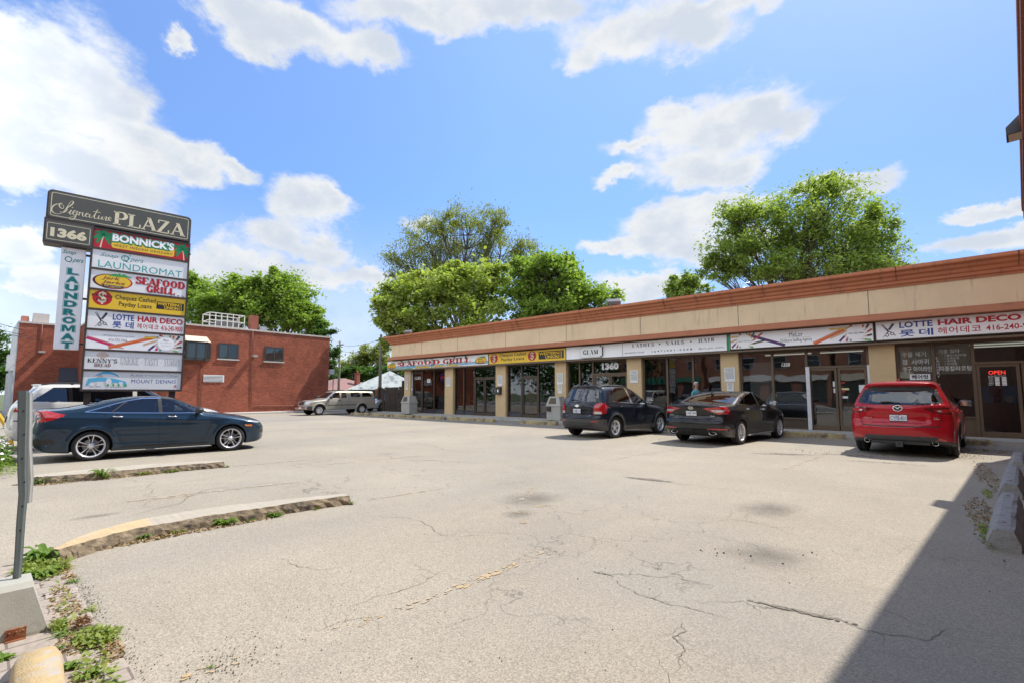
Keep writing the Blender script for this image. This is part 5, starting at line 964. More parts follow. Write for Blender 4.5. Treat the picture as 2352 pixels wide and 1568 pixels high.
def nets(B, h):
    sp = B.sp; x0, x1 = -sp['ro'] - 0.10, sp['wb'] + sp['fo'] + 0.10; ym = sp['w'] + 0.08; z0, z1 = 0.08, sp['h'] + 0.10
    xs = np.arange(x0, x1, h, dtype=np.float64); ys = np.arange(-ym - h * .37, ym, h); zs = np.arange(z0, z1, h)
    X, Y, Z = np.meshgrid(xs, ys, zs, indexing='ij'); F = B.f(X, Y, Z); nx, ny, nz = F.shape; S = F < 0
    # cells whose corners differ
    cnt = np.zeros((nx - 1, ny - 1, nz - 1), np.int8)
    for i in (0, 1):
        for j in (0, 1):
            for k in (0, 1): cnt += S[i:nx - 1 + i, j:ny - 1 + j, k:nz - 1 + k]
    act = (cnt > 0) & (cnt < 8); idx = np.full(act.shape, -1, np.int64); ii = np.argwhere(act); idx[act] = np.arange(len(ii))
    acc = np.zeros((len(ii), 3)); num = np.zeros(len(ii))
    cor = [(i, j, k) for i in (0, 1) for j in (0, 1) for k in (0, 1)]
    for a in range(8):
        for b in range(a + 1, 8):
            ca, cb = cor[a], cor[b]
            if sum(abs(p - q) for p, q in zip(ca, cb)) != 1: continue
            fa = F[ii[:, 0] + ca[0], ii[:, 1] + ca[1], ii[:, 2] + ca[2]]; fb = F[ii[:, 0] + cb[0], ii[:, 1] + cb[1], ii[:, 2] + cb[2]]; m = (fa < 0) != (fb < 0)
            t = np.where(m, fa / np.where(m, fa - fb, 1), 0); pa = np.array(ca, float); pb_ = np.array(cb, float); acc += np.where(m[:, None], pa + (pb_ - pa) * t[:, None], 0); num += m
    V = (ii + acc / num[:, None]) * h + np.array([xs[0], ys[0], zs[0]])
    fs = []
    for ax in range(3):
        sl0 = [slice(None)] * 3; sl1 = [slice(None)] * 3; sl0[ax] = slice(0, -1); sl1[ax] = slice(1, None)
        m = S[tuple(sl0)] != S[tuple(sl1)]; o = [a for a in range(3) if a != ax]
        e = np.argwhere(m); ok = (e[:, o[0]] > 0) & (e[:, o[1]] > 0) & (e[:, o[0]] < F.shape[o[0]] - 1) & (e[:, o[1]] < F.shape[o[1]] - 1); e = e[ok]
        q = []
        for da, db in ((1, 1), (0, 1), (0, 0), (1, 0)):
            c = e.copy(); c[:, o[0]] -= da; c[:, o[1]] -= db; q.append(idx[c[:, 0], c[:, 1], c[:, 2]])
        q = np.stack(q, 1); inn = S[e[:, 0], e[:, 1], e[:, 2]]; flip = inn if ax != 1 else ~inn
        q[~flip] = q[~flip][:, ::-1]; fs.append(q)
    return V, np.concatenate(fs)
def inpoly(px, py, poly):
    r = np.zeros(len(px), bool); n = len(poly)
    for i in range(n):
        (x0, y0), (x1, y1) = poly[i], poly[(i + 1) % n]; c = (y0 > py) != (y1 > py)
        with np.errstate(divide='ignore', invalid='ignore'): t = (x1 - x0) * (py - y0) / (y1 - y0 if y1 != y0 else 1e-9) + x0
        r ^= c & (px < t)
    return r
def snap(px, py, poly, h):
    """nearest boundary point for those closer than h"""
    best = np.full(len(px), 1e9); bx = px.copy(); by = py.copy(); n = len(poly)
    for i in range(n):
        (x0, y0), (x1, y1) = poly[i], poly[(i + 1) % n]; dx, dy = x1 - x0, y1 - y0; L = dx * dx + dy * dy
        if L < 1e-12: continue
        t = np.clip(((px - x0) * dx + (py - y0) * dy) / L, 0, 1); qx = x0 + t * dx; qy = y0 + t * dy; d = np.hypot(px - qx, py - qy); m = d < best; best = np.where(m, d, best); bx = np.where(m, qx, bx); by = np.where(m, qy, by)
    m = best < h; return m, bx, by
def fsmooth(poly, k=5):
    p = list(poly); sp = spline(p + [p[0]], k); return [(q[0], q[1]) for q in sp[:-1]]

def paint(name, col, metal=0.35, rough=0.38, flake=0.0):
    if name in MATS: return MATS[name]
    m = bpy.data.materials.new(name); m.use_nodes = True; nt = m.node_tree; b = nt.nodes['Principled BSDF']; N = nt.nodes.new; Lk = nt.links.new
    b.inputs['Metallic'].default_value = metal; b.inputs['Roughness'].default_value = rough; b.inputs['Coat Weight'].default_value = 0.8; b.inputs['Coat Roughness'].default_value = 0.02; b.inputs['Specular IOR Level'].default_value = 0.15
    t = N('ShaderNodeTexCoord'); n = N('ShaderNodeTexNoise'); n.inputs['Scale'].default_value = 3.0; n.inputs['Detail'].default_value = 8; n.inputs['Roughness'].default_value = 0.75; Lk(t.outputs['Object'], n.inputs['Vector'])
    # thin road dust low on the sills
    sp_ = N('ShaderNodeSeparateXYZ'); Lk(t.outputs['Object'], sp_.inputs[0]); mr = N('ShaderNodeMapRange'); Lk(sp_.outputs[2], mr.inputs[0])
    for i, v in ((1, 0.2), (2, 0.75), (3, 0.08), (4, 0.0)): mr.inputs[i].default_value = v
    mu = N('ShaderNodeMath'); mu.operation = 'MULTIPLY'; Lk(mr.outputs[0], mu.inputs[0]); Lk(n.outputs['Fac'], mu.inputs[1])
    g = N('ShaderNodeNewGeometry'); mx = N('ShaderNodeMixRGB'); Lk(mu.outputs[0], mx.inputs[0]); mx.inputs[1].default_value = (*col, 1); mx.inputs[2].default_value = (0.30, 0.27, 0.23, 1)
    m2 = N('ShaderNodeMixRGB'); Lk(g.outputs['Backfacing'], m2.inputs[0]); Lk(mx.outputs[0], m2.inputs[1]); m2.inputs[2].default_value = (0.05, 0.048, 0.045, 1); Lk(m2.outputs[0], b.inputs['Base Color'])
    MATS[name] = m; return m
TYRE = mat('tyre_rubber', (0.022, 0.022, 0.022), 0.85, var=0.3, vscale=20, bump=0.2, bscale=50)
RIMS = mat('alloy_silver', (0.72, 0.72, 0.73), 0.3, 0.45); RIMD = mat('alloy_dark', (0.03, 0.03, 0.032), 0.4, 0.5); DISC = mat('brake_disc', (0.25, 0.24, 0.23), 0.4, 0.8)
PLAS = mat('black_plastic', (0.028, 0.027, 0.026), 0.55, var=0.15, vscale=6); PLASG = mat('grey_plastic', (0.060, 0.058, 0.055), 0.65, var=0.2, vscale=6); CHRM = mat('chrome', (0.78, 0.78, 0.78), 0.12, 1.0); WELL = mat('wheel_well', (0.012, 0.012, 0.012), 0.95)
CGL = glass_mat('car_glass', (0.30, 0.33, 0.32), 0.05, 1.55, 0.0); CGD = glass_mat('privacy_glass', (0.06, 0.065, 0.07), 0.06, 1.55, 0.0)
LRED = mat('lamp_red', (0.42, 0.008, 0.012), 0.12, spec=0.7, coat=0.8); LCLR = mat('lamp_clear', (0.52, 0.53, 0.55), 0.12, 0.3, coat=0.8); LAMB = mat('lamp_amber', (0.75, 0.20, 0.02), 0.2, coat=0.6); LDRK = mat('lamp_dark_red', (0.10, 0.006, 0.008), 0.10, coat=1.0)
PLTW = mat('plate_white', (0.72, 0.73, 0.74), 0.5); PLTB = mat('plate_blue', (0.03, 0.06, 0.22), 0.5); TRIM_IN = mat('cabin_trim', (0.035, 0.034, 0.033), 0.8); SEAT = mat('cabin_seat', (0.075, 0.07, 0.065), 0.85, var=0.15)

def wheel(parent, x, y, zw, r, wdt, rr, style, side):
    """tyre and rim; local +z of the lathe points outward"""
    M = Matrix.Translation((x, y, zw)) @ Matrix.Rotation(R(-90 * side), 4, 'X')
    e = MB(); h = wdt / 2
    prof = [(rr, -h * .75), (rr + 0.01, -h), (r - 0.055, -h), (r - 0.012, -h * 0.82), (r, -h * 0.55), (r, -h * .08), (r - .008, -h * .06), (r - .008, h * .06), (r, h * .08), (r, h * 0.55), (r - 0.012, h * 0.82), (r - 0.055, h), (rr + 0.012, h * 0.97), (rr, h * 0.85), (rr - 0.012, h * 0.6)]
    e.lathe(prof, 40, M); w = e.build('wheel', TYRE, parent)
    g = MB(); g.lathe([(rr - 0.002, h * 0.86), (rr + .006, h * 0.9), (rr - 0.004, h * 0.93), (rr - 0.022, h * 0.82), (rr - 0.03, h * 0.3), (rr - .03, -h * .5)], 40, M, 0)
    g.lathe([(0.0, h * .05), (0.14, h * .05), (0.15, -h * .1)], 24, M, 2); g.lathe([(0.0, -h * .3), (rr - 0.02, -h * .3)], 24, M, 3)
    n = style['n']; zt = h * style.get('dish', 0.72)
    def spoke(a, pts, z_in, z_out, mi, th=0.035):
        c, s_ = math.cos(a), math.sin(a); n2 = len(pts); rm = max(p[0] for p in pts)
        vs = []
        for dz in (0, -th):
            for (pr, pt) in pts: vs.append(M @ Vector((pr * c - pt * s_, pr * s_ + pt * c, z_in + (z_out - z_in) * pr / rm + dz)))
        g.add(vs, [tuple(range(n2))] + [(i, (i + 1) % n2, n2 + (i + 1) % n2, n2 + i) for i in range(n2)], mi)
    for i in range(n):
        a = 2 * math.pi * i / n + 0.3
        for (pts, mi) in style['sp']: spoke(a, [(p[0] * (rr - 0.012), p[1] * rr) for p in pts], zt - 0.012, zt, mi)
    g.lathe([(0, zt + .004), (0.032, zt + 0.004), (0.036, zt - 0.004), (0.062, zt - 0.016), (0.066, zt - .05)], 20, M, style.get('hub', 0))
    o = g.build('rim', [RIMS, RIMD, DISC, WELL]); o.parent = w; return w
def car(sp, loc, heading, label, group=None, name='parked_car', cat='car', h=0.022):
    B = Body(sp); V, Fq = nets(B, h); V = B.project(V, 2)
    g = B.grad(V); N = g / np.maximum(np.linalg.norm(g, axis=1), 1e-6)[:, None]
    tags = sp['tags']
    def pj(P, proj): return (P[:, 0], P[:, 2]) if proj == 'side' else (P[:, 1], P[:, 2]) if proj in ('rear', 'front') else (P[:, 0], P[:, 1])
    def okm(P, Nn, proj, cond):
        m = {'side': np.abs(Nn[:, 1]) > 0.25, 'rear': (Nn[:, 0] < -0.12) & (P[:, 0] < sp['xmid']), 'front': (Nn[:, 0] > 0.12) & (P[:, 0] > sp['xmid']), 'top': Nn[:, 2] > 0.25}[proj]
        if cond: m = m & cond(P, Nn)
        return m
    for (nm, mt, proj, poly, cond) in tags:
        m = okm(V, N, proj, cond); a, b = pj(V, proj); k, qa, qb = snap(a, b, poly, h * 0.62); k &= m
        if proj == 'side': V[k, 0] = qa[k]; V[k, 2] = qb[k]
        elif proj == 'top': V[k, 0] = qa[k]; V[k, 1] = qb[k]
        else: V[k, 1] = qa[k]; V[k, 2] = qb[k]
        ax = {'side': 1, 'rear': 0, 'front': 0, 'top': 2}[proj]
        if k.any():
            P = V[k]
            for _ in range(3):
                e = 0.004; P1 = P.copy(); P2 = P.copy(); P1[:, ax] += e; P2[:, ax] -= e; dv = (B.f(*P1.T) - B.f(*P2.T)) / (2 * e); ok2 = np.abs(dv) > 0.2; P[:, ax] -= np.where(ok2, np.clip(B.f(*P.T) / np.where(ok2, dv, 1), -0.03, 0.03), 0)
            V[k] = P
    C = V[Fq].mean(1); NF = N[Fq].mean(1); own = np.full(len(Fq), -1)
    for t, (nm, mt, proj, poly, cond) in enumerate(tags):
        a, b = pj(C, proj); m = okm(C, NF, proj, cond) & inpoly(a, b, poly); own[m] = t
    bmat = np.zeros(len(Fq), int)
    for xw in (0.0, sp['wb']):
        r = np.hypot(C[:, 0] - xw, C[:, 2] - sp['zw']); bmat[(r < sp['ra'] + 0.004) & (np.abs(C[:, 1]) < sp['w'] + .1)] = 2
    bmat[(NF[:, 2] < -0.8) & (C[:, 2] < 0.4)] = 2
    if 'cladding' in sp: bmat[(bmat == 0) & sp['cladding'](C, NF)] = 1
    root = empty(name, loc, heading, label, cat, group)
    def emit(mask, nm, mats, mi=None, push=0.0):
        q = Fq[mask]
        if not len(q): return None
        u, inv = np.unique(q, return_inverse=True); q2 = inv.reshape(q.shape); vv = V[u] + N[u] * push
        me = bpy.data.meshes.new(nm); me.from_pydata([tuple(p) for p in vv], [], [tuple(f) for f in q2])
        for m_ in mats: me.materials.append(m_)
        if mi is not None: me.polygons.foreach_set('material_index', mi[mask])
        me.polygons.foreach_set('use_smooth', np.ones(len(q), bool)); me.update(); o = bpy.data.objects.new(nm, me); COL.objects.link(o); o.parent = root; return o
    body = emit(own < 0, 'body', [sp['paint'], sp.get('clad', PLASG), WELL], bmat)
    groups = {}
    for t, tg in enumerate(tags): groups.setdefault((tg[0], tg[1].name), []).append(t)
    for (nm, mn), ts in groups.items():
        for side in ((1, -1) if tags[ts[0]][2] == 'side' or nm in ('tail_light', 'headlight', 'reflector') else (0,)):
            m = np.isin(own, ts)
            if side: m = m & (C[:, 1] * side > 0)
            emit(m, nm, [tags[ts[0]][1]], None, 0.003 if 'light' in nm or nm == 'reflector' else 0.0)
    # panel gaps and trim
    def ribbon(mb, path, proj, side, wd, mi, off=0.0025, closed=False):
        pth = np.array([tuple(p) for p in path], float)
        if closed: pth = np.vstack([pth, pth[:1]])
        dd = np.gradient(pth, axis=0); L = np.maximum(np.hypot(dd[:, 0], dd[:, 1]), 1e-9); nn = np.stack([-dd[:, 1] / L, dd[:, 0] / L], 1) * wd / 2
        if proj != 'side' and side < 0: pass
        p1, g1 = B.solve(pth + nn, proj, side); p2, g2 = B.solve(pth - nn, proj, side); p1 = p1 + g1 * off; p2 = p2 + g2 * off; n = len(pth)
        mb.add([tuple(p) for p in np.vstack([p1, p2])], [(i, i + 1, n + i + 1, n + i) for i in range(n - 1)], mi, True)
    def dens(path, st=0.04):
        o = []
        for p, q in zip(path[:-1], path[1:]):
            k = max(1, int(math.hypot(q[0] - p[0], q[1] - p[1]) / st)); o += [(p[0] + (q[0] - p[0]) * i / k, p[1] + (q[1] - p[1]) * i / k) for i in range(k)]
        return o + [path[-1]]
    mb = MB()
    for (path, proj) in sp.get('gaps', []):
        for side in ((1, -1) if proj == 'side' else (1,)): ribbon(mb, dens(path), proj, side, 0.009, 0)
    if mb.v: o = mb.build('panel_gap', mat('gap_black', (0.006, 0.006, 0.006), 0.9)); o.parent = body
    for pj_, side in (('side', 1), ('side', -1), ('rear', 1), ('front', 1)):
        mb = MB()
        for (path, proj, wd, mi) in sp.get('trims', []):
            if proj == pj_: ribbon(mb, dens(path), proj, side, wd, mi, 0.006)
        if mb.v: o = mb.build('trim_strip', [CHRM, PLAS, sp['paint']]); o.parent = root
    # cabin: floor pan, dashboard and seats seen through the glass
    mb = MB(); cx0, cx1, zb, cw = sp['cabin']; mb.bbox(cx0, cx1, -cw, cw, 0.35, zb, 0.04, 0)
    for sx in sp['seats']:
        for sy in (-0.38, 0.38): mb.bbox(sx - 0.10, sx + 0.06, sy - 0.25, sy + 0.25, 0.5, zb + 0.22, 0.05, 1); mb.bbox(sx - 0.09, sx + 0.0, sy - 0.13, sy + 0.13, zb + 0.24, zb + 0.40, 0.035, 1)
    dx = sp['seats'][-1] + 0.55; t = [(dx + 0.36 * 0 - 0.03 * math.sin(a), 0.38 + 0.18 * math.cos(a), zb + 0.06 + 0.18 * math.sin(a)) for a in [i * 6.283 / 16 for i in range(17)]]; mb.tube(t, 0.014, 6, 0)
    o = mb.build('cabin', [TRIM_IN, SEAT]); o.parent = root
    for xw in (0.0, sp['wb']):
        for sd in (1, -1): wheel(root, xw, sd * (sp['w'] - sp['tw'] / 2 - sp.get('inset', 0.015)), sp['r'], sp['r'], sp['tw'], sp['rim'], sp['style'], sd)
    # mirrors, handles
    mx_, mz_, ms = sp['mirror']
    for sd in (1, -1):
        p, _ = B.solve([(mx_, mz_)], 'side', sd); y = p[0, 1]; bm = bmesh.new(); bmesh.ops.create_uvsphere(bm, u_segments=16, v_segments=10, radius=1.0)
        mb = MB(); vs = []
        for v in bm.verts:
            c = v.co; xx = c.x * 0.095 * ms; xx = max(xx, -0.055 * ms); vs.append((mx_ - 0.02 + xx, y + sd * (0.155 + c.y * 0.125 * ms), mz_ + 0.045 + c.z * 0.085 * ms * (1.0 - 0.25 * c.y * -sd)))
        mb.add(vs, [[v.index for v in f.verts] for f in bm.faces], 0, True); bm.free()
        mb.tube([(mx_, y - sd * 0.02, mz_ - 0.02), (mx_ - .01, y + sd * 0.09, mz_ + 0.01)], [0.03, 0.022], 6, 1)
        mb.bbox(mx_ - 0.02 - 0.058 * ms, mx_ - 0.02 - 0.050 * ms, y + sd * 0.155 - 0.09 * ms, y + sd * 0.155 + 0.09 * ms, mz_ - 0.01, mz_ + 0.10 * ms, 0.003, 2)
        o = mb.build('side_mirror', [sp.get('mirror_mat', sp['paint']), PLAS, mat('mirror_glass', (0.6, 0.62, 0.63), 0.03, 1.0)]); o.parent = root
    for (hx, hz) in sp.get('handles', []):
        for sd in (1, -1):
            p, gn = B.solve([(hx, hz)], 'side', sd); y = p[0, 1]; mb = MB(); mb.tube([(hx - 0.10, y + sd * 0.002, hz + .006), (hx - 0.075, y + sd * 0.028, hz + .005), (hx, y + sd * 0.034, hz), (hx + 0.075, y + sd * 0.028, hz - .005), (hx + 0.10, y + sd * 0.002, hz - .006)], [.010, .013, .014, .013, .010], 8); mb.lathe([(0.0, 0.004), (0.05, 0.003), (0.055, 0.0)], 14, Matrix.Translation((hx, y - sd * 0.001, hz)) @ Matrix.Rotation(R(-90 * sd), 4, 'X') , 1)
            o = mb.build('door_handle', [sp.get('handle_mat', CHRM), WELL]); o.parent = root
    # rear details drawn on the tail: plate, badge, letters
    def rear_pt(y, z, off):
        p, gn = B.solve([(y, z)], 'rear', 1); return Vector(p[0]) + Vector(gn[0]) * off, Vector(gn[0])
    if 'plate' in sp:
        py, pz, txt = sp['plate']; c, nn = rear_pt(py, pz, 0.012); up = Vector((0, 0, 1)); nn = Vector((nn.x, 0, nn.z)).normalized(); rt = Vector((0, -1, 0)); up = rt.cross(nn) * 1.0
        if up.z < 0: up = -up
        fnp = lambda a, b, d: c + rt * a + up * b + nn * d
        mb = MB(); mb.add([fnp(a, b, d) for d in (-0.01, 0.006) for a, b in ((-.155, -.08), (.155, -.08), (.155, .08), (-.155, .08))], [(0, 1, 2, 3), (4, 7, 6, 5), (0, 4, 5, 1), (1, 5, 6, 2), (2, 6, 7, 3), (3, 7, 4, 0)], 2)
        F = Face(lambda a, b, d: fnp(a, b, 0.006 + d)); F.mb = mb
        put_rect(mb, -.148, .148, -.055, .072, F.fn(0), 0); put_text(mb, txt, (-.135, .135, -.035, .045), F.fn(1), 1, 0.012); put_text(mb, 'ONTARIO', (-.05, .05, .05, .064), F.fn(1), 1); put_text(mb, 'YOURS TO DISCOVER', (-.07, .07, -.052, -.042), F.fn(1), 1)
        o = mb.build('licence_plate', [PLTW, PLTB, PLAS]); o.parent = root
    for (kind, y, z, sz, txt) in sp.get('badges', []):
        c, nn = rear_pt(y, z, 0.006); rt = Vector((0, -1, 0)); up = rt.cross(nn); up = up if up.z > 0 else -up; mb = MB(); fnp = lambda a, b: c + rt * a + up * b; fn2 = lambda a, b: c + rt * a + up * b + nn * 0.004
        if kind == 'text': put_text(mb, txt, (-sz, sz, -sz * 0.16, sz * 0.16), fnp, 0, 0.02, 0.1)
        elif kind == 'wing':      # ring with a winged V inside
            put_ellipse(mb, 0, 0, sz, sz * .8, fnp, 0, 28, 0.84); put_stroke(mb, spline([(-sz * .85, sz * .32), (-sz * .35, sz * .22), (0, -sz * .12), (sz * .35, sz * .22), (sz * .85, sz * .32)], 5), [.02 * sz + .16 * sz * math.sin(math.pi * i / 20) for i in range(21)], fn2, 0); put_ellipse(mb, 0, 0, sz * .84, sz * .66, lambda a, b: c + rt * a + up * b + nn * .001, 1, 24)
        elif kind == 'slant':     # slanted H in an oval
            put_ellipse(mb, 0, 0, sz, sz * .62, fnp, 0, 28, 0.84); put_stroke(mb, spline([(-sz * .55, -sz * .42), (-sz * .28, sz * .10), (-sz * .12, sz * .46)], 4), sz * .17, fn2, 0); put_stroke(mb, spline([(sz * .12, -sz * .46), (sz * .28, -sz * .10), (sz * .55, sz * .42)], 4), sz * .17, fn2, 0); put_stroke(mb, [(-sz * .35, -sz * .06), (sz * .35, sz * .06)], sz * .13, fn2, 0)
        elif kind == 'bow':       # bow-tie shaped badge
            P = [(-1, -.22), (-.92, .22), (-.34, .22), (-.30, .42), (.36, .42), (.40, .22), (1.0, .22), (.92, -.22), (.34, -.22), (.30, -.42), (-.36, -.42), (-.40, -.22)]; put_poly(mb, [(a * sz, b * sz) for a, b in P], fnp, 0); put_poly(mb, [(a * sz * .86, b * sz * .74) for a, b in P], fn2, 2)
        o = mb.build('badge', [CHRM, PLAS, mat('badge_pale', (0.7, 0.66, 0.5), 0.3, 0.5)]); o.parent = root
    for (y, z, r, L) in sp.get('exhaust', []):
        for sd in (1, -1):
            c, _ = rear_pt(sd * y, z, 0.0); mb = MB(); M = Matrix.Translation(c) @ Matrix.Rotation(R(-90), 4, 'Y') @ Matrix.Diagonal((1, L, 1, 1)); mb.lathe([(r * .8, -0.12), (r, -0.1), (r, 0.03), (r * .92, 0.035), (r * .82, 0.02)], 20, M, 0); mb.lathe([(r * .82, 0.02), (r * .8, -.1), (0, -.1)], 20, M, 1); o = mb.build('exhaust_tip', [CHRM, WELL]); o.parent = root
    if 'wiper' in sp:
        (y0, y1, z) = sp['wiper']; pts = [(y0 + (y1 - y0) * i / 8, z + 0.012 * math.sin(i * .5)) for i in range(9)]; p, gn = B.solve(pts, 'rear', 1); p = p + gn * 0.018; mb = MB(); mb.tube([tuple(q) for q in p], [0.02, .018, .016, .014, .012, .010, .009, .008, .006], 6); o = mb.build('wiper', PLAS); o.parent = root
    if 'fin' in sp:
        x = sp['fin']; p, _ = B.solve([(x, 0.0)], 'top', 1); z = p[0, 2]; mb = MB(); mb.prism([(x - 0.08, z - .005), (x + 0.09, z - .01), (x - 0.03, z + 0.055), (x - 0.075, z + 0.06)], -0.018, 0.018, 'y'); o = recalc(mb.build('antenna', sp.get('fin_mat', sp['paint']))); o.parent = root
    if 'rails' in sp:
        xa, xb, yy, up = sp['rails']
        for sd in (1, -1):
            xs_ = np.linspace(xa, xb, 14); p, _ = B.solve([(x, sd * yy) for x in xs_], 'top', 1); mb = MB(); mb.tube([(q[0], q[1], q[2] + up * min(1, 3 * math.sin(math.pi * i / 13))) for i, q in enumerate(p)], 0.018, 8); 
            for i in (4, 9): mb.box(p[i][0] - .03, p[i][0] + .03, p[i][1] - .012, p[i][1] + .012, p[i][2], p[i][2] + up)
            o = mb.build('roof_rail', sp.get('rail_mat', PLAS)); o.parent = root
    return root, B
STY_SPLIT = dict(n=5, dish=0.80, sp=[([(0.15, -0.05), (0.98, -0.20), (1.0, -0.09), (0.55, -0.035), (0.2, 0.0)], 0), ([(0.15, 0.05), (0.98, 0.24), (1.0, 0.34), (0.55, 0.11), (0.2, 0.10)], 0), ([(0.2, -0.02), (0.95, -0.10), (0.98, 0.02), (0.3, 0.05)], 1)])
STY_TRI = dict(n=5, dish=0.72, sp=[([(0.15, -0.14), (0.6, -0.10), (0.99, -0.26), (1.0, -0.13), (0.72, 0.0), (1.0, 0.13), (0.99, 0.26), (0.6, 0.10), (0.15, 0.14)], 0)])
STY_MULTI = dict(n=10, dish=0.78, sp=[([(0.15, -0.055), (0.98, -0.10), (1.0, 0.02), (0.5, 0.03), (0.15, 0.05)], 0)])
STY_CAP = dict(n=8, dish=0.7, sp=[([(0.1, -0.12), (0.75, -0.15), (0.99, -0.20), (0.99, 0.20), (0.75, 0.15), (0.1, 0.12)], 0)])
def refl(poly): return [(-a, b) for a, b in poly]
def both(nm, m, proj, poly, cond=None):
    return [(nm, m, proj, poly, cond), (nm, m, proj, refl(poly)[::-1], cond)]
up_only = lambda P, N: P[:, 2] > 0.6
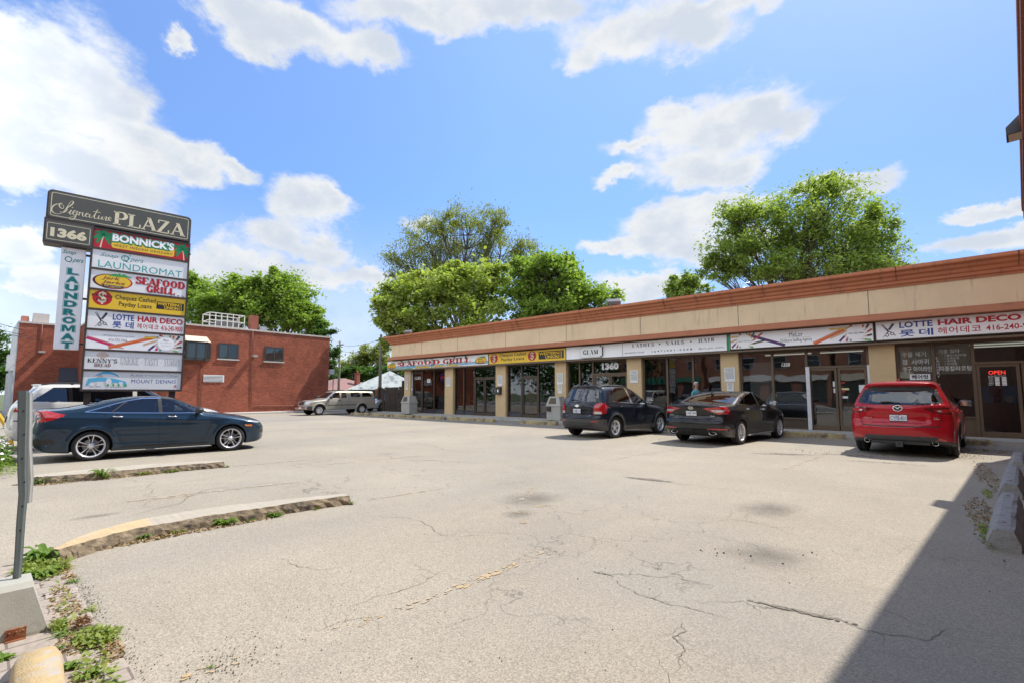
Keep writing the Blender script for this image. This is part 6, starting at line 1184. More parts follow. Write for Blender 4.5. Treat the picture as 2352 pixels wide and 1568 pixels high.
# ---- blue sedan, seen from its right side
P_BLUE = paint('paint_blue', (0.013, 0.034, 0.060), 0.3, 0.35)
civ = dict(w=0.90, h=1.42, wb=2.70, ro=1.02, fo=0.92, zw=0.325, ra=0.362, r=0.325, tw=0.235, rim=0.245, xmid=1.2, tumble=0.40, tumble2=0.10, style=STY_SPLIT, paint=P_BLUE, crown=0.05, cv=0.26, k=0.075, kr=0.06, kf=0.07, rcurve=0.20, fcurve=0.34, flare=0.020,
  top=[(-1.3, 1.05), (-1.02, 1.125), (-0.86, 1.135), (-0.62, 1.15), (-0.40, 1.175), (-0.1, 1.245), (0.25, 1.335), (0.65, 1.40), (1.0, 1.416), (1.3, 1.405), (1.55, 1.355), (1.85, 1.22), (2.15, 1.07), (2.30, 1.005), (2.6, 0.965), (2.95, 0.905), (3.25, 0.83), (3.48, 0.745), (3.62, 0.65)],
  plan=[(-1.1, 0.74), (-0.95, 0.80), (-0.6, 0.865), (0.0, 0.895), (0.8, 0.90), (1.9, 0.90), (2.6, 0.892), (3.1, 0.86), (3.4, 0.79), (3.65, 0.66)],
  side=[(0.1, 0.90), (0.25, 0.955), (0.40, 0.975), (0.55, 0.985), (0.70, 1.0), (0.85, 0.99), (0.98, 0.955), (1.2, 0.90)], belt=[(-1, 1.06), (0, 1.05), (1, 1.0), (2.1, 0.985), (3.6, 0.9)],
  rear=[(0.1, -0.75), (0.30, -0.93), (0.45, -1.0), (0.60, -1.02), (0.72, -0.985), (0.9, -0.95), (1.05, -0.95), (1.13, -1.0), (1.25, -0.9)], front=[(0.1, 3.42), (0.25, 3.60), (0.40, 3.62), (0.55, 3.62), (0.68, 3.57), (0.78, 3.50), (0.9, 3.2)], bottom=[(-1.1, 0.30), (-0.7, 0.22), (-0.4, 0.19), (3.1, 0.18), (3.6, 0.22)],
  crease=[([(-0.8, 0.97), (0.3, 0.93), (1.4, 0.86), (2.2, 0.82)], 0.014, 0.045), ([(0.3, 0.40), (2.2, 0.34)], -0.012, 0.06)],
  tags=[('front_window', CGL, 'side', [(1.245, 1.02), (2.06, 1.005), (1.86, 1.13), (1.62, 1.255), (1.42, 1.32), (1.22, 1.345)], up_only), ('rear_window', CGD, 'side', [(0.33, 1.045), (1.165, 1.022), (1.14, 1.348), (0.85, 1.345), (0.58, 1.29)], up_only), ('quarter_window', CGD, 'side', [(-0.02, 1.062), (0.29, 1.047), (0.53, 1.275), (0.36, 1.225)], up_only),
        ('windshield', CGL, 'front', [(-0.70, 1.00), (0.70, 1.00), (0.56, 1.34), (0, 1.365), (-0.56, 1.34)], lambda P, N: (P[:, 2] > 0.98) & (np.abs(N[:, 1]) < 0.55)), ('back_window', CGD, 'top', [(-0.42, -0.62), (-0.42, 0.62), (0.30, 0.54), (0.34, 0), (0.30, -0.54)], lambda P, N: np.abs(N[:, 1]) < 0.5),
        ('tail_light', LRED, 'side', [(-0.97, 1.115), (-0.80, 1.12), (-0.44, 1.02), (-0.48, 0.985), (-0.66, 0.90), (-0.98, 0.835), (-1.02, 0.84), (-0.84, 0.93), (-0.80, 0.97), (-0.92, 1.06)], None), ('lamp_lens', LCLR, 'side', [(-1.0, 0.96), (-0.86, 0.96), (-0.83, 0.98), (-0.90, 1.04), (-1.0, 1.04)], None), ('tail_light', LRED, 'rear', [(-0.82, 1.03), (-0.45, 1.03), (-0.45, 1.10), (-0.80, 1.10)], None), ('tail_light', LRED, 'rear', [(0.82, 1.03), (0.45, 1.03), (0.45, 1.10), (0.80, 1.10)], None),
        ('reflector', LRED, 'side', [(-0.80, 0.50), (-0.755, 0.50), (-0.755, 0.42), (-0.80, 0.42)], None), ('headlight', LCLR, 'side', [(3.02, 0.755), (3.30, 0.70), (3.60, 0.63), (3.58, 0.72), (3.30, 0.80)], None), ('marker_light', LAMB, 'side', [(3.00, 0.665), (3.19, 0.655), (3.19, 0.61), (3.03, 0.62)], None), ('grille', PLAS, 'front', [(-0.72, 0.60), (0.72, 0.60), (0.66, 0.70), (-0.66, 0.70)], None), ('lower_grille', PLAS, 'front', [(-0.5, 0.25), (0.5, 0.25), (0.4, 0.47), (-0.4, 0.47)], None), ('fog_vent', PLAS, 'side', [(3.36, 0.45), (3.56, 0.40), (3.56, 0.52), (3.42, 0.52)], None), ('rear_diffuser', PLAS, 'side', [(-0.97, 0.40), (-0.62, 0.385), (-0.56, 0.45), (-0.66, 0.52), (-0.97, 0.52)], None)],
  gaps=[([(1.20, 1.0), (1.185, 0.62), (1.20, 0.30)], 'side'), ([(2.24, 0.98), (2.22, 0.62), (2.10, 0.33)], 'side'), ([(0.18, 1.04), (0.22, 0.86), (0.42, 0.58), (0.56, 0.32)], 'side'), ([(0.56, 0.30), (1.2, 0.275), (2.1, 0.28)], 'side'), ([(2.3, 0.96), (2.75, 0.90), (3.2, 0.80)], 'side'), ([(-0.72, 0.84), (-0.55, 0.73), (-0.42, 0.62)], 'side')],
  trims=[([(-0.14, 1.068), (0.3, 1.04), (1.2, 1.012), (2.1, 0.995)], 'side', 0.016, 0), ([(-0.14, 1.068), (0.10, 1.145), (0.36, 1.238), (0.58, 1.303), (0.85, 1.358), (1.2, 1.362)], 'side', 0.020, 0), ([(1.2, 1.362), (1.45, 1.335), (1.65, 1.268), (1.9, 1.14), (2.1, 1.01)], 'side', 0.018, 1), ([(1.205, 1.015), (1.18, 1.35)], 'side', 0.07, 1), ([(0.31, 1.045), (0.555, 1.285)], 'side', 0.025, 1), ([(0.5, 0.255), (2.2, 0.255)], 'side', 0.03, 1)],
  cabin=(0.05, 2.2, 0.93, 0.68), seats=(0.45, 1.35), mirror=(1.98, 1.02, 1.0), mirror_mat=PLAS, handles=((0.42, 0.955), (1.44, 0.925)), fin=0.12)
car(civ, (-14.72, 1.83, 0), R(84.3), 'dark blue sedan with silver split-spoke wheels parked beside the pylon sign')

# ---- black small SUV, seen from behind and its right
P_NAVY = paint('paint_navy', (0.005, 0.008, 0.016), 0.0, 0.4)
tr = dict(w=0.885, h=1.66, wb=2.555, ro=0.86, fo=0.83, zw=0.335, ra=0.385, r=0.335, tw=0.215, rim=0.22, xmid=1.0, tumble=0.32, tumble2=0.20, style=STY_TRI, paint=P_NAVY, crown=0.08, cv=0.22, k=0.13, kr=0.10, rcurve=0.26, fcurve=0.36, flare=0.035,
  top=[(-1.2, 1.56), (-0.86, 1.585), (-0.6, 1.625), (-0.2, 1.645), (0.3, 1.655), (0.8, 1.645), (1.15, 1.60), (1.5, 1.44), (1.85, 1.23), (2.05, 1.12), (2.2, 1.07), (2.6, 1.02), (3.0, 0.95), (3.25, 0.85), (3.4, 0.72)],
  plan=[(-0.95, 0.74), (-0.75, 0.815), (-0.4, 0.875), (0.1, 0.89), (1.6, 0.885), (2.4, 0.88), (2.9, 0.85), (3.2, 0.76), (3.42, 0.62)], side=[(0.1, 0.93), (0.3, 0.965), (0.5, 0.985), (0.7, 1.0), (0.85, 0.998), (1.0, 0.97), (1.1, 0.95), (1.4, .92)], belt=[(-0.9, 1.10), (0.3, 1.07), (2.1, 1.0), (3.4, 0.95)],
  rear=[(0.1, -0.68), (0.33, -0.80), (0.45, -0.85), (0.62, -0.855), (0.72, -0.83), (0.9, -0.83), (1.05, -0.80), (1.2, -0.72), (1.4, -0.60), (1.55, -0.52), (1.60, -0.60), (1.7, -0.62)], front=[(0.1, 3.2), (0.3, 3.36), (0.55, 3.38), (0.8, 3.33), (1.0, 3.2), (1.2, 3.0)], bottom=[(-0.9, 0.34), (-0.5, 0.24), (3.0, 0.22), (3.4, 0.28)],
  rdents=[(-0.52, 0.52, 0.69, 0.93, 0.018, 0.012)], crease=[([(-0.4, 0.98), (0.9, 0.93), (2.4, 0.90)], 0.014, 0.06)],
  cladding=lambda C, N: (C[:, 2] < np.where(C[:, 0] < -0.44, 0.60, 0.375)) | ((np.hypot(C[:, 0], C[:, 2] - 0.335) < 0.435) & (np.abs(C[:, 1]) > 0.7)) | ((np.hypot(C[:, 0] - 2.555, C[:, 2] - 0.335) < 0.435) & (np.abs(C[:, 1]) > 0.7)), clad=PLASG,
  tags=[('front_window', CGL, 'side', [(1.02, 1.085), (1.88, 1.05), (1.72, 1.20), (1.40, 1.41), (1.10, 1.545), (0.92, 1.56)], up_only), ('rear_window', CGD, 'side', [(0.14, 1.12), (0.93, 1.09), (0.84, 1.56), (0.25, 1.555), (0.12, 1.50)], up_only), ('quarter_window', CGD, 'side', [(-0.14, 1.20), (0.09, 1.12), (0.07, 1.50), (-0.04, 1.44)], up_only), ('side_glass', CGD, 'side', [(-0.62, 1.24), (-0.46, 1.22), (-0.36, 1.47), (-0.48, 1.51)], up_only),
        ('windshield', CGL, 'front', [(-0.66, 1.10), (0.66, 1.10), (0.54, 1.52), (0, 1.56), (-0.54, 1.52)], lambda P, N: (P[:, 2] > 1.08) & (np.abs(N[:, 1]) < 0.5)), ('back_window', CGD, 'rear', [(-0.60, 1.14), (-0.3, 1.115), (0.3, 1.115), (0.60, 1.14), (0.56, 1.47), (0.3, 1.515), (-0.3, 1.515), (-0.56, 1.47)], lambda P, N: (P[:, 2] > 1.05) & (np.abs(N[:, 1]) < 0.75)),
        ] + both('tail_light', LRED, 'rear', [(0.565, 0.745), (0.80, 0.745), (0.90, 0.80), (0.90, 1.07), (0.74, 1.10), (0.60, 1.03)], lambda P, N: P[:, 0] < -0.30) + both('lamp_lens', LCLR, 'rear', [(0.60, 0.755), (0.80, 0.755), (0.80, 0.83), (0.60, 0.83)], lambda P, N: P[:, 0] < -0.35) + both('reflector', LRED, 'rear', [(0.50, 0.515), (0.72, 0.515), (0.70, 0.545), (0.52, 0.545)]) + [('brake_light', LRED, 'rear', [(-0.17, 1.535), (0.17, 1.535), (0.16, 1.57), (-0.16, 1.57)], None), ('headlight', LCLR, 'side', [(2.9, 0.85), (3.25, 0.78), (3.32, 0.86), (3.0, 0.95)], None)],
  gaps=[([(0.97, 1.07), (0.98, 0.6), (0.98, 0.36)], 'side'), ([(2.02, 1.02), (2.02, 0.6), (1.95, 0.36)], 'side'), ([(0.10, 1.11), (0.10, 0.95), (0.28, 0.72), (0.40, 0.5), (0.44, 0.37)], 'side'), ([(-0.60, 1.05), (-0.56, 0.70), (-0.50, 0.655), (0.50, 0.655), (0.56, 0.70), (0.60, 1.05)], 'rear'), ([(-0.30, 0.42), (-0.55, 0.42), (-0.55, 0.52)], 'rear'), ([(-0.52, 0.47), (0.52, 0.47), (0.50, 0.39), (-0.50, 0.39), (-0.52, 0.47)], 'rear')],
  trims=[([(-0.10, 1.13), (0.5, 1.09), (1.0, 1.07), (1.9, 1.03)], 'side', 0.018, 0), ([(0.88, 1.08), (0.80, 1.57)], 'side', 0.09, 0), ([(-0.50, 0.70), (0.50, 0.70)], 'rear', 0.02, 1), ([(-0.52, 1.555), (0.52, 1.555)], 'rear', 0.035, 1)],
  cabin=(-0.35, 2.0, 0.98, 0.66), seats=(0.3, 1.2), mirror=(1.78, 1.07, 1.05), handles=((0.28, 0.965), (1.22, 0.935)), handle_mat=P_NAVY, plate=(0.0, 0.83, 'CNBE-143'), badges=[('bow', 0.0, 0.995, 0.085, ''), ('text', -0.44, 0.70, 0.07, 'TRAX')], wiper=(0.28, 0.0, 1.165), fin=-0.25, rails=(-0.4, 1.0, 0.58, 0.03))
TRR, _ = car(tr, (-8.76, 14.22, 0), R(83.0), 'black compact SUV with grey lower bumper parked left of the black sedan'); TRR.scale = (1.07,) * 3

# ---- black sedan, seen from behind
P_BLK = paint('paint_black', (0.006, 0.0065, 0.009), 0.0, 0.4)
so = dict(w=0.932, h=1.475, wb=2.805, ro=1.10, fo=0.95, zw=0.335, ra=0.375, r=0.335, tw=0.215, rim=0.235, xmid=1.25, tumble=0.40, tumble2=0.10, style=STY_MULTI, paint=P_BLK, crown=0.055, cv=0.22, k=0.08, kr=0.07, rcurve=0.20, fcurve=0.34, flare=0.016,
  top=[(-1.3, 1.03), (-1.08, 1.085), (-0.95, 1.10), (-0.7, 1.115), (-0.42, 1.14), (-0.1, 1.24), (0.25, 1.35), (0.65, 1.44), (1.05, 1.472), (1.4, 1.46), (1.65, 1.41), (2.0, 1.25), (2.3, 1.10), (2.45, 1.04), (2.8, 0.99), (3.2, 0.92), (3.5, 0.82), (3.75, 0.68)],
  plan=[(-1.2, 0.76), (-1.0, 0.83), (-0.6, 0.90), (0.1, 0.928), (1.9, 0.932), (2.7, 0.92), (3.2, 0.88), (3.5, 0.80), (3.76, 0.66)], side=[(0.1, 0.91), (0.28, 0.955), (0.45, 0.98), (0.65, 1.0), (0.85, 0.99), (1.0, 0.955), (1.2, 0.90)], belt=[(-1.1, 1.06), (0, 1.05), (1, 1.02), (2.3, 1.0), (3.7, 0.9)],
  rear=[(0.1, -0.80), (0.27, -0.95), (0.36, -1.06), (0.50, -1.10), (0.62, -1.10), (0.68, -1.05), (0.8, -1.02), (0.92, -1.03), (1.02, -1.06), (1.09, -1.12), (1.2, -1.05)], front=[(0.1, 3.55), (0.3, 3.73), (0.5, 3.755), (0.7, 3.70), (0.85, 3.58), (1.0, 3.3)], bottom=[(-1.2, 0.34), (-0.8, 0.24), (-0.4, 0.20), (3.3, 0.19), (3.7, 0.24)],
  rdents=[(-0.34, 0.34, 0.72, 0.87, 0.012, 0.012), (-0.62, 0.62, 0.30, 0.40, 0.03, 0.015)], crease=[([(-0.8, 0.94), (0.6, 0.91), (2.4, 0.87)], 0.014, 0.05), ([(0.4, 0.42), (2.3, 0.40)], -0.014, 0.07)],
  tags=[('front_window', CGL, 'side', [(1.32, 1.055), (2.18, 1.03), (2.0, 1.15), (1.72, 1.315), (1.50, 1.385), (1.30, 1.405)], up_only), ('rear_window', CGD, 'side', [(0.34, 1.075), (1.26, 1.055), (1.24, 1.405), (0.92, 1.40), (0.62, 1.345)], up_only), ('quarter_window', CGD, 'side', [(0.02, 1.10), (0.30, 1.08), (0.57, 1.33), (0.35, 1.27), (0.12, 1.18)], up_only),
        ('windshield', CGL, 'front', [(-0.72, 1.06), (0.72, 1.06), (0.57, 1.40), (0, 1.425), (-0.57, 1.40)], lambda P, N: (P[:, 2] > 1.03) & (np.abs(N[:, 1]) < 0.5)), ('back_window', CGD, 'top', [(-0.46, -0.64), (-0.46, 0.64), (0.30, 0.55), (0.36, 0.3), (0.36, -0.3), (0.30, -0.55)], lambda P, N: (np.abs(N[:, 1]) < 0.5)), ('sunroof', CGD, 'top', [(0.62, -0.48), (0.62, 0.48), (1.35, 0.46), (1.35, -0.46)], lambda P, N: np.abs(N[:, 1]) < 0.5)]
        + both('tail_light', LRED, 'rear', [(0.30, 0.985), (0.52, 1.015), (0.88, 1.045), (0.95, 0.99), (0.95, 0.86), (0.70, 0.835), (0.52, 0.91), (0.40, 0.965)], lambda P, N: P[:, 0] < -0.55) + both('lamp_lens', LCLR, 'rear', [(0.50, 0.955), (0.86, 0.955), (0.82, 0.895), (0.62, 0.885)], lambda P, N: P[:, 0] < -0.6) + both('reflector', LRED, 'rear', [(0.44, 0.435), (0.86, 0.43), (0.86, 0.465), (0.46, 0.46)], lambda P, N: P[:, 0] < -0.6)
        + [('headlight', LCLR, 'side', [(3.15, 0.80), (3.55, 0.72), (3.68, 0.80), (3.3, 0.89)], None), ('bumper_insert', PLAS, 'rear', [(-0.60, 0.62), (0.60, 0.62), (0.56, 0.685), (-0.56, 0.685)], None), ('lower_valance', PLAS, 'rear', [(-0.66, 0.27), (0.66, 0.27), (0.62, 0.395), (-0.62, 0.395)], None)],
  gaps=[([(1.28, 1.04), (1.27, 0.65), (1.28, 0.32)], 'side'), ([(2.35, 1.0), (2.33, 0.65), (2.22, 0.34)], 'side'), ([(0.22, 1.08), (0.26, 0.88), (0.45, 0.6), (0.60, 0.34)], 'side'), ([(-0.62, 1.07), (-0.64, 0.72), (-0.55, 0.70), (0.55, 0.70), (0.64, 0.72), (0.62, 1.07)], 'rear')],
  trims=[([(-0.06, 1.10), (0.3, 1.07), (1.3, 1.045), (2.25, 1.02)], 'side', 0.022, 0), ([(-0.06, 1.10), (0.06, 1.18), (0.32, 1.285), (0.6, 1.36), (0.92, 1.415), (1.3, 1.42), (1.52, 1.40), (1.75, 1.33), (2.05, 1.16)], 'side', 0.020, 0), ([(1.29, 1.05), (1.27, 1.405)], 'side', 0.05, 1), ([(0.50, 0.245), (0.8, 0.235), (2.2, 0.245)], 'side', 0.045, 0)],
  cabin=(0.05, 2.3, 0.96, 0.70), seats=(0.45, 1.4), mirror=(2.10, 1.05, 1.0), handles=((0.50, 0.955), (1.55, 0.93)), plate=(0.0, 0.845, 'CAJF-386'), badges=[('slant', 0.0, 1.0, 0.075, ''), ('text', 0.58, 0.79, 0.10, 'HYBRID'), ('text', -0.52, 0.79, 0.10, 'Sport Tech')], exhaust=[(0.55, 0.33, 0.045, 2.2)], fin=0.28)
SOR, _ = car(so, (-5.09, 14.90, 0), R(83.0), 'black sedan with chrome window trim parked between the two SUVs'); SOR.scale = (1.06,) * 3

# ---- red SUV, seen from straight behind
P_RED = paint('paint_red', (0.40, 0.003, 0.012), 0.1, 0.35)
mz = dict(w=0.92, h=1.68, wb=2.70, ro=0.96, fo=0.90, zw=0.36, ra=0.405, r=0.36, tw=0.225, rim=0.245, xmid=1.1, tumble=0.34, tumble2=0.26, style=STY_MULTI, paint=P_RED, crown=0.07, cv=0.2, k=0.09, kr=0.08, rcurve=0.20, fcurve=0.34, flare=0.03,
  top=[(-1.2, 1.57), (-0.92, 1.59), (-0.7, 1.625), (-0.3, 1.66), (0.3, 1.68), (0.9, 1.665), (1.25, 1.61), (1.6, 1.45), (1.95, 1.25), (2.15, 1.14), (2.35, 1.08), (2.8, 1.04), (3.2, 0.96), (3.45, 0.86), (3.6, 0.72)],
  plan=[(-1.05, 0.80), (-0.85, 0.86), (-0.45, 0.905), (0.2, 0.92), (1.7, 0.92), (2.5, 0.915), (3.0, 0.88), (3.35, 0.78), (3.6, 0.64)], side=[(0.1, 0.93), (0.3, 0.965), (0.5, 0.985), (0.7, 1.0), (0.85, 0.995), (1.0, 0.96), (1.12, 0.93), (1.4, .9)], belt=[(-0.9, 1.12), (0.3, 1.09), (2.2, 1.02), (3.6, 0.95)],
  rear=[(0.1, -0.78), (0.30, -0.88), (0.42, -0.93), (0.60, -0.95), (0.70, -0.93), (0.80, -0.89), (1.0, -0.885), (1.10, -0.87), (1.18, -0.80), (1.35, -0.68), (1.5, -0.58), (1.56, -0.66), (1.62, -0.70), (1.7, -0.6)], front=[(0.1, 3.4), (0.3, 3.56), (0.55, 3.60), (0.8, 3.54), (1.0, 3.35), (1.2, 3.1)], bottom=[(-1.0, 0.36), (-0.6, 0.25), (3.2, 0.23), (3.6, 0.3)],
  rdents=[(-0.50, 0.50, 0.74, 0.925, 0.025, 0.014)], crease=[([(-0.6, 0.98), (0.9, 0.94), (2.6, 0.90)], 0.013, 0.06)],
  cladding=lambda C, N: (C[:, 2] < np.where(C[:, 0] < -0.5, np.where(np.abs(C[:, 1]) < 0.60, 0.455, 0.455 - (np.abs(C[:, 1]) - 0.60) * 0.42), 0.335)) | ((np.hypot(C[:, 0], C[:, 2] - 0.36) < 0.46) & (np.abs(C[:, 1]) > 0.7)) | ((np.hypot(C[:, 0] - 2.70, C[:, 2] - 0.36) < 0.46) & (np.abs(C[:, 1]) > 0.7)), clad=PLASG,
  tags=[('front_window', CGL, 'side', [(1.15, 1.11), (2.0, 1.07), (1.8, 1.22), (1.5, 1.42), (1.25, 1.54), (1.08, 1.565)], up_only), ('rear_window', CGD, 'side', [(0.18, 1.14), (1.06, 1.115), (1.0, 1.57), (0.35, 1.575), (0.16, 1.52)], up_only), ('quarter_window', CGD, 'side', [(-0.36, 1.23), (0.12, 1.15), (0.10, 1.515), (-0.16, 1.46)], up_only),
        ('windshield', CGL, 'front', [(-0.70, 1.12), (0.70, 1.12), (0.56, 1.55), (0, 1.58), (-0.56, 1.55)], lambda P, N: (P[:, 2] > 1.08) & (np.abs(N[:, 1]) < 0.5)), ('window_surround', PLAS, 'rear', [(-0.74, 1.20), (-0.70, 1.16), (-0.35, 1.125), (0.35, 1.125), (0.70, 1.16), (0.74, 1.20), (0.64, 1.46), (0.5, 1.535), (-0.5, 1.535), (-0.64, 1.46)], lambda P, N: (P[:, 2] > 1.05) & (np.abs(N[:, 1]) < 0.8)), ('back_window', CGD, 'rear', [(-0.67, 1.205), (-0.62, 1.17), (-0.33, 1.14), (0.33, 1.14), (0.62, 1.17), (0.67, 1.205), (0.58, 1.40), (0.45, 1.435), (-0.45, 1.435), (-0.58, 1.40)], lambda P, N: (P[:, 2] > 1.05) & (np.abs(N[:, 1]) < 0.8))]
        + both('tail_light', LDRK, 'rear', [(0.40, 1.055), (0.62, 1.075), (0.90, 1.085), (0.95, 1.03), (0.95, 0.935), (0.72, 0.94), (0.56, 0.985)], lambda P, N: P[:, 0] < -0.40) + both('tail_light', LRED, 'rear', [(0.58, 1.035), (0.86, 1.05), (0.88, 0.98), (0.72, 0.965), (0.62, 0.99)], lambda P, N: P[:, 0] < -0.45) + both('lamp_lens', LCLR, 'rear', [(0.64, 1.02), (0.71, 1.025), (0.72, 0.985), (0.66, 0.98)], lambda P, N: P[:, 0] < -0.45) + both('reflector', LRED, 'rear', [(0.60, 0.395), (0.74, 0.37), (0.84, 0.42), (0.80, 0.455), (0.68, 0.45)], lambda P, N: P[:, 0] < -0.4)
        + [('headlight', LCLR, 'side', [(3.05, 0.88), (3.4, 0.80), (3.5, 0.88), (3.15, 0.96)], None)],
  gaps=[([(1.11, 1.09), (1.12, 0.6), (1.12, 0.35)], 'side'), ([(2.18, 1.04), (2.18, 0.6), (2.1, 0.36)], 'side'), ([(0.13, 1.13), (0.13, 0.98), (0.30, 0.74), (0.43, 0.5), (0.47, 0.37)], 'side'), ([(-0.70, 0.93), (-0.69, 0.78), (-0.66, 0.70), (-0.58, 0.665), (-0.3, 0.655), (0.3, 0.655), (0.58, 0.665), (0.66, 0.70), (0.69, 0.78), (0.70, 0.93)], 'rear')],
  trims=[([(-0.4, 1.225), (0.15, 1.13), (1.1, 1.095), (2.1, 1.05)], 'side', 0.016, 1), ([(-0.4, 1.225), (-0.16, 1.475), (0.12, 1.54), (0.4, 1.592), (1.05, 1.585), (1.3, 1.545)], 'side', 0.02, 1), ([(0.5, 0.30), (2.2, 0.30)], 'side', 0.016, 0), ([(-0.66, 0.672), (-0.3, 0.66), (0.3, 0.66), (0.66, 0.672)], 'rear', 0.02, 1)],
  cabin=(-0.35, 2.1, 1.0, 0.68), seats=(0.4, 1.3), mirror=(1.92, 1.09, 1.12), mirror_mat=PLAS, handles=((0.32, 0.99), (1.36, 0.955)), handle_mat=P_RED, plate=(0.0, 0.835, 'CYFB-831'), badges=[('wing', 0.0, 1.055, 0.085, ''), ('text', 0.55, 0.83, 0.075, 'CX-5'), ('text', -0.60, 0.862, 0.05, 'AWD'), ('text', -0.60, 0.832, 0.08, 'SKYACTIV')], exhaust=[(0.585, 0.325, 0.055, 1.0)], wiper=(0.30, -0.05, 1.17), fin=-0.35)
mzr, mzB = car(mz, (-0.50, 15.35, 0), R(85.5), 'bright red SUV with tow hitch parked nearest to the neighbouring brick wall'); mzr.scale = (1.07,) * 3
mb = MB(); mb.box(-0.98, -0.5, -0.045, 0.045, 0.24, 0.33, 0); mb.box(-1.0, -0.975, -0.06, 0.06, 0.225, 0.345, 1); mb.box(-1.002, -0.99, -0.03, 0.03, 0.255, 0.315, 0); mb.box(-0.9, -0.8, -0.5, 0.5, 0.28, 0.34, 0); o = mb.build('tow_hitch', [PLAS, PLASG]); o.parent = mzr

# ---- pale gold minivan behind the pylon sign
P_GLD = paint('paint_champagne', (0.64, 0.62, 0.57), 0.2, 0.40)
vn = dict(w=0.98, h=1.74, wb=3.03, ro=1.05, fo=1.0, zw=0.345, ra=0.40, r=0.345, tw=0.225, rim=0.23, xmid=1.4, tumble=0.24, tumble2=0.10, style=STY_TRI, paint=P_GLD, crown=0.06, cv=0.16, k=0.10, rcurve=0.16, fcurve=0.4, flare=0.01,
  top=[(-1.3, 1.66), (-0.95, 1.70), (-0.4, 1.735), (0.5, 1.745), (1.3, 1.73), (1.75, 1.66), (2.2, 1.44), (2.65, 1.20), (2.95, 1.09), (3.4, 1.02), (3.8, 0.90), (4.05, 0.7)],
  plan=[(-1.1, 0.86), (-0.9, 0.92), (-0.4, 0.97), (0.5, 0.98), (2.2, 0.98), (3.0, 0.96), (3.6, 0.86), (4.05, 0.66)], side=[(0.1, 0.94), (0.4, 0.98), (0.7, 1.0), (0.95, 0.99), (1.2, 0.96), (1.5, .94)], belt=[(-1, 1.22), (2.4, 1.10), (4, 1.0)],
  rear=[(0.1, -0.85), (0.4, -1.0), (0.6, -1.03), (1.0, -0.98), (1.2, -0.90), (1.45, -0.72), (1.65, -0.56), (1.71, -0.62), (1.8, -0.6)], front=[(0.1, 3.8), (0.4, 4.0), (0.7, 4.02), (0.9, 3.9), (1.1, 3.6)], bottom=[(-1.1, 0.30), (-0.5, 0.22), (4, 0.22)],
  tags=[('front_window', CGL, 'side', [(1.55, 1.20), (2.60, 1.16), (2.25, 1.38), (1.90, 1.56), (1.55, 1.62)], up_only), ('rear_window', CGD, 'side', [(0.50, 1.235), (1.45, 1.20), (1.45, 1.63), (0.52, 1.64)], up_only), ('quarter_window', CGD, 'side', [(-0.62, 1.265), (0.44, 1.24), (0.46, 1.64), (-0.22, 1.635)], up_only), ('windshield', CGL, 'front', [(-0.8, 1.16), (0.8, 1.16), (0.66, 1.62), (0, 1.65), (-0.66, 1.62)], lambda P, N: (P[:, 2] > 1.12) & (np.abs(N[:, 1]) < 0.5)), ('back_window', CGD, 'rear', [(-0.74, 1.22), (0.74, 1.22), (0.64, 1.60), (-0.64, 1.60)], lambda P, N: (P[:, 2] > 1.1) & (np.abs(N[:, 1]) < 0.85)), ('tail_light', LRED, 'side', [(-1.05, 1.25), (-0.64, 1.262), (-0.72, 1.16), (-0.86, 1.08), (-1.05, 1.02)], None), ('headlight', LCLR, 'side', [(3.4, 0.85), (3.85, 0.75), (3.9, 0.86), (3.6, 0.96)], None)] + both('tail_light', LRED, 'rear', [(0.66, 1.0), (0.95, 1.0), (0.95, 1.24), (0.70, 1.24)]),
  gaps=[([(0.47, 1.22), (0.40, 0.9), (0.44, 0.4)], 'side'), ([(1.5, 1.2), (1.5, 0.4)], 'side'), ([(2.6, 1.1), (2.5, 0.4)], 'side'), ([(-0.3, 1.0), (1.5, 0.98)], 'side')], trims=[([(-0.9, 0.78), (2.4, 0.72)], 'side', 0.03, 1)],
  cabin=(-0.6, 2.5, 1.08, 0.75), seats=(-0.2, 0.8, 1.7), mirror=(2.42, 1.16, 1.2), handles=((0.70, 1.05), (1.72, 1.03)), handle_mat=P_GLD, plate=(0.0, 0.80, 'BVKL-207'), rails=(-0.45, 1.5, 0.70, 0.045))
car(vn, (-18.28, 1.58, 0), R(90), 'champagne minivan with black roof rails half hidden behind the pylon sign', h=0.028)

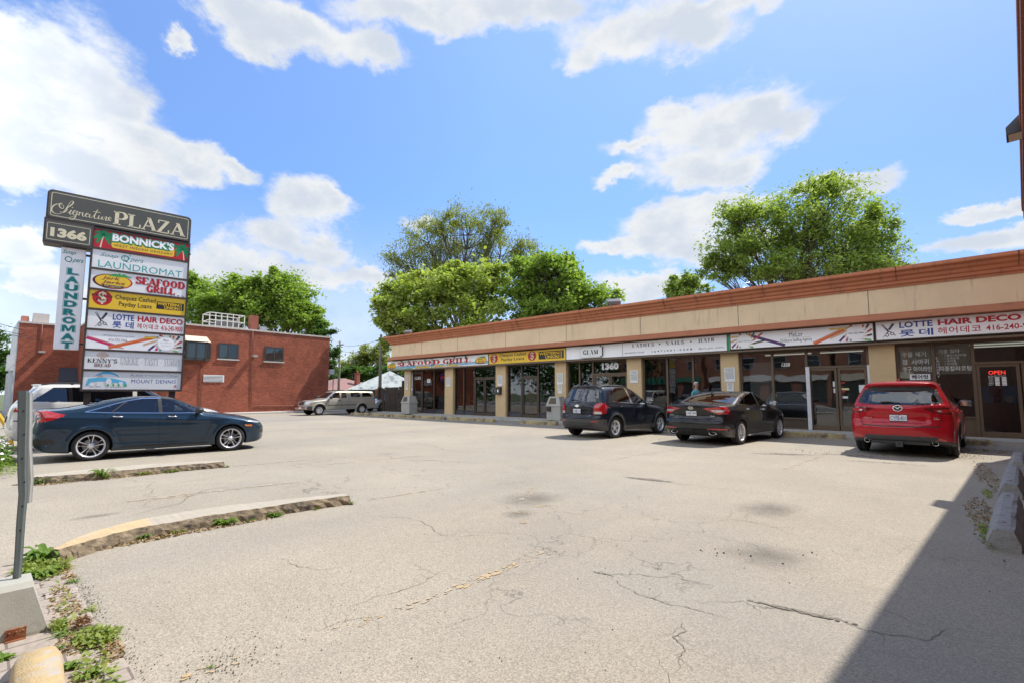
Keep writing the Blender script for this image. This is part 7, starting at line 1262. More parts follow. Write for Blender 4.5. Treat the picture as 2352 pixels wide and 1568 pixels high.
# ---- tan pickup with a matching bed cap, facing the street
P_TAN = paint('paint_pewter', (0.40, 0.375, 0.315), 0.35, 0.42)
pk = dict(w=0.87, h=1.68, wb=3.20, ro=1.15, fo=0.90, zw=0.35, ra=0.42, r=0.35, tw=0.23, rim=0.20, xmid=1.9, tumble=0.26, tumble2=0.12, style=STY_CAP, paint=P_TAN, crown=0.05, cv=0.12, k=0.08, rcurve=0.06, fcurve=0.2, flare=0.035,
  top=[(-1.3, 1.63), (-1.1, 1.65), (-0.5, 1.67), (0.6, 1.675), (1.2, 1.672), (1.85, 1.66), (2.1, 1.60), (2.4, 1.40), (2.7, 1.20), (2.85, 1.12), (3.2, 1.07), (3.7, 1.02), (3.95, 0.95), (4.1, 0.85)],
  plan=[(-1.2, 0.83), (-0.8, 0.86), (0.5, 0.87), (2.4, 0.87), (3.2, 0.865), (3.8, 0.84), (4.1, 0.76)], side=[(0.1, 0.93), (0.4, 0.98), (0.6, 1.0), (0.9, 1.0), (1.05, 0.97), (1.2, 0.94), (1.5, .92)], belt=[(-1.2, 1.12), (2.6, 1.10), (4, 1.0)],
  rear=[(0.1, -1.0), (0.45, -1.13), (0.6, -1.16), (1.1, -1.13), (1.3, -1.10), (1.7, -1.0)], front=[(0.1, 3.9), (0.35, 4.08), (0.6, 4.12), (0.9, 4.08), (1.1, 3.9)], bottom=[(-1.2, 0.45), (-0.6, 0.38), (3.6, 0.34), (4.1, 0.36)],
  cladding=lambda C, N: (C[:, 2] < 0.62) & (C[:, 0] > 3.72), clad=PLASG,
  tags=[('front_window', CGL, 'side', [(1.72, 1.17), (2.52, 1.15), (2.28, 1.38), (2.06, 1.54), (1.72, 1.56)], up_only), ('rear_window', CGD, 'side', [(1.22, 1.19), (1.60, 1.17), (1.60, 1.56), (1.22, 1.55)], up_only), ('cap_window', CGD, 'side', [(0.10, 1.24), (0.92, 1.23), (0.84, 1.55), (0.16, 1.56)], up_only), ('cap_window', CGD, 'side', [(-0.85, 1.26), (-0.02, 1.24), (-0.08, 1.55), (-0.62, 1.56)], up_only), ('windshield', CGL, 'front', [(-0.68, 1.16), (0.68, 1.16), (0.56, 1.56), (-0.56, 1.56)], lambda P, N: (P[:, 2] > 1.1) & (np.abs(N[:, 1]) < 0.5)), ('grille', PLAS, 'front', [(-0.36, 0.70), (0.36, 0.70), (0.36, 0.95), (-0.36, 0.95)], None), ('tail_light', LRED, 'side', [(-1.12, 0.80), (-1.02, 0.80), (-1.02, 1.08), (-1.12, 1.08)], None), ('marker_light', LAMB, 'side', [(3.80, 0.72), (3.98, 0.72), (3.98, 0.80), (3.78, 0.80)], None)] + both('headlight', LCLR, 'front', [(0.42, 0.72), (0.82, 0.72), (0.82, 0.93), (0.42, 0.95)]),
  gaps=[([(1.64, 1.58), (1.64, 1.1), (1.64, 0.45)], 'side'), ([(1.10, 1.62), (1.08, 1.1), (1.08, 0.42)], 'side'), ([(2.62, 1.1), (2.62, 0.45)], 'side'), ([(-1.1, 1.12), (1.08, 1.12)], 'side')], trims=[([(0.48, 0.68), (2.66, 0.68)], 'side', 0.045, 1)],
  cabin=(1.0, 2.5, 1.02, 0.64), seats=(1.25, 1.75), mirror=(2.48, 1.17, 1.2), mirror_mat=PLAS, handles=((1.80, 1.0),), handle_mat=PLAS)
pkr, pkB = car(pk, (-31.95, 18.72, 0), R(-90), 'tan pickup truck with matching bed cap parked along the red brick building', cat='pickup truck', name='pickup_truck', h=0.03)
mb = MB(); mb.bbox(4.02, 4.16, -0.80, 0.80, 0.42, 0.58, 0.03, 0); mb.bbox(4.15, 4.17, -0.15, 0.15, 0.44, 0.56, 0.004, 1); o = mb.build('bumper', [CHRM, PLTW]); o.parent = pkr
mb = MB(); mb.add([(4.125, 0.10 * a, 0.82 + .03 * b) for a, b in ((-1, -1), (1, -1), (1, 1), (-1, 1))], [(0, 1, 2, 3)], 0); o = mb.build('badge', [LRED]); o.parent = pkr
mb = MB()
for y in (-.5, .5): mb.tube([(1.25, y, 1.69), (1.3, y, 1.72), (1.9, y, 1.71), (1.95, y, 1.67)], 0.015, 6)
mb.tube([(1.4, -.6, 1.73), (1.4, .6, 1.73)], .015, 6); mb.tube([(-0.2, -.6, 1.72), (-0.2, .6, 1.72)], .015, 6); mb.tube([(-.4, -.5, 1.68), (-.4, -.5, 1.73), (.4, -.5, 1.73), (.4, -.5, 1.68)], .012, 6); o = mb.build('roof_rack', PLAS); o.parent = pkr

# ---- silver SUV nosing out behind the pickup
P_SIL = paint('paint_silver', (0.40, 0.43, 0.46), 0.5, 0.35)
tu = dict(mz); tu.update(paint=P_SIL, wb=2.67, fdents=[(-1, 0.45, 0.62, 0.86, 0.03, 0.02)], tags=[t for t in mz['tags'] if t[0] in ('front_window', 'rear_window', 'windshield')] + [('grille', PLAS, 'front', [(-0.45, 0.58), (0.45, 0.58), (0.50, 0.88), (-0.50, 0.88)], None)] + both('headlight', LCLR, 'front', [(0.54, 0.76), (0.86, 0.80), (0.88, 0.90), (0.54, 0.86)]) + both('fog_light', LCLR, 'front', [(0.58, 0.50), (0.80, 0.52), (0.80, 0.58), (0.58, 0.56)]), gaps=[], badges=[], trims=[([(-0.45, 0.66), (0.45, 0.66)], 'front', 0.02, 0), ([(-0.47, 0.74), (0.47, 0.74)], 'front', 0.02, 0), ([(-0.48, 0.82), (0.48, 0.82)], 'front', 0.02, 0)], exhaust=[])
for k in ('plate', 'wiper', 'fin'): tu.pop(k, None)
car(tu, (-35.2, 25.0, 0), R(-84), 'silver SUV half hidden between the pickup and the board fence', h=0.032)
# ------------------------------------------------------------------ red brick building on the left
def brick_mat(name, c1, c2, mortar, w=0.215, h=0.080, ms=0.010):
    m = bpy.data.materials.new(name); m.use_nodes = True; nt = m.node_tree; b = nt.nodes['Principled BSDF']; N = nt.nodes.new; Lk = nt.links.new
    b.inputs['Roughness'].default_value = 0.9; b.inputs['Specular IOR Level'].default_value = 0.25
    t = N('ShaderNodeTexCoord'); s = N('ShaderNodeSeparateXYZ'); Lk(t.outputs['Object'], s.inputs[0]); a = N('ShaderNodeMath'); a.operation = 'ADD'; Lk(s.outputs[0], a.inputs[0]); Lk(s.outputs[1], a.inputs[1]); c = N('ShaderNodeCombineXYZ'); Lk(a.outputs[0], c.inputs[0]); Lk(s.outputs[2], c.inputs[1])
    br = N('ShaderNodeTexBrick'); br.inputs['Scale'].default_value = 1.0; br.inputs['Brick Width'].default_value = w; br.inputs['Row Height'].default_value = h; br.inputs['Mortar Size'].default_value = ms; br.inputs['Bias'].default_value = -0.2
    br.inputs['Color1'].default_value = (*c1, 1); br.inputs['Color2'].default_value = (*c2, 1); br.inputs['Mortar'].default_value = (*mortar, 1); Lk(c.outputs[0], br.inputs['Vector'])
    n = N('ShaderNodeTexNoise'); n.inputs['Scale'].default_value = 0.7; n.inputs['Detail'].default_value = 7; n.inputs['Roughness'].default_value = 0.7; Lk(t.outputs['Object'], n.inputs['Vector'])
    mr = N('ShaderNodeMapRange'); Lk(n.outputs['Fac'], mr.inputs[0])
    for i, v in ((1, 0.3), (2, 0.7), (3, 0.70), (4, 1.22)): mr.inputs[i].default_value = v
    hs = N('ShaderNodeHueSaturation'); Lk(br.outputs['Color'], hs.inputs['Color']); Lk(mr.outputs[0], hs.inputs['Value']); Lk(hs.outputs[0], b.inputs['Base Color'])
    bp = N('ShaderNodeBump'); bp.inputs['Strength'].default_value = 0.5; bp.inputs['Distance'].default_value = 0.012; bp.invert = True; Lk(br.outputs['Fac'], bp.inputs['Height']); Lk(bp.outputs[0], b.inputs['Normal']); return m
BRK = brick_mat('red_brick', (0.23, 0.056, 0.031), (0.39, 0.098, 0.050), (0.33, 0.15, 0.10))
BRK2 = brick_mat('brown_brick', (0.24, 0.09, 0.055), (0.30, 0.12, 0.07), (0.2, 0.16, 0.13))
COPE = mat('coping_grey', (0.50, 0.45, 0.40), 0.7, var=0.15); WFR = mat('window_dark_frame', (0.045, 0.04, 0.036), 0.5); SILL = mat('stone_sill', (0.5, 0.47, 0.43), 0.85); CURT = mat('net_curtain', (0.50, 0.52, 0.47), 0.9, var=0.15, vscale=9); GALV = mat('galvanised', (0.42, 0.42, 0.41), 0.45, 0.6, var=0.2, vscale=6)
bb = empty('brick_building', (-46, 11, 0), 0, 'two-storey red brick building with flat roof and wall lamps behind the pylon sign', 'building')
def bp_(mb, name, mats, parent=bb):
    o = mb.build(name, mats); o.parent = parent; o.location = -Vector(bb.location) if parent is bb else Vector((0, 0, 0)); return o
X0, XB = -38.5, -45.7
mb = MB(); mb.box(-60, X0, 4.7, 19.9, -0.1, 6.20); bp_(mb, 'wall', BRK)
mb = MB(); mb.box(-53, XB, 1.66, 4.7 - .003, -0.1, 6.20); bp_(mb, 'wall', BRK)
mb = MB(); mb.box(-60, X0 + 0.06, 4.64, 19.96, 6.20, 6.32); mb.box(-53, XB + 0.06, 1.60, 4.638, 6.20, 6.32); bp_(mb, 'coping', COPE)
# street front in white render with a sign band
mb = MB(); mb.box(-53, XB - 0.02, 1.56, 1.655, 0, 6.25); mb.box(-47.6, XB + 0.02, 1.25, 1.555, 3.0, 4.05); 
for x in (-46.0, -48.5, -52): mb.box(x - 0.15, x + 0.15, 1.42, 1.555, 0, 2.99)
bp_(mb, 'street_front', mat('white_render', (0.58, 0.60, 0.60), 0.85, var=0.1))
mb = MB(); mb.box(-46.9, -46.2, 2.3, 3.1, 6.33, 7.0); mb.box(-47.4, -46.3, 1.75, 2.1, 6.33, 6.75, 1); bp_(mb, 'roof_vent', [COPE, mat('clay_pot', (0.45, 0.18, 0.12), 0.9)])
mb = MB(); mb.tube([(-46, 2.6 + 1.3, 6.32), (-46, 3.9, 6.75), (-46, 4.5, 6.75), (-46, 4.5, 6.32)], 0.03, 6); mb.tube([(-46, 4.2, 6.32), (-46, 4.2, 6.75)], 0.03, 6); bp_(mb, 'roof_rail', GALV)
def wwin(y0, y1, z0, z1, split):
    mb = MB(); t = 0.10
    for a, b, c, d in ((y0, y1, z0, z0 + t), (y0, y1, z1 - t, z1), (y0, y0 + t, z0 + t, z1 - t), (y1 - t, y1, z0 + t, z1 - t), (split - .05, split + .05, z0 + t, z1 - t)): mb.box(X0 - 0.02, X0 + 0.05, a, b, c, d)
    w = bp_(mb, 'window', WFR)
    mb = MB(); mb.quad((X0 + .018, y0, z0), (X0 + .018, y1, z0), (X0 + .018, y1, z1), (X0 + .018, y0, z1)); o = mb.build('window_pane', GLZ); o.parent = w
    mb = MB(); mb.quad((X0 + 0.004, y0 + .1, z0), (X0 + 0.004, split + (.0 if y0 < 13 else -.05), z0), (X0 + 0.004, split, z1), (X0 + 0.004, y0 + .1, z1), 0); mb.quad((X0 + 0.004, split, z0), (X0 + 0.004, y1, z0), (X0 + 0.004, y1, z1), (X0 + 0.004, split, z1), 1 if y0 < 13 else 0); o = mb.build('curtain', [CURT, mat('dark_room', (0.05, 0.055, 0.055), 0.9)]); o.parent = w
    mb = MB(); mb.box(X0, X0 + 0.10, y0 - 0.06, y1 + 0.06, z0 - 0.09, z0 - 0.003); o = mb.build('sill', SILL); o.parent = w
wwin(11.43, 12.77, 4.0, 5.12, 12.08); wwin(14.62, 16.06, 3.98, 5.10, 15.36)
# bay window with pale hipped hood
ya, yb, xo = 9.05, 10.92, X0 + 0.42
mb = MB()
for z0, z1 in ((3.78, 3.95), (4.95, 5.08)): mb.prism([(X0, ya), (xo, ya + 0.35), (xo, yb - 0.35), (X0, yb)], z0, z1, 'z')
for p, q in (((X0, ya), (xo, ya + .35)), ((xo, ya + .35), (xo, yb - .35)), ((xo, yb - .35), (X0, yb))):
    for t in (0.02, 0.5, 0.98) if p[0] == xo else (.04, .96):
        x = p[0] + (q[0] - p[0]) * t; y = p[1] + (q[1] - p[1]) * t; mb.box(x - .05, x + .05, y - .05, y + .05, 3.95, 4.95)
w = bp_(mb, 'bay_window', WFR)
mb = MB(); mb.add([(X0, ya, 3.95), (xo, ya + .35, 3.95), (xo, yb - .35, 3.95), (X0, yb, 3.95), (X0, ya, 4.95), (xo, ya + .35, 4.95), (xo, yb - .35, 4.95), (X0, yb, 4.95)], [(0, 1, 5, 4), (1, 2, 6, 5), (2, 3, 7, 6)]); o = mb.build('window_pane', GLZ); o.parent = w
mb = MB(); mb.quad((X0 + .2, ya + .3, 3.97), (X0 + .2, yb - .3, 3.97), (X0 + .2, yb - .3, 4.94), (X0 + .2, ya + .3, 4.94)); o = mb.build('curtain', CURT); o.parent = w
mb = MB(); mb.add([(X0, ya - .06, 5.08), (xo + .08, ya + .30, 5.08), (xo + .08, yb - .30, 5.08), (X0, yb + .06, 5.08), (X0, ya + .25, 5.48), (X0, yb - .25, 5.48)], [(0, 1, 4), (1, 2, 5, 4), (2, 3, 5)]); o = mb.build('hood', mat('hood_cream', (0.62, 0.52, 0.40), 0.7)); o.parent = w
mb = MB(); mb.box(X0, X0 + 0.03, 10.6, 11.9, 2.30, 2.80, 0); mb.box(X0 + .03, X0 + .04, 10.66, 11.84, 2.36, 2.74, 1)
for k in range(4): z = 2.39 + k * .09; mb.prism([(X0 + .04, z), (X0 + .075, z), (X0 + .04, z + .055)], 10.66, 11.84, 'y', 0, Matrix.Identity(4)) if False else mb.box(X0 + .041, X0 + .07, 10.66, 11.84, z, z + .045, 0)
bp_(mb, 'louvre_vent', [WHITE, DARKM])
mb = MB(); C = lambda pts, r=0.03: mb.tube([(X0 + 0.05, y, z) for y, z in pts], r, 6)
CM = mat('conduit_rust', (0.20, 0.075, 0.05), 0.7, var=0.3); C([(13.70, 6.2), (13.72, 4.4)]); C([(13.72, 4.4), (13.75, 4.1), (13.85, 0.62), (13.95, 0.55), (17.6, 0.52), (17.6, .2)]); bp_(mb, 'conduit', CM); mb = MB(); C([(9.3, 3.55), (10.2, 3.56), (10.42, 3.4), (10.46, 2.6), (10.5, 0.3)]); bp_(mb, 'conduit', CM); mb = MB()
mb.tube([(XB + .05, 2.75, 6.2), (XB + .05, 2.75, 4.4)], .03, 6); bp_(mb, 'conduit', CM)
for (x, y, z) in ((X0, 13.80, 4.28), (XB, 2.80, 4.28)):
    mb = MB(); mb.bbox(x, x + 0.55, y - 0.17, y + 0.17, z - 0.05, z + 0.06, 0.02, 0); mb.box(x + .1, x + .5, y - .12, y + .12, z - 0.065, z - 0.05, 1); bp_(mb, 'wall_lamp', [GALV, mat('lamp_lens_wall', (0.6, 0.6, 0.55), 0.3)])
mb = MB(); mb.prism([(XB + .02, 3.3), (XB + 1.1, 2.35), (XB + 1.1, 2.1), (XB + .02, 2.1)], 3.75, 4.69, 'y'); bp_(mb, 'awning', mat('awning_slate', (0.05, 0.058, 0.075), 0.8))
mb = MB(); mb.box(XB + .03, XB + .12, 3.9, 4.2, 2.3, 2.9, 0); bp_(mb, 'utility_box', GALV)
mb = MB(); mb.box(X0, X0 + 0.25, 8.7, 9.15, 2.4, 3.4); bp_(mb, 'meter_box', mat('meter_dark', (0.04, 0.05, 0.055), 0.6))
# roof: screen of white tubes round a condenser, brick stack, flashing box
mb = MB()
for k in range(7): y = 11.2 + k * 0.4; mb.box(-40.03, -39.97, y - .025, y + .025, 6.32, 7.52)
for z in (6.5, 6.95, 7.5): mb.box(-40.04, -39.96, 11.2, 13.6, z - .03, z + .03)
for y in (11.2, 13.6):
    for z in (6.95, 7.5): mb.box(-41.6, -40, y - .025, y + .025, z - .025, z + .025)
    mb.box(-41.63, -41.57, y - .025, y + .025, 6.32, 7.52)
for z in (6.95, 7.5): mb.box(-41.64, -41.56, 11.2, 13.6, z - .03, z + .03)
bp_(mb, 'roof_screen', mat('screen_white', (0.66, 0.62, 0.56), 0.6, var=0.1))
mb = MB(); mb.bbox(-41.4, -40.3, 12.0, 13.3, 6.32, 7.1, 0.03); mb.lathe([(0.0, 7.15), (.35, 7.15), (.38, 7.1)], 20, Matrix.Translation((-40.85, 12.6, 0))); mb.bbox(-41.2, -40.5, 11.35, 11.75, 6.32, 6.7, .02); bp_(mb, 'condenser', mat('condenser_grey', (0.13, 0.13, 0.13), 0.6))
mb = MB(); mb.box(-40.4, -39.8, 14.02, 14.55, 6.32, 7.6); bp_(mb, 'chimney', mat('stack_red', (0.27, 0.085, 0.055), 0.9, var=0.15))
mb = MB(); mb.box(-40.2, -39.5, 14.6, 15.1, 6.32, 6.75); bp_(mb, 'flashing_box', GALV)
mb = MB(); mb.box(-38.5, -36.6, 4.4, 24, -0.05, 0.10); mb.box(-45.7, -38.5, 1.7, 4.68, -0.05, 0.10); tag(mb.build('side_pavement', SIDEW), kind='structure')

# ------------------------------------------------------------------ neighbouring building on the right (its shadow crosses the lot)
nb = empty('neighbour_building', (0.231, 0, 0), math.atan2(-0.105, 1), 'tall dark red brick wall with rust red eave along the right edge', 'building')
mb = MB(); mb.box(0.10, 9, -13, 18.6, 0, 6.40); o = mb.build('wall', BRK2); o.parent = nb
mb = MB(); mb.box(0.0, 9, -13, 18.65, 6.40, 6.60); mb.box(0.02, 0.10, -13, 18.6, 6.18, 6.398); o = mb.build('eave', mat('eave_rust', (0.26, 0.085, 0.045), 0.7, var=0.2, vscale=2)); o.parent = nb
lp = empty('wall_lamp', (1.60, 12.85, 6.46), math.atan2(-0.105, 1), 'black box floodlight on the eave of the neighbouring brick wall', 'floodlight')
mb = MB(); mb.prism([(-0.20, -0.10), (0.20, -0.10), (0.20, 0.26), (0.02, 0.26), (-0.20, 0.04)], -0.22, 0.22, 'y'); mb.box(0.06, 0.2, -.05, .05, -.3, -.1); o = recalc(mb.build('housing', mat('lamp_black', (0.02, 0.022, 0.028), 0.4))); o.parent = lp
mb = MB(); mb.box(-0.17, 0.17, -0.19, 0.19, -0.106, -0.103); o = mb.build('lens', mat('lamp_lens_pale', (0.55, 0.50, 0.38), 0.3)); o.parent = lp
for i, (x, y, L, lb) in enumerate([(0.44, 6.45, 2.5, 'mossy grey concrete wheel stop nearest the camera in the shade'), (0.78, 9.75, 2.6, 'grey concrete wheel stop second along the shaded wall'), (1.16, 13.0, 2.4, 'grey concrete wheel stop farthest along the shaded wall')]):
    e = empty('wheel_stop', (x, y, 0), math.atan2(-0.105, 1), lb, 'wheel stop', 'wheel stops along the shaded wall')
    mb = MB(); n = 14; pr = [(-0.13, 0), (-0.115, 0.07), (-0.065, 0.19), (-0.03, 0.205), (0.05, 0.205), (0.085, 0.19), (0.125, 0.07), (0.13, 0)]; vs = []; rr = random.Random(i)
    for k in range(n + 1):
        y_ = L * k / n; sc = 0.93 if k in (0, n) else 1.0
        vs += [(a * sc + rr.uniform(-.006, .006), y_ + rr.uniform(-.004, .004), b * (0.96 if k in (0, n) else 1) + (rr.uniform(-.006, .006) if b > 0 else 0)) for a, b in pr]
    m_ = len(pr); mb.add(vs, [(k * m_ + j, k * m_ + j + 1, (k + 1) * m_ + j + 1, (k + 1) * m_ + j) for k in range(n) for j in range(m_ - 1)] + [tuple(range(m_)), tuple(n * m_ + j for j in range(m_))[::-1]]); o = recalc(mb.build('stop_block', CONC_G)); o.parent = e
    mb = MB()
    for y_ in (0.35, L - .35): mb.lathe([(0, .208), (.02, .207), (.022, .2)], 8, Matrix.Translation((0.01, y_, 0)))
    o = mb.build('anchor_pin', mat('rust', (0.17, 0.06, 0.025), 0.85, var=0.3)); o.parent = e

# ------------------------------------------------------------------ along the shopfronts
CURBY = mat('stop_yellowed', (0.42, 0.33, 0.17), 0.95, var=0.25, vscale=5, bump=0.5, bscale=40, stain=((0.13, 0.11, 0.08), 3.0, 0.48, 0.66))
for i, (x0, x1, y) in enumerate([(-30.2, -28.0, 17.45), (-27.85, -25.85, 17.5), (-25.7, -23.45, 17.6), (-23.2, -20.75, 17.7), (-20.4, -17.0, 17.8), (-15.15, -13.05, 17.95), (-12.7, -10.6, 18.1), (-10.0, -7.9, 18.3), (-7.4, -5.4, 18.5), (-4.2, -2.10, 18.75), (0.0, 1.28, 19.05)]):
    e = empty('wheel_stop', ((x0 + x1) / 2, y, 0), R(2.5), '%s yellowed concrete wheel stop from the left before the shopfronts' % ['first', 'second', 'third', 'fourth', 'fifth', 'sixth', 'seventh', 'eighth', 'ninth', 'tenth', 'eleventh'][i], 'wheel stop', 'wheel stops before the shopfronts')
    L = x1 - x0; rr = random.Random(40 + i); mb = MB(); n = 10; pr = [(-0.14, 0), (-0.11, 0.14), (-0.06, 0.175), (0.06, 0.175), (0.11, 0.14), (0.14, 0)]; vs = []
    for k in range(n + 1): vs += [(-L / 2 + L * k / n + (rr.uniform(-.015, .015)), a * (0.9 if k in (0, n) else 1) + rr.uniform(-.008, .008), b * (0.93 if k in (0, n) else 1) + (rr.uniform(-.012, .008) if b > 0 else 0)) for a, b in pr]
    m_ = len(pr); mb.add(vs, [(k * m_ + j, k * m_ + j + 1, (k + 1) * m_ + j + 1, (k + 1) * m_ + j) for k in range(n) for j in range(m_ - 1)] + [tuple(range(m_)), tuple(n * m_ + j for j in range(m_))[::-1]]); o = recalc(mb.build('stop_block', CURBY)); o.parent = e
BINM = mat('bin_concrete', (0.40, 0.39, 0.35), 0.85, var=0.12, vscale=4, bump=0.2, bscale=80)
for (x, y, lb) in ((-26.55, 19.55, 'beige square litter bin with hooded top before the left end pillar'), (-14.35, 19.75, 'beige square litter bin with hooded top beside the black compact SUV')):
    e = empty('litter_bin', (x, y, 0.12), R(6), lb, 'litter bin', 'litter bins on the plaza walk')
    mb = MB(); mb.bbox(-0.40, 0.40, -0.36, 0.36, 0, 0.72, 0.02); mb.bbox(-0.43, 0.43, -0.39, 0.39, 0.70, 0.76, 0.015); o = mb.build('bin_body', BINM); o.parent = e
    mb = MB(); a, b, c, d = 0.42, 0.38, 0.28, 0.26; z0, z1 = 0.76, 1.20
    V8 = [(-a, -b, z0), (a, -b, z0), (a, b, z0), (-a, b, z0), (-c, -d, z1), (c, -d, z1), (c, d, z1), (-c, d, z1)]; mb.add(V8, [(0, 1, 5, 4), (1, 2, 6, 5), (2, 3, 7, 6), (3, 0, 4, 7), (4, 5, 6, 7)]); o = recalc(mb.build('bin_hood', BINM)); o.parent = e
    mb = MB()
    P = lambda u, t: (-a + (a - c) * t + u * 2 * (a - (a - c) * t), -b + (b - d) * t - 0.004, z0 + (z1 - z0) * t)
    mb.add([P(.14, .16), P(.72, .16), P(.70, .84), P(.16, .84)], [(0, 1, 2, 3)]); o = mb.build('bin_flap', mat('bin_opening', (0.10, 0.085, 0.05), 0.7)); o.parent = e
    if x > -20: mb = MB(); mb.bbox(-0.36, -0.12, -0.44, -0.362, 0.46, 0.70, 0.03); o = mb.build('ash_tray', DARKM); o.parent = e
for (x, lb, s) in ((-27.75, 'grey floodlight on the parapet at the left end of the plaza', 1), (-11.2, 'grey floodlight on the parapet above the 1360 doorway', 1.15), (3.0, 'grey floodlight on the parapet beyond the hair salon', 1)):
    if x > 0: continue
    e = empty('roof_floodlight', (x, 20.2, 5.64), R(25), lb, 'floodlight', 'floodlights on the plaza parapet'); e.scale = (s, s, s)
    mb = MB(); M = Matrix.Translation((0, 0, .20)) @ Matrix.Rotation(R(28), 4, 'X'); mb.bbox(-0.28, 0.28, -0.18, 0.18, -0.09, 0.09, 0.03, 0, M); o = mb.build('housing', mat('flood_housing', (0.17, 0.165, 0.16), .5, .2)); o.parent = e
    mb = MB(); mb.box(-0.22, 0.22, -0.14, 0.14, -0.10, -0.092, 0, M); o = mb.build('lens', mat('flood_lens', (0.30, 0.28, 0.22), 0.2)); o.parent = e
    mb = MB(); mb.tube([(0, 0.05, -0.02), (0, 0.08, 0.16)], 0.03, 6); o = mb.build('bracket', DARKM); o.parent = e

# ------------------------------------------------------------------ beyond the plaza: board fence, roofs, poles
WOOD = mat('weathered_board', (0.060, 0.045, 0.036), 0.9, var=0.35, vscale=3, bump=0.3, bscale=30)
fe = empty('board_fence', (-33.0, 22.6, 0), 0, 'weathered dark board fence left of the plaza', 'fence'); rr = random.Random(2)
mb = MB(); n = 17
for k in range(n):
    t0, t1 = k / n, (k + .93) / n; A = Vector((-1.35, -0.35)); Bv = Vector((4.2, 0.3)); p = A + (Bv - A) * t0; q = A + (Bv - A) * t1; hgt = 1.93 + 0.02 * k * .6 + rr.uniform(-.05, .05); o_ = rr.uniform(0, .05)
    mb.add([(p.x, p.y + o_, 0), (q.x, q.y + o_, 0), (q.x, q.y + o_, hgt), (p.x, p.y + o_, hgt), (p.x, p.y + o_ + .03, 0), (q.x, q.y + o_ + .03, 0), (q.x, q.y + o_ + .03, hgt), (p.x, p.y + o_ + .03, hgt)], [(0, 1, 2, 3), (5, 4, 7, 6), (4, 0, 3, 7), (1, 5, 6, 2), (3, 2, 6, 7)])
o = mb.build('boards', WOOD); o.parent = fe
for x, h_ in ((-1.4, 2.0), (1.5, 2.5), (4.1, 2.2)): mb = MB(); mb.box(x - .09, x + .09, -0.45 + (x + 1.4) * .117, -0.27 + (x + 1.4) * .117, 0, h_); o = mb.build('fence_post', WOOD); o.parent = fe
of = empty('plastic_fence', (-37.9, 24.55, 1.2), 0, 'short orange slatted screen behind the silver SUV', 'fence'); mb = MB()
for k in range(7): mb.box(-.02, .02, -0.42 + k * .13, -0.33 + k * .13, -1.2, .72)
mb.box(-.03, -.021, -.45, .5, .55, .64); o = mb.build('slats', mat('orange_slat', (0.42, 0.10, 0.03), 0.7)); o.parent = of
def house(name_, loc, label, wallm, roofm, L, D, hw, hr, rz, ch=None):
    e = empty('house', loc, rz, label, 'house'); mb = MB(); mb.box(-L / 2, L / 2, -D / 2, D / 2, 0, hw); o = mb.build('wall', wallm); o.parent = e
    mb = MB(); k = .35; hx = L / 2 + k; hy = D / 2 + k; i = min(hy * .85, hx * .8); mb.add([(-hx, -hy, hw - .1), (hx, -hy, hw - .1), (hx, hy, hw - .1), (-hx, hy, hw - .1), (-hx + i, 0, hr), (hx - i, 0, hr)], [(0, 1, 5, 4), (1, 2, 5), (2, 3, 4, 5), (3, 0, 4), (3, 2, 1, 0)]); r = mb.build('roof', roofm); r.parent = e
    if ch: mb = MB(); x, y, z = ch; mb.box(x - .28, x + .28, y - .28, y + .28, hw, z); mb.box(x - .34, x + .34, y - .34, y + .34, z, z + .1); mb.lathe([(.12, z + .1), (.14, z + .45), (.0, z + .5)], 10, Matrix.Translation((x, y, 0))); o = mb.build('chimney', mat('stack_red', (0.27, 0.085, 0.055), 0.9)); o.parent = r
    return e
SHG = mat('shingle_red', (0.27, 0.15, 0.135), 0.9, var=0.12, vscale=2); SHW = mat('pale_metal_roof', (0.42, 0.46, 0.45), 0.6, var=0.12, vscale=1.2, stain=((0.18, 0.20, 0.21), .8, .5, .6, (1, 1, 1)))
house('h', (-66, 36.0, 0), 'low bungalow with dusty red shingle roof behind the pickup', mat('house_wall', (0.40, 0.33, 0.28), 0.9), SHG, 9, 11, 2.0, 3.75, R(8), (3.2, 0.5, 4.4))
house('h', (-47.5, 32.2, 0), 'low shed with pale grey metal roof behind the board fence', mat('shed_green', (0.05, 0.09, 0.07), 0.9), SHW, 7, 8.0, 2.0, 4.1, R(-38))
def pole(x, y, h_, label, arm=None):
    e = empty('utility_pole', (x, y, 0), 0, label, 'utility pole'); mb = MB(); mb.tube([(0, 0, 0), (0, 0, h_ * .5), (0, 0, h_)], [.17, .15, .11], 10); o = mb.build('pole_shaft', mat('pole_wood', (0.23, 0.20, 0.17), 0.9, var=.2)); o.parent = e
    mb = MB(); mb.box(-.9, .9, -.05, .05, h_ - .6, h_ - .48); mb.box(-.12, .12, -.1, .12, h_ - 1.6, h_ - 1.1); o = mb.build('crossarm', mat('pole_arm', (0.2, 0.18, 0.16), 0.9)); o.parent = e
    if arm: mb = MB(); mb.tube(spline([(0, 0, h_ - .3), (arm[0] * .5, arm[1] * .5, h_ + .5), (arm[0], arm[1], h_ + .75)], 6), .04, 6); mb.bbox(arm[0] - .25, arm[0] + .25, arm[1] - .12, arm[1] + .12, h_ + .68, h_ + .8, .03); o = mb.build('lamp_arm', GALV); o.parent = e
    return e
pole(-60, 32.5, 8.6, 'slim grey utility pole with street lamp arm between the brick building and plaza', (-1.4, -2.4)); pole(-40, 25.95, 7.2, 'dark utility pole close against the left end of the plaza'); pole(-72, 3.2, 9.5, 'distant utility pole behind the brick building on the street')
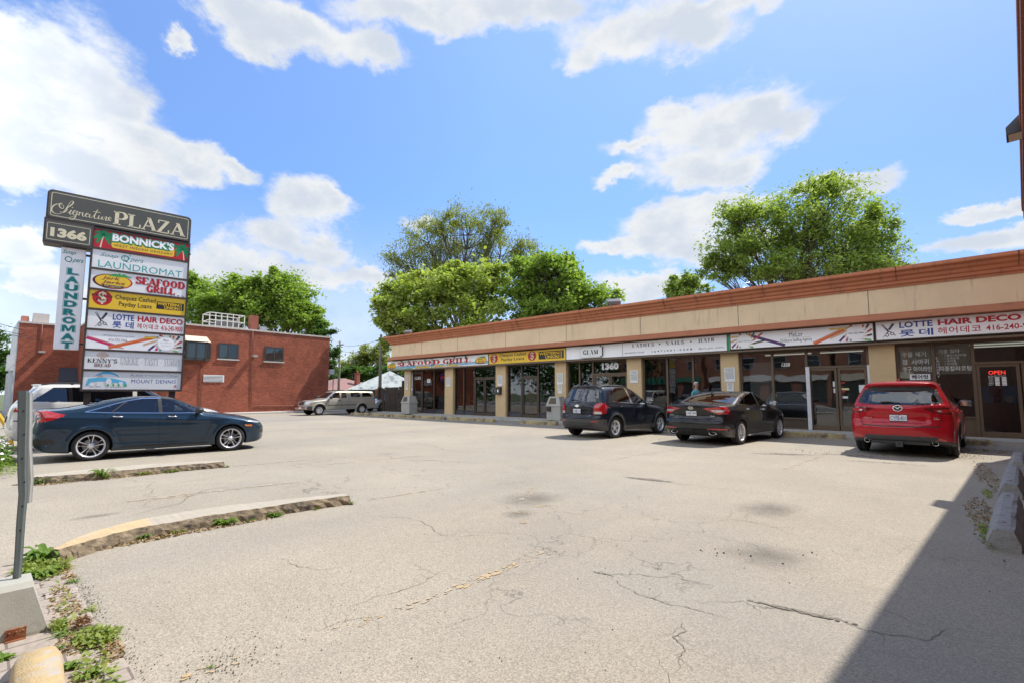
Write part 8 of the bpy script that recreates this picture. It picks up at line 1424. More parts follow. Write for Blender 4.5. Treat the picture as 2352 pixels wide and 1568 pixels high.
sl_ = empty('lantern', (-50, 26.0, 3.4), 0, 'dark curved-neck lantern just right of the brick building', 'lamp'); mb = MB(); mb.tube(spline([(0, 0.4, -3.4), (0, .4, .8), (0, .3, 1.25), (0, -.1, 1.3)], 6), .05, 6); o = mb.build('neck', DARKM); o.parent = sl_; mb = MB(); mb.bbox(-.2, .2, -.12, .42, .2, .75, .03); o = mb.build('lantern_head', mat('lantern_grey', (0.2, 0.23, 0.27), 0.5)); o.parent = sl_
def wire(pts, label):
    (x0, y0, z0), (x1, y1, z1), sag = pts; q = [(x0 + (x1 - x0) * t, y0 + (y1 - y0) * t, z0 + (z1 - z0) * t - sag * 4 * t * (1 - t)) for t in [i / 14 for i in range(15)]]; mb = MB(); mb.tube(q, 0.018, 5); tag(mb.build('overhead_wire', mat('wire_black', (0.03, 0.03, 0.03), 0.6)), label, 'wire', 'overhead wires')
for a in (((-60, 32.5, 8.1), (-40, 25.95, 6.8), .4), ((-60.5, 32.8, 7.4), (-40.2, 26.1, 6.2), .5), ((-60, 32.5, 8.1), (-110, 47, 8.0), .5), ((-60.5, 32.8, 7.4), (-110, 47.4, 7.2), .5)): wire(a, 'thin black overhead wire strung from the slim grey utility pole')
for a in (((-45.68, 2.0, 5.7), (-28, -6, 7.6), .5), ((-45.68, 2.3, 5.3), (-28, -6.4, 7.2), .5), ((-45.68, 2.9, 5.1), (-28, -6.8, 7.0), .6)): wire(a, 'thin service wire running to the left wall of the brick building')

# ------------------------------------------------------------------ across the street (seen mirrored in the shop windows)
def facade(x0, x1, h_, m, label, sgn):
    e = empty('street_building', ((x0 + x1) / 2, -21, 0), 0, label, 'building', 'buildings across the street'); L = x1 - x0; mb = MB(); mb.box(-L / 2, L / 2, -9, 0, 0, h_); o = mb.build('wall', m); o.parent = e
    mb = MB(); mb.box(-L / 2 - .05, L / 2 + .05, -9, .12, h_, h_ + .25); o = mb.build('coping', COPE); o.parent = e
    mb = MB(); mb.box(-L / 2 + .3, L / 2 - .3, 0, .25, 2.9, 3.6); o = mb.build('sign_band', sgn); o.parent = e
    k = int(L / 3)
    for i in range(k):
        cx = -L / 2 + (i + .5) * L / k; mb = MB()
        for a, b, c, d in ((cx - .65, cx + .65, 4.5, 4.58), (cx - .65, cx + .65, 5.82, 5.9), (cx - .65, cx - .57, 4.58, 5.82), (cx + .57, cx + .65, 4.58, 5.82), (cx - .57, cx + .57, 5.1, 5.16)): mb.box(a, b, 0, .06, c, d)
        w = mb.build('window', GALV); w.parent = e; mb = MB(); mb.quad((cx - .6, .02, 4.5), (cx + .6, .02, 4.5), (cx + .6, .02, 5.9), (cx - .6, .02, 5.9)); o = mb.build('window_pane', mat('dark_pane', (0.03, 0.035, 0.04), 0.05)); o.parent = w
        mb = MB(); mb.box(cx - 1.2, cx + 1.2, .02, .08, .5, 2.7); o = mb.build('shopfront', mat('dark_pane', (0.03, 0.035, 0.04), 0.05)); o.parent = e
facade(-34, -22, 7.5, BRK2, 'dark brick shop block across the street at the far left', mat('band_green', (0.03, 0.15, 0.10), 0.6)); facade(-21.5, -8, 7.0, BRK2, 'red brick shop block across the street facing the pylon sign', mat('band_white', (0.6, 0.6, 0.56), 0.6)); facade(-7.5, 6, 7.8, BRK2, 'red brick shop block across the street facing the hair salon', mat('band_cream', (0.55, 0.5, 0.38), 0.6)); facade(6.5, 20, 6.6, STUC, 'beige shop block across the street at the far right', mat('band_white', (0.6, 0.6, 0.56), 0.6))
# ------------------------------------------------------------------ trees
def leaf_mat(name, c1, c2, trans=0.46):
    m = bpy.data.materials.new(name); m.use_nodes = True; nt = m.node_tree; nt.nodes.clear(); N = nt.nodes.new; Lk = nt.links.new
    o = N('ShaderNodeOutputMaterial'); mx = N('ShaderNodeMixShader'); d = N('ShaderNodeBsdfPrincipled'); t = N('ShaderNodeBsdfTranslucent'); g = N('ShaderNodeNewGeometry'); c = N('ShaderNodeMixRGB')
    d.inputs['Roughness'].default_value = 0.55; d.inputs['Specular IOR Level'].default_value = 0.3
    Lk(g.outputs['Random Per Island'], c.inputs[0]); c.inputs[1].default_value = (*c1, 1); c.inputs[2].default_value = (*c2, 1); Lk(c.outputs[0], d.inputs['Base Color'])
    h = N('ShaderNodeMixRGB'); h.blend_type = 'MULTIPLY'; h.inputs[0].default_value = 1; h.inputs[2].default_value = (1.25, 1.35, 0.55, 1); Lk(c.outputs[0], h.inputs[1]); Lk(h.outputs[0], t.inputs[0])
    mx.inputs[0].default_value = trans; Lk(d.outputs[0], mx.inputs[1]); Lk(t.outputs[0], mx.inputs[2]); Lk(mx.outputs[0], o.inputs[0]); return m
BARK = mat('bark', (0.085, 0.065, 0.05), 0.95, var=0.35, vscale=3, bump=0.5, bscale=14); BARKG = mat('bark_grey', (0.12, 0.105, 0.09), 0.95, var=0.3, vscale=3)
LF_M = leaf_mat('leaf_maple', (0.16, 0.255, 0.042), (0.31, 0.41, 0.10)); LF_MY = leaf_mat('leaf_maple_young', (0.24, 0.315, 0.06), (0.46, 0.52, 0.18)); LF_A = leaf_mat('leaf_ash', (0.18, 0.26, 0.05), (0.35, 0.43, 0.13)); LF_W = leaf_mat('leaf_willow', (0.18, 0.215, 0.06), (0.31, 0.335, 0.11), 0.45); LF_D = leaf_mat('leaf_dark', (0.045, 0.10, 0.02), (0.085, 0.16, 0.035))
def leaves_mesh(name, P, D, size, aspect, m, parent, rs, droop=0.0):
    """P: leaf centres, one folded-diamond face each with its own tilt"""
    n = len(P); a = rs.uniform(0, 6.283, n); tilt = rs.normal(0.0, 0.55, n) - droop; L = size * rs.uniform(0.35, 1.5, n); Wd = L * aspect
    u = np.stack([np.cos(a) * np.cos(tilt), np.sin(a) * np.cos(tilt), np.sin(tilt)], 1); up = np.stack([rs.normal(0, .45, n), rs.normal(0, .45, n), np.ones(n)], 1); v = np.cross(up, u); v /= np.linalg.norm(v, axis=1)[:, None]
    nn = np.cross(u, v); k = 0.12
    V = np.stack([P - u * L[:, None] / 2, P + v * Wd[:, None] / 2 + nn * (L * k)[:, None], P + u * L[:, None] / 2, P - v * Wd[:, None] / 2 + nn * (L * k)[:, None]], 1).reshape(-1, 3)
    me = bpy.data.meshes.new(name); me.vertices.add(4 * n); me.vertices.foreach_set('co', V.ravel()); me.loops.add(4 * n); me.loops.foreach_set('vertex_index', np.arange(4 * n)); me.polygons.add(n); me.polygons.foreach_set('loop_start', np.arange(0, 4 * n, 4)); me.polygons.foreach_set('loop_total', np.full(n, 4)); me.materials.append(m); me.update(calc_edges=True)
    o = bpy.data.objects.new(name, me); COL.objects.link(o); o.parent = parent; return o
def tree(loc, h, lobes, label, leafm, seed, n=9000, size=0.20, aspect=0.7, bark=BARK, trunk=0.28, fork=0.35, spread=0.5, droop=0.0, sub=10, shell=0.42, group='trees around the plaza', twigs=True, name='leafy_tree'):
    """lobes: (dx, dy, dz_centre, rx, ry, rz) relative to the foot; limbs reach every lobe and every spray inside it"""
    rs = np.random.RandomState(seed); e = empty(name, loc, 0, label, 'tree', group); zf = h * fork
    mb = MB(); lean = rs.normal(0, .25, 2); top = Vector((lean[0], lean[1], zf)); mb.tube([(0, 0, -0.1), (lean[0] * .4, lean[1] * .4, zf * .5), tuple(top)], [trunk * 1.25, trunk, trunk * .85], 10)
    allp = []; sprays = []
    tot = sum(l[3] * l[4] * l[5] for l in lobes)
    for l in lobes:
        c = Vector(l[:3]); mid = top.lerp(c, .5) + Vector((rs.normal(0, .4), rs.normal(0, .4), -.15 * (c - top).length * .3)); limb = spline([tuple(top - Vector((0, 0, .3))), tuple(mid), tuple(c)], 4); k = len(limb); mb.tube(limb, [trunk * (.62 - .42 * i / (k - 1)) * (0.6 + .4 * min(1, l[3] / 3)) for i in range(k)], 7)
        ns = max(5, int(sub * 1.5 * (l[3] * l[4] * l[5]) ** .42))
        for _ in range(ns):
            d = rs.normal(0, 1, 3); d /= np.linalg.norm(d); d[2] = d[2] * .85 + .12; r = shell + (1.10 - shell) * rs.rand() ** .6 + (.22 * rs.rand() if rs.rand() < .18 and d[2] > -.1 else 0); s = c + Vector((d[0] * l[3] * r, d[1] * l[4] * r, d[2] * l[5] * r)); sprays.append((s, l))
            if twigs:
                st = limb[rs.randint(k // 2, k)]; m = st.lerp(s, .55) + Vector((rs.normal(0, .15), rs.normal(0, .15), rs.normal(0, .15) + .1)); mb.tube([tuple(st), tuple(m), tuple(s)], [trunk * .11, trunk * .07, trunk * .025], 5, cap=False)
    per = max(6, n // len(sprays)); sc = (tot / len(lobes)) ** (1 / 3)
    for s, l in sprays:
        k = int(per * rs.choice((.35, .7, 1.2, 1.9))); q = min(np.minimum(l[3], l[5]), 2.6) * spread * rs.uniform(.45, 1.15); ax = np.array(s) - np.array(l[:3]); ax = ax / (np.linalg.norm(ax) + 1e-6) + rs.normal(0, .5, 3); pts = rs.normal(0, 1, (k, 3)) * np.array([q * .42, q * .42, q * .30]) + ax * (rs.normal(0, .55, (k, 1)) * q * .6); allp.append(np.array(s) + pts)
    P = np.concatenate(allp); o = mb.build('trunk', bark); o.parent = e; leaves_mesh('crown', P, None, size, aspect, leafm, e, rs, droop); return e
tree((-37.1, 34.0, 0), 21.1, [(0.4, 0.4, 18.6, 4.39, 3.95, 2.31), (-3.6, -1.8, 18.0, 3.30, 2.97, 2.36), (-3.9, -4.7, 15.4, 2.04, 1.83, 2.49), (2.4, 3.4, 16.5, 3.30, 2.97, 2.26), (5.4, 4.7, 15.7, 1.62, 1.46, 1.94), (-2.0, 0.9, 15.8, 3.84, 3.46, 2.88), (-5.9, -3.8, 13.1, 1.41, 1.27, 2.59), (-2.7, -2.4, 13.3, 2.77, 2.50, 2.77), (-1.9, -1.7, 19.8, 2.08, 1.87, 1.29), (2.4, 2.1, 19.6, 2.08, 1.87, 1.39)], 'tall feathery olive willow with open crown behind the plaza', LF_W, 1, n=28500, size=0.31, aspect=.28, bark=BARKG, trunk=.42, fork=.30, spread=.55, droop=.6, sub=9, shell=.5, name='willow_tree')
tree((-32.9, 27.0, 0), 13.2, [(0.0, 0.0, 10.8, 2.91, 2.62, 1.94), (-3.0, -1.3, 10.0, 2.19, 1.97, 1.99), (2.3, 2.0, 10.2, 2.72, 2.45, 2.33), (-2.5, -3.5, 8.5, 1.33, 1.19, 1.52), (-1.3, -1.1, 7.6, 3.11, 2.79, 1.75), (3.3, 1.6, 7.5, 2.65, 2.39, 1.71), (1.1, 0.9, 12.0, 1.75, 1.57, 1.16), (-1.4, -3.9, 6.4, 0.92, 0.83, 1.11), (3.0, 4.0, 11.7, 1.59, 1.43, 1.59)], 'bright green maple with pale new leaves behind the plaza at left', LF_MY, 2, n=37500, size=0.31, trunk=.3, fork=.3, name='maple_tree')
tree((-23.5, 32.7, 0), 13.4, [(-0.8, -0.7, 11.3, 2.77, 2.50, 1.92), (1.1, 0.9, 10.4, 2.40, 2.16, 2.03), (-2.7, -1.0, 9.6, 2.08, 1.88, 2.08), (3.0, 1.3, 8.9, 1.62, 1.46, 1.62), (-0.4, -0.3, 8.3, 2.96, 2.66, 1.66), (1.9, 1.6, 7.7, 1.66, 1.50, 1.04), (-2.0, -1.8, 11.9, 1.40, 1.26, 1.26), (0.5, 0.4, 12.4, 1.29, 1.16, 0.96), (-2.5, -0.9, 7.5, 1.71, 1.53, 1.14)], 'deep green maple with dense crown behind the middle of the plaza', LF_M, 3, n=37500, size=0.30, trunk=.3, fork=.3, name='maple_tree')
tree((-7.1, 41.7, 0), 18.5, [(0.6, 0.5, 15.2, 3.49, 3.14, 2.50), (-2.3, -0.7, 14.2, 2.91, 2.62, 2.39), (3.1, 2.7, 13.8, 2.83, 2.55, 2.33), (-3.9, -3.4, 12.1, 2.00, 1.80, 1.66), (5.0, 5.7, 12.0, 2.05, 1.85, 1.88), (0.7, 0.6, 11.7, 3.66, 3.29, 2.16), (-1.6, -2.7, 10.8, 2.59, 2.33, 1.29), (3.2, 2.8, 10.7, 2.99, 2.70, 1.50), (1.5, 1.3, 17.2, 1.66, 1.50, 1.33), (-3.3, -2.9, 14.9, 1.50, 1.35, 1.26), (4.7, 4.1, 14.5, 1.33, 1.20, 1.33), (-4.8, -4.2, 10.7, 1.06, 0.96, 1.16)], 'large broad ash tree rising behind the right half of the plaza', LF_A, 4, n=47500, size=0.28, aspect=.45, trunk=.36, fork=.3, spread=.5, shell=.5, name='ash_tree')
tree((-18.5, 47.6, 0), 13.8, [(-0.0, -0.0, 12.6, 1.42, 1.28, 1.15), (-0.4, -0.4, 11.5, 1.51, 1.36, 0.98), (1.4, 1.2, 11.8, 0.89, 0.80, 0.89)], 'small slim tree peeping over the plaza roof between the big crowns', LF_A, 5, n=6250, size=0.27, trunk=.15, name='young_tree')
tree((-66.8, 21.1, 0), 16.9, [(-0.5, -0.5, 13.4, 3.88, 3.49, 2.50), (-4.4, -2.6, 13.9, 2.54, 2.28, 2.82), (1.1, 1.0, 14.8, 2.77, 2.50, 1.39), (-2.1, -1.9, 11.4, 4.44, 3.99, 1.94), (2.9, 1.3, 11.8, 3.00, 2.70, 2.18), (-4.4, -3.9, 15.7, 1.55, 1.40, 1.22)], 'leafy tree behind the red brick building near the pylon sign', LF_M, 6, n=22500, size=0.40, trunk=.35, fork=.4, name='leafy_tree')
tree((-59.2, 25.1, 0), 16.8, [(-0.2, -0.2, 13.0, 2.95, 2.65, 2.68), (-1.1, -1.0, 15.5, 1.18, 1.06, 1.29), (-2.2, -1.9, 11.4, 3.22, 2.89, 2.14), (1.1, 1.0, 10.5, 2.68, 2.41, 1.88), (-2.7, -2.4, 14.4, 1.93, 1.74, 1.39), (2.3, 2.1, 9.8, 1.61, 1.45, 1.29)], 'leafy tree with pointed top behind the roof screen of the brick building', LF_M, 7, n=22500, size=0.37, trunk=.35, fork=.4, name='leafy_tree')
tree((-53.9, 27.1, 0), 9.5, [(-0.3, -0.2, 8.4, 1.14, 1.02, 1.14), (-1.8, 1.1, 5.4, 1.39, 1.25, 2.68)], 'dark narrow evergreen just past the corner of the brick building', LF_D, 8, n=8750, size=0.29, trunk=.2, name='dark_tree')
tree((-80.7, 48.8, 0), 11.7, [(0.8, 0.7, 8.8, 2.50, 2.25, 2.16), (-1.4, -1.2, 6.7, 2.66, 2.40, 2.16), (3.9, 0.8, 7.4, 1.79, 1.61, 2.44), (2.6, 2.3, 10.0, 1.50, 1.35, 1.66)], 'feathery pale tree in the distance left of the plaza', LF_W, 9, n=8750, size=0.50, aspect=.4, trunk=.25, fork=.3, name='leafy_tree')
tree((-73.7, 41.7, 0), 6.1, [(-0.1, -0.1, 4.6, 2.96, 2.66, 1.48), (0.9, 3.5, 4.6, 3.79, 3.41, 1.52), (5.4, 4.8, 4.3, 2.96, 2.66, 1.77), (-1.8, -1.5, 4.0, 2.22, 2.00, 1.18), (7.4, 6.5, 4.0, 2.22, 2.00, 1.33)], 'round dark green treetops behind the distant bungalow', LF_D, 10, n=12500, size=0.47, trunk=.25, fork=.4, name='leafy_tree')
tree((-42.4, 23.9, 0), 1.6, [(-0.1, -0.0, 1.1, 0.60, 0.54, 0.55)], 'small bright bush standing behind the pickup', LF_MY, 11, n=1750, size=0.23, trunk=.08, name='bush')
tree((-104.0, 1.6, 0), 11.4, [(0.4, 0.3, 4.9, 2.59, 2.33, 3.88), (-1.1, -0.9, 8.1, 2.59, 2.33, 3.23), (1.6, 1.4, 3.6, 0.91, 0.82, 2.59)], 'dark street tree at the left edge beyond the brick building', LF_D, 12, n=7500, size=0.42, trunk=.3, name='street_tree')
# street trees on the far side of the road, seen only mirrored in the windows
rs = np.random.RandomState(77); P = []
for k in range(46): c = np.array([-100 + k * 1.6 + rs.normal(0, 1), -23 + rs.normal(0, 1), rs.uniform(2.5, 9)]); P.append(c + rs.normal(0, 1, (700, 3)) * np.array([1.5, 1.2, 1.7]))
tag(leaves_mesh('street_foliage', np.concatenate(P), None, .5, .7, LF_D, None, rs), kind='stuff')
# ------------------------------------------------------------------ foreground: driveway kerbs, barrier block, post, weeds
KTOP = mat('kerb_top', (0.37, 0.325, 0.255), 0.9, var=0.14, vscale=4, bump=0.2, bscale=70)
KYEL = mat('kerb_yellow', (0.47, 0.345, 0.19), 0.9, var=0.16, vscale=6, bump=0.2, bscale=70, stain=((0.44, 0.38, 0.29), 4, .5, .65))
KDIRT = mat('kerb_dirt', (0.235, 0.18, 0.115), 0.95, var=0.5, vscale=9, bump=0.6, bscale=30, stain=((0.06, 0.05, 0.04), 6, .48, .64))
def kerb(near, far, label, zt, yel):
    e = empty('kerb_island', (near[0][0], near[0][1], 0), 0, label, 'kerb', 'raised kerbs of the driveway'); o0 = Vector(e.location); rr = random.Random(5)
    N_ = spline(near, 8); F_ = spline(far, 8); k = min(len(N_), len(F_)); ip = lambda L, t: L[min(int(t * (len(L) - 1)), len(L) - 2)].lerp(L[min(int(t * (len(L) - 1)), len(L) - 2) + 1], t * (len(L) - 1) - min(int(t * (len(L) - 1)), len(L) - 2)); n = 60
    mb = MB(); vs = []
    for i in range(n + 1):
        t = i / n; a = ip(N_, t); b = ip(F_, t); d = (b - a).normalized(); q = lambda s_: rr.uniform(-s_, s_)
        vs += [(b.x, b.y, 0), (b.x + d.x * -.015, b.y, zt - .01 + q(.003)), (b.x - d.x * .04, b.y - d.y * .04, zt + q(.003)), (a.x + d.x * (.045 + q(.008)), a.y + d.y * .045, zt + q(.004)), (a.x + d.x * .028, a.y + d.y * .028, zt - .03 + q(.006)), (a.x + d.x * (.012 + q(.012)), a.y + d.y * .012, zt * .5 + q(.008)), (a.x - d.x * q(.02), a.y, 0)]
    vs = [Vector(p) - o0 for p in vs]; m_ = 7
    for i in range(n):
        yl = yel and i / n < yel * .85
        for j in range(m_ - 1): mb.add([vs[i * m_ + j], vs[i * m_ + j + 1], vs[(i + 1) * m_ + j + 1], vs[(i + 1) * m_ + j]], [(0, 1, 2, 3)], 2 if j >= 3 else (1 if yl else 0))
    for i in (0, n): mb.add([vs[i * m_ + j] for j in range(m_)], [tuple(range(m_))], 2)
    o = recalc(mb.build('kerb_body', [KTOP, KYEL, KDIRT])); o.parent = e
kerb([(-5.72, 0.58), (-5.86, 0.76), (-6.02, 1.1), (-6.05, 1.46), (-6.05, 1.88), (-6.0, 2.33), (-5.96, 2.82), (-5.86, 3.4)], [(-5.86, 0.52), (-6.18, 0.74), (-6.46, 1.12), (-6.54, 1.5), (-6.55, 1.9), (-6.44, 2.4), (-6.28, 2.9), (-6.10, 3.38)], 'nearer long curved kerb with yellow painted top and weedy dirt side', 0.115, 0.42)
kerb([(-11.05, 0.55), (-10.98, 0.75), (-10.84, 1.08), (-10.77, 1.62), (-10.75, 2.23), (-10.70, 2.8), (-10.63, 3.38)], [(-11.2, 0.55), (-11.34, 0.8), (-11.42, 1.1), (-11.46, 1.6), (-11.42, 2.2), (-11.25, 2.8), (-10.9, 3.36)], 'farther pale kerb with dirt side in front of the blue sedan', 0.115, 0)
# barrier block carrying the bent sign post
blk = empty('barrier_block', (-4.30, 0.0, 0), 0, 'pale concrete barrier with sloping top edge and rusty plate at the lower left', 'concrete barrier')
mb = MB(); sec = [(-0.19, 0), (-0.155, 0.29), (-0.13, 0.315), (0.06, 0.315), (0.095, 0.285), (0.135, 0.03), (0.135, 0)]; mb.prism([(y, z) for y, z in sec], -0.9, 0.385, 'y', 0, Matrix.Identity(4)); 
mb.v = [(x, y - .075 if z > .2 and y > .3 else y, z) for x, y, z in mb.v]
o = recalc(mb.build('block_body', mat('barrier_concrete', (0.37, 0.36, 0.305), 0.9, var=0.12, vscale=7, bump=0.10, bscale=110, stain=((0.27, 0.27, 0.235), 9, 0.60, 0.72)))); o.parent = blk
RUST = mat('rust_plate', (0.23, 0.075, 0.028), 0.85, var=0.4, vscale=30, stain=((0.42, 0.30, 0.16), 18, .56, .66))
mb = MB(); mb.box(0.128, 0.142, 0.205, 0.292, 0.012, 0.075); mb.box(0.128, 0.165, 0.205, 0.292, 0.006, 0.0145)
for y in (.22, .25, .278): mb.lathe([(0.0, 0.004), (0.006, 0.003), (0.007, 0)], 8, Matrix.Translation((0.142, y, 0.055)) @ Matrix.Rotation(R(90), 4, 'Y'))
o = mb.build('rusty_plate', RUST); o.parent = blk
GPOST = mat('post_green_grey', (0.135, 0.165, 0.165), 0.5, 0.35, var=0.12, vscale=9, stain=((0.30, 0.31, 0.30), 22, .62, .70, (1, 1, .3))); GPOST2 = mat('post_pale', (0.36, 0.37, 0.36), 0.55, 0.2, var=.12, vscale=8)
po = empty('sign_post', (-4.37, 0.245, 0.31), 0, 'bent green-grey steel channel post without a sign on the concrete block', 'post')
mb = MB(); path = [(0, 0.0, 0.0, .055), (0.0, 0.0, 0.12, .055), (0.0, -0.004, 0.36, .060), (0.0, -0.004, 0.52, .062), (0.0, -0.016, 0.66, .066), (0.0, -0.026, 0.82, .070), (0.0, -0.034, 1.0, .074), (0.0, -0.044, 1.18, .078)]
def channel(path, dx, w, lip, mi):
    vs = []; n = 8
    for (x, y, z, ww) in path:
        ww *= w; vs += [(x + dx, y - ww / 2 - lip, z), (x + dx + .002, y - ww / 2, z), (x + dx + .022, y - ww / 2 + .010, z), (x + dx + .022, y + ww / 2 - .010, z), (x + dx + .002, y + ww / 2, z), (x + dx, y + ww / 2 + lip, z), (x + dx - .003, y + ww / 2, z), (x + dx - .003, y - ww / 2, z)]
    mb.add(vs, [(i * n + j, i * n + (j + 1) % n, (i + 1) * n + (j + 1) % n, (i + 1) * n + j) for i in range(len(path) - 1) for j in range(n)] + [tuple(range(n))[::-1], tuple((len(path) - 1) * n + j for j in range(n))], mi)
channel(path, 0, .56, .004, 0)
for k in range(6): z = .3 + k * .15; mb.lathe([(0.0, 0.001), (.005, 0.001)], 8, Matrix.Translation((.0225, path[2][1] - .02 * (z > .6) - .012 * (z > .9) , z)) @ Matrix.Rotation(R(90), 4, 'Y'), 1)
o = recalc(mb.build('post_channel', [GPOST, WELL])); o.parent = po
mb = MB(); channel([(0, -0.004 + .020, .46, .06), (0, -0.006 + .020, .6, .066), (0, -0.026 + .018, .82, .070), (0, -0.034 + .016, 1.0, .074), (0, -0.043 + .014, 1.165, .078)], -.028, .66, .005, 0); o = recalc(mb.build('post_splice', GPOST2)); o.parent = po
# yellow stop with a worn rounded nose
ys = empty('yellow_stop', (-3.76, 0.312, 0), R(-3), 'chipped yellow concrete stop with rounded nose at the bottom left corner', 'wheel stop')
mb = MB(); n = 12; vs = []
for i in range(n + 1):
    x = 1.6 * (i / n) ** 2; rn = math.sqrt(max(0, min(1, x / .16))) if x < .16 else 1; w = .045 + .055 * rn; h_ = .06 + .05 * rn
    vs += [(x, -w, 0), (x, -w * .93, h_ * .7), (x, -w * .74, h_), (x, w * .74, h_), (x, w * .93, h_ * .7), (x, w, 0)]
mb.add(vs, [(i * 6 + j, i * 6 + j + 1, (i + 1) * 6 + j + 1, (i + 1) * 6 + j) for i in range(n) for j in range(5)] + [tuple(range(6)), tuple(n * 6 + j for j in range(6))[::-1]], 0, True)
o = recalc(mb.build('stop_body', mat('stop_yellow', (0.46, 0.335, 0.17), 0.95, var=0.18, vscale=14, bump=0.4, bscale=120, stain=((0.40, 0.36, 0.30), 11, .48, .60)))); o.parent = ys
# leaning yellow guard rod at the left edge
gd = empty('guard_rod', (-20.1, 0.79, 0), 0, 'leaning yellow guy-wire guard at the far left edge', 'guard'); mb = MB(); mb.tube([(0, 0, 0), (0, -0.18, 0.6), (0, -0.42, 1.04), (0, -.46, 2.0)], .055, 10); o = mb.build('guard_tube', mat('guard_yellow', (0.72, 0.45, 0.03), .5)); o.parent = gd

# ---- weeds: rosettes and tufts, each its own plant
LW = leaf_mat('weed_leaf', (0.085, 0.17, 0.022), (0.20, 0.30, 0.045), 0.3); LWY = leaf_mat('weed_pale', (0.17, 0.24, 0.04), (0.32, 0.36, 0.09), 0.3); LDRY = leaf_mat('dry_litter', (0.20, 0.12, 0.05), (0.42, 0.31, 0.17), 0.1); LSTR = leaf_mat('straw', (0.14, 0.055, 0.018), (0.26, 0.12, 0.04), 0.2)
rw = random.Random(21)
def blade(mb, o, d, L, w, up, mi=0):
    """bent leaf blade of five stations"""
    s = Vector((-d.y, d.x, 0)); k = 5; vs = []
    for i in range(k):
        t = i / (k - 1); c = o + d * (L * t * (1 - .15 * t)) + Vector((0, 0, L * up * (t - .75 * t * t))); ww = w * math.sin(math.pi * (0.12 + .86 * t)) ; vs += [c + s * ww / 2 + Vector((0, 0, ww * .25)), c, c - s * ww / 2 + Vector((0, 0, ww * .25))]
    mb.add(vs, [(3 * i + j, 3 * i + j + 1, 3 * i + j + 4, 3 * i + j + 3) for i in range(k - 1) for j in range(2)], mi)
def weed(x, y, r, n, label, w=.22, up=.9, m=LW, z=0.0, group='weeds in the cracks', spread=.25):
    e = empty('weed', (x, y, z), 0, label, 'weed', group); mb = MB()
    for _ in range(n):
        a = rw.uniform(0, 6.283); d = Vector((math.cos(a), math.sin(a), 0)); q = rw.uniform(0, r * spread); a2 = rw.uniform(0, 6.283); blade(mb, Vector((q * math.cos(a2), q * math.sin(a2), 0)), d, r * rw.uniform(.5, 1.15), r * w * rw.uniform(.6, 1.2), up * rw.uniform(.3, 1.5))
    o = mb.build('leaves', m); o.parent = e; return e
LB = ['big green dandelion clump at the nose of the yellow kerb', 'broad weed clump beside the pale concrete block']
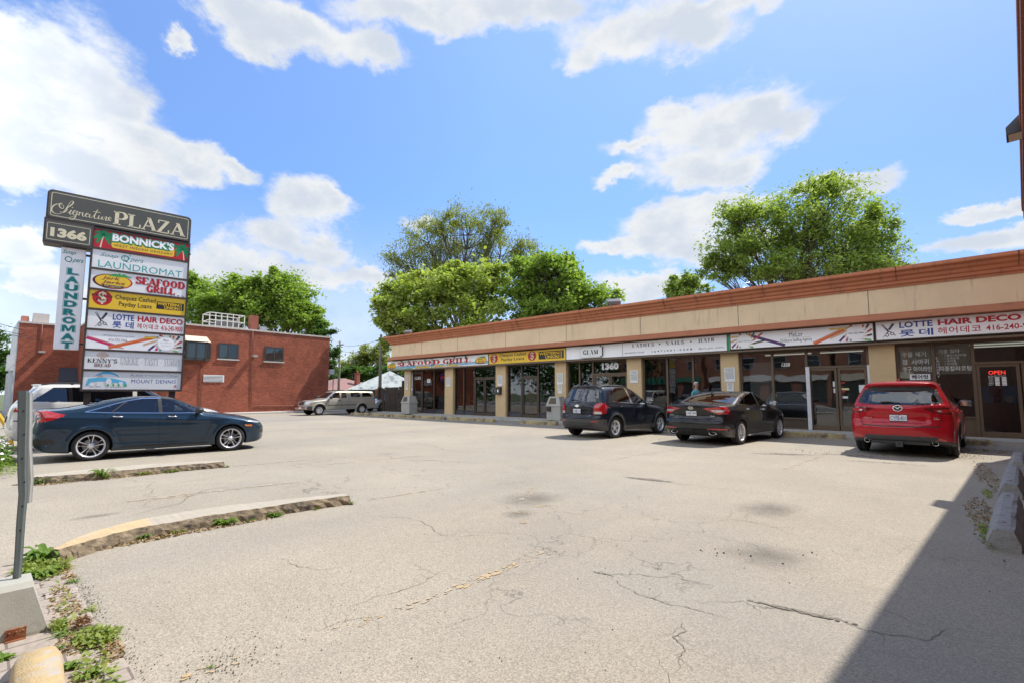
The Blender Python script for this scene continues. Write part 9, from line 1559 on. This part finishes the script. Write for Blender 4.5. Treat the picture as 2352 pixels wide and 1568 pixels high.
for (x, y, r, n, lb, w, up, m) in [
    (-5.95, 0.52, .22, 70, 'big green dandelion clump at the nose of the nearer kerb', .24, 1.1, LW), (-5.42, 0.45, .13, 60, 'broad leafy weed just behind the concrete block', .26, 1.0, LW), (-5.72, 0.42, .20, 80, 'pale flattened weed patch behind the green post', .12, .5, LWY), (-5.55, 0.57, .13, 60, 'grassy tuft on the lot edge beyond the block', .08, 1.3, LWY), (-5.08, 0.60, .07, 26, 'small tuft where pavers meet asphalt', .12, 1.2, LW),
    (-4.34, 0.605, .07, 40, 'yellow-green tuft at the paver edge above the straw ball', .09, 1.2, LWY), (-4.20, 0.435, .065, 50, 'lush little grass tuft at the corner of the block', .10, 1.5, LW), (-4.03, 0.455, .09, 60, 'low spreading tuft in front of the block corner', .08, .9, LW), (-3.99, 0.555, .06, 40, 'weed growing under the straw ball', .16, 1.0, LW), (-3.83, 0.62, .085, 90, 'bushy pale weed right of the straw ball', .10, 1.0, LWY), (-3.74, .60, .05, 40, 'pale sprig at the lot edge nearer than the straw ball', .10, 1.0, LWY),
    (-3.83, 0.405, .055, 40, 'thin weed at the nose of the yellow stop', .10, 1.2, LW), (-3.52, 0.425, .06, 26, 'round-leaved weed beside the yellow stop', .45, 1.2, LW), (-3.34, 0.48, .055, 24, 'round-leaved plant at the bottom edge of the picture', .5, 1.6, LW), (-3.53, 0.52, .05, 36, 'small star-shaped weed on the pavers', .10, .5, LW), (-3.15, .56, .05, 24, 'small weed at the bottom edge right of the round-leaved plant', .4, 1.0, LW), (-3.92, 0.185, .07, 30, 'dark green weed between block and yellow stop', .35, 1.0, LW), (-2.98, 0.93, .035, 24, 'lone grass tuft on the open asphalt', .09, 1.2, LW), (-4.55, .46, .035, 20, 'thin sprig between two pavers', .12, .8, LWY),
    (-6.02, 1.95, .16, 60, 'largest weed along the dirt side of the nearer kerb', .16, 1.0, LW), (-5.98, 2.48, .15, 60, 'weed midway along the nearer kerb', .14, .8, LW), (-5.86, 3.40, .07, 24, 'tuft at the far tip of the nearer kerb', .2, 1.2, LW), (-6.08, 1.2, .13, 70, 'weed near the yellow part of the nearer kerb', .12, .9, LW), (-6.06, 1.5, .10, 50, 'low weed on the yellow part of the nearer kerb', .12, .7, LWY), (-5.99, 2.2, .07, 30, 'small weed between two larger ones on the nearer kerb', .14, .8, LW), (-5.93, 2.95, .06, 24, 'tiny weed toward the far tip of the nearer kerb', .15, .9, LW), (-6.08, .85, .12, 60, 'weed at the near end of the dirt side', .12, .8, LWY),
    (-11.03, 0.8, .20, 60, 'weed at the near end of the farther kerb', .14, .9, LW), (-10.84, 1.55, .24, 60, 'taller weed on the farther kerb behind the post', .14, 1.4, LW), (-10.80, 2.1, .16, 60, 'pale weed midway along the farther kerb', .12, .8, LWY), (-10.78, 2.5, .2, 60, 'yellow-green weed strip on the farther kerb', .10, .6, LWY), (-10.62, 3.42, .1, 20, 'tuft at the far tip of the farther kerb', .16, 1.0, LW), (-10.95, 1.05, .16, 60, 'low weed by the near end of the farther kerb', .12, .7, LWY), (-10.72, 2.85, .08, 20, 'tiny weed near the far tip of the farther kerb', .14, .8, LW)]:
    weed(x, y, r, n, lb, w, up, m)
# dry straw ball
st = empty('dry_tuft', (-4.06, 0.535, 0), 0, 'reddish brown ball of dead grass on the pavers', 'dead grass'); mb = MB()
for _ in range(260):
    a = rw.uniform(0, 6.283); b = rw.uniform(.05, 1.3); d = Vector((math.cos(a) * math.cos(b), math.sin(a) * math.cos(b), math.sin(b))); r = .05 * rw.uniform(.6, 1.15); p = Vector((0, 0, .02)) + d * r; q = p + Vector((rw.uniform(-1, 1), rw.uniform(-1, 1), rw.uniform(-.6, .6))) * .028; s_ = Vector((rw.uniform(-1, 1), rw.uniform(-1, 1), rw.uniform(-1, 1))).normalized() * .0022; mb.add([p + s_, q + s_, q - s_, p - s_], [(0, 1, 2, 3)])
o = mb.build('straw', LSTR); o.parent = st
# ---- litter, gravel and low grass nobody could count
def scatter(name, pts, size, m, zj=0.006, flat=.35):
    rs = np.random.RandomState(len(pts)); P = np.array([(x, y, 0.004 + rs.rand() * zj) for x, y in pts]); leaves_mesh(name, P, None, size, .55, m, None, rs); return tag(bpy.data.objects[name], kind='stuff')
def patch(regs):
    o = []
    for (cx, cy, rx, ry, n) in regs:
        for _ in range(n): a = rw.uniform(0, 6.283); r = math.sqrt(rw.random()); o.append((cx + rx * r * math.cos(a) + rw.gauss(0, rx * .15), cy + ry * r * math.sin(a) + rw.gauss(0, ry * .15)))
    return o
scatter('leaf_litter', patch([(-4.5, .5, .5, .08, 500), (-3.85, .5, .16, .10, 520), (-3.62, .60, .18, .05, 260), (-5.8, .56, .35, .07, 500), (-5.3, .58, .2, .04, 140), (-5.98, 1.2, .07, .5, 420), (-5.95, 2.0, .05, .5, 200), (-10.85, 1.0, .12, .3, 300), (-10.72, 1.9, .08, .6, 220), (.40, 8.0, .12, 1.4, 500), (.70, 12.0, .14, 2.0, 500), (.3, 15.6, .6, .8, 320), (.9, 17.3, .8, .6, 380), (-1.6, 14.2, 1.2, .5, 160), (-3.4, .5, .2, .1, 120)]), .034, LDRY)
scatter('low_grass', patch([(-5.75, .47, .45, .12, 900), (-4.6, .5, .5, .06, 60), (-3.3, .5, .3, .08, 160), (.36, 7.0, .04, .5, 160), (-3.8, .56, .14, .09, 420), (-4.15, .43, .06, .04, 120), (.55, 9.8, .05, .3, 90), (-13.4, .45, 1.0, .3, 500)]), .034, LWY, .05)
GRV = mat('gravel_grit', (0.10, 0.088, 0.075), .95, var=.4, vscale=40); mb = MB(); rr = random.Random(6)
def grit(cx, cy, rx, ry, n, r0, r1):
    for _ in range(n):
        x = rr.gauss(cx, rx); y = rr.gauss(cy, ry); r = rr.uniform(r0, r1); a = rr.uniform(0, 6); V4 = [(x + r * math.cos(a + k * 2.09), y + r * math.sin(a + k * 2.09), .003) for k in range(3)] + [(x, y, .003 + r * .9)]; mb.add(V4, [(0, 1, 3), (1, 2, 3), (2, 0, 3)])
grit(-3.0, 1.0, .10, .12, 150, .002, .007); grit(-4.6, .62, .35, .03, 300, .002, .006); grit(-3.5, .62, .3, .06, 300, .002, .006); grit(-1.25, 4.75, .25, .25, 14, .006, .016); grit(-3.2, 1.6, .9, .6, 160, .002, .006); grit(-2, 4, 2.2, 1.8, 70, .003, .008); grit(-4.4, .47, .3, .07, 120, .002, .006)
tag(mb.build('grit', GRV), kind='stuff')
# planting bed by the street at the far left
bed = empty('flowering_shrub', (-14.6, 0.28, 0), 0, 'low green plants with white blossom at the far left edge behind the post', 'plants'); rs = np.random.RandomState(3); P = np.stack([rs.normal(0, .9, 1500), rs.normal(0, .16, 1500), np.abs(rs.normal(0, .22, 1500)) + .03], 1); leaves_mesh('leaves', P, None, .10, .4, LW, bed, rs); P = np.stack([rs.normal(0, .8, 160), rs.normal(0, .14, 160), np.abs(rs.normal(.45, .12, 160))], 1); leaves_mesh('blossom', P, None, .06, .9, mat('blossom_white', (.7, .7, .66), .8), bed, rs)

# ------------------------------------------------------------------ the man by the shop window, seen over the black sedan's roof
def person(loc, rz, label):
    e = empty('person', loc, rz, label, 'person')
    J = [((0, 0, .95), .135), ((0, 0, 1.08), .135), ((0, .0, 1.22), .145), ((0, .0, 1.36), .15), ((0, .01, 1.46), .085), ((0, .015, 1.53), .058), ((0, .03, 1.60), .075), ((0, .035, 1.67), .088), ((0, .025, 1.74), .070)]
    ed = [(i, i + 1) for i in range(8)]
    def limb(root, pts):
        p = root
        for c, r in pts: J.append((c, r)); ed.append((p, len(J) - 1)); p = len(J) - 1
        return p
    hands = []
    for s in (1, -1):
        limb(0, [((s * .09, 0, .90), .10), ((s * .10, .01, .70), .085), ((s * .10, .02, .49), .058), ((s * .10, 0, .30), .056), ((s * .10, -.02, .10), .040), ((s * .11, .05, .05), .042), ((s * .12, .16, .035), .032)])
        w = limb(3, [((s * .13, 0, 1.39), .075), ((s * .19, 0, 1.36), .062), ((s * .23, -.02, 1.10), .045), ((s * .235, .06, .88), .032), ((s * .235, .09, .80), .030)]); hands.append(w)
        for k, (dx, L) in enumerate(((-.026, .075), (-.009, .085), (.009, .08), (.025, .065))): limb(w, [((s * .235 + dx, .105, .775), .010), ((s * .235 + dx, .115, .775 - L * .55), .009), ((s * .235 + dx, .105, .775 - L), .008)])
        limb(w, [((s * .235 - s * .035, .115, .80), .012), ((s * .235 - s * .05, .125, .765), .010)])
    me = bpy.data.meshes.new('body'); me.from_pydata([c for c, r in J], ed, []); o = bpy.data.objects.new('body', me); COL.objects.link(o)
    sk = o.modifiers.new('s', 'SKIN'); o.modifiers.new('u', 'SUBSURF').levels = 2
    for i, (c, r) in enumerate(J): o.data.skin_vertices[0].data[i].radius = (r, r * (.8 if 1 <= i <= 3 else 1)); o.data.skin_vertices[0].data[i].use_root = (i == 0)
    dg = bpy.context.evaluated_depsgraph_get(); m2 = bpy.data.meshes.new_from_object(o.evaluated_get(dg)); bpy.data.objects.remove(o)
    SK = mat('skin', (0.36, 0.19, 0.13), .6); SH = mat('shirt_teal', (0.10, 0.30, 0.36), .9, var=.35, vscale=14); TR = mat('trousers_dark', (.05, .055, .07), .9); SHO = mat('shoe', (.03, .03, .03), .6)
    for m in (SK, SH, TR, SHO): m2.materials.append(m)
    for p in m2.polygons:
        c = p.center; p.use_smooth = True; p.material_index = 0
        if c.z < .08: p.material_index = 3
        elif c.z < .98 and abs(c.x) < .20: p.material_index = 2
        elif c.z < 1.475 and (abs(c.x) < .185 or c.z > 1.12): p.material_index = 1
    b = bpy.data.objects.new('body', m2); COL.objects.link(b); b.parent = e
    mb = MB()
    for s in (1, -1): mb.lathe([(0, .016), (.010, .012), (.014, 0)], 10, Matrix.Translation((s * .033, .118, 1.675)) @ Matrix.Rotation(R(-90), 4, 'X'), 0); mb.tube([(s * .086, .02, 1.69), (s * .10, .0, 1.67), (s * .088, .015, 1.635)], .013, 6, 1); mb.tube([(s * .015, .122, 1.698), (s * .05, .112, 1.70)], .006, 5, 2)
    mb.tube([(0, .118, 1.69), (0, .142, 1.645), (0, .12, 1.635)], [.009, .016, .010], 6, 1); mb.tube([(-.026, .114, 1.605), (0, .122, 1.603), (.026, .114, 1.605)], .007, 6, 3)
    f = mb.build('face', [mat('eye', (.05, .04, .04), .3), SK, mat('brow_grey', (.4, .4, .4), .9), mat('lip', (.30, .12, .10), .6)]); f.parent = e
    bm = bmesh.new(); bmesh.ops.create_uvsphere(bm, u_segments=20, v_segments=14, radius=1); vs = []; 
    for v in bm.verts: vs.append((v.co.x * .094, .018 + v.co.y * .104, 1.715 + v.co.z * .082))
    fs = [[q.index for q in fc.verts] for fc in bm.faces if not (fc.calc_center_median().y > .35 and fc.calc_center_median().z < .45) and fc.calc_center_median().z > -.62]; bm.free(); mb = MB(); mb.add(vs, fs, 0, True); hr = mb.build('hair', mat('hair_white', (.62, .61, .60), .9, var=.12, vscale=30)); hr.parent = e
    return e
person((-7.33, 20.02, 0.12), R(-112), 'white-haired man in a teal shirt standing at the shop window behind the black sedan').scale = (1.03, 1.03, 1.03)
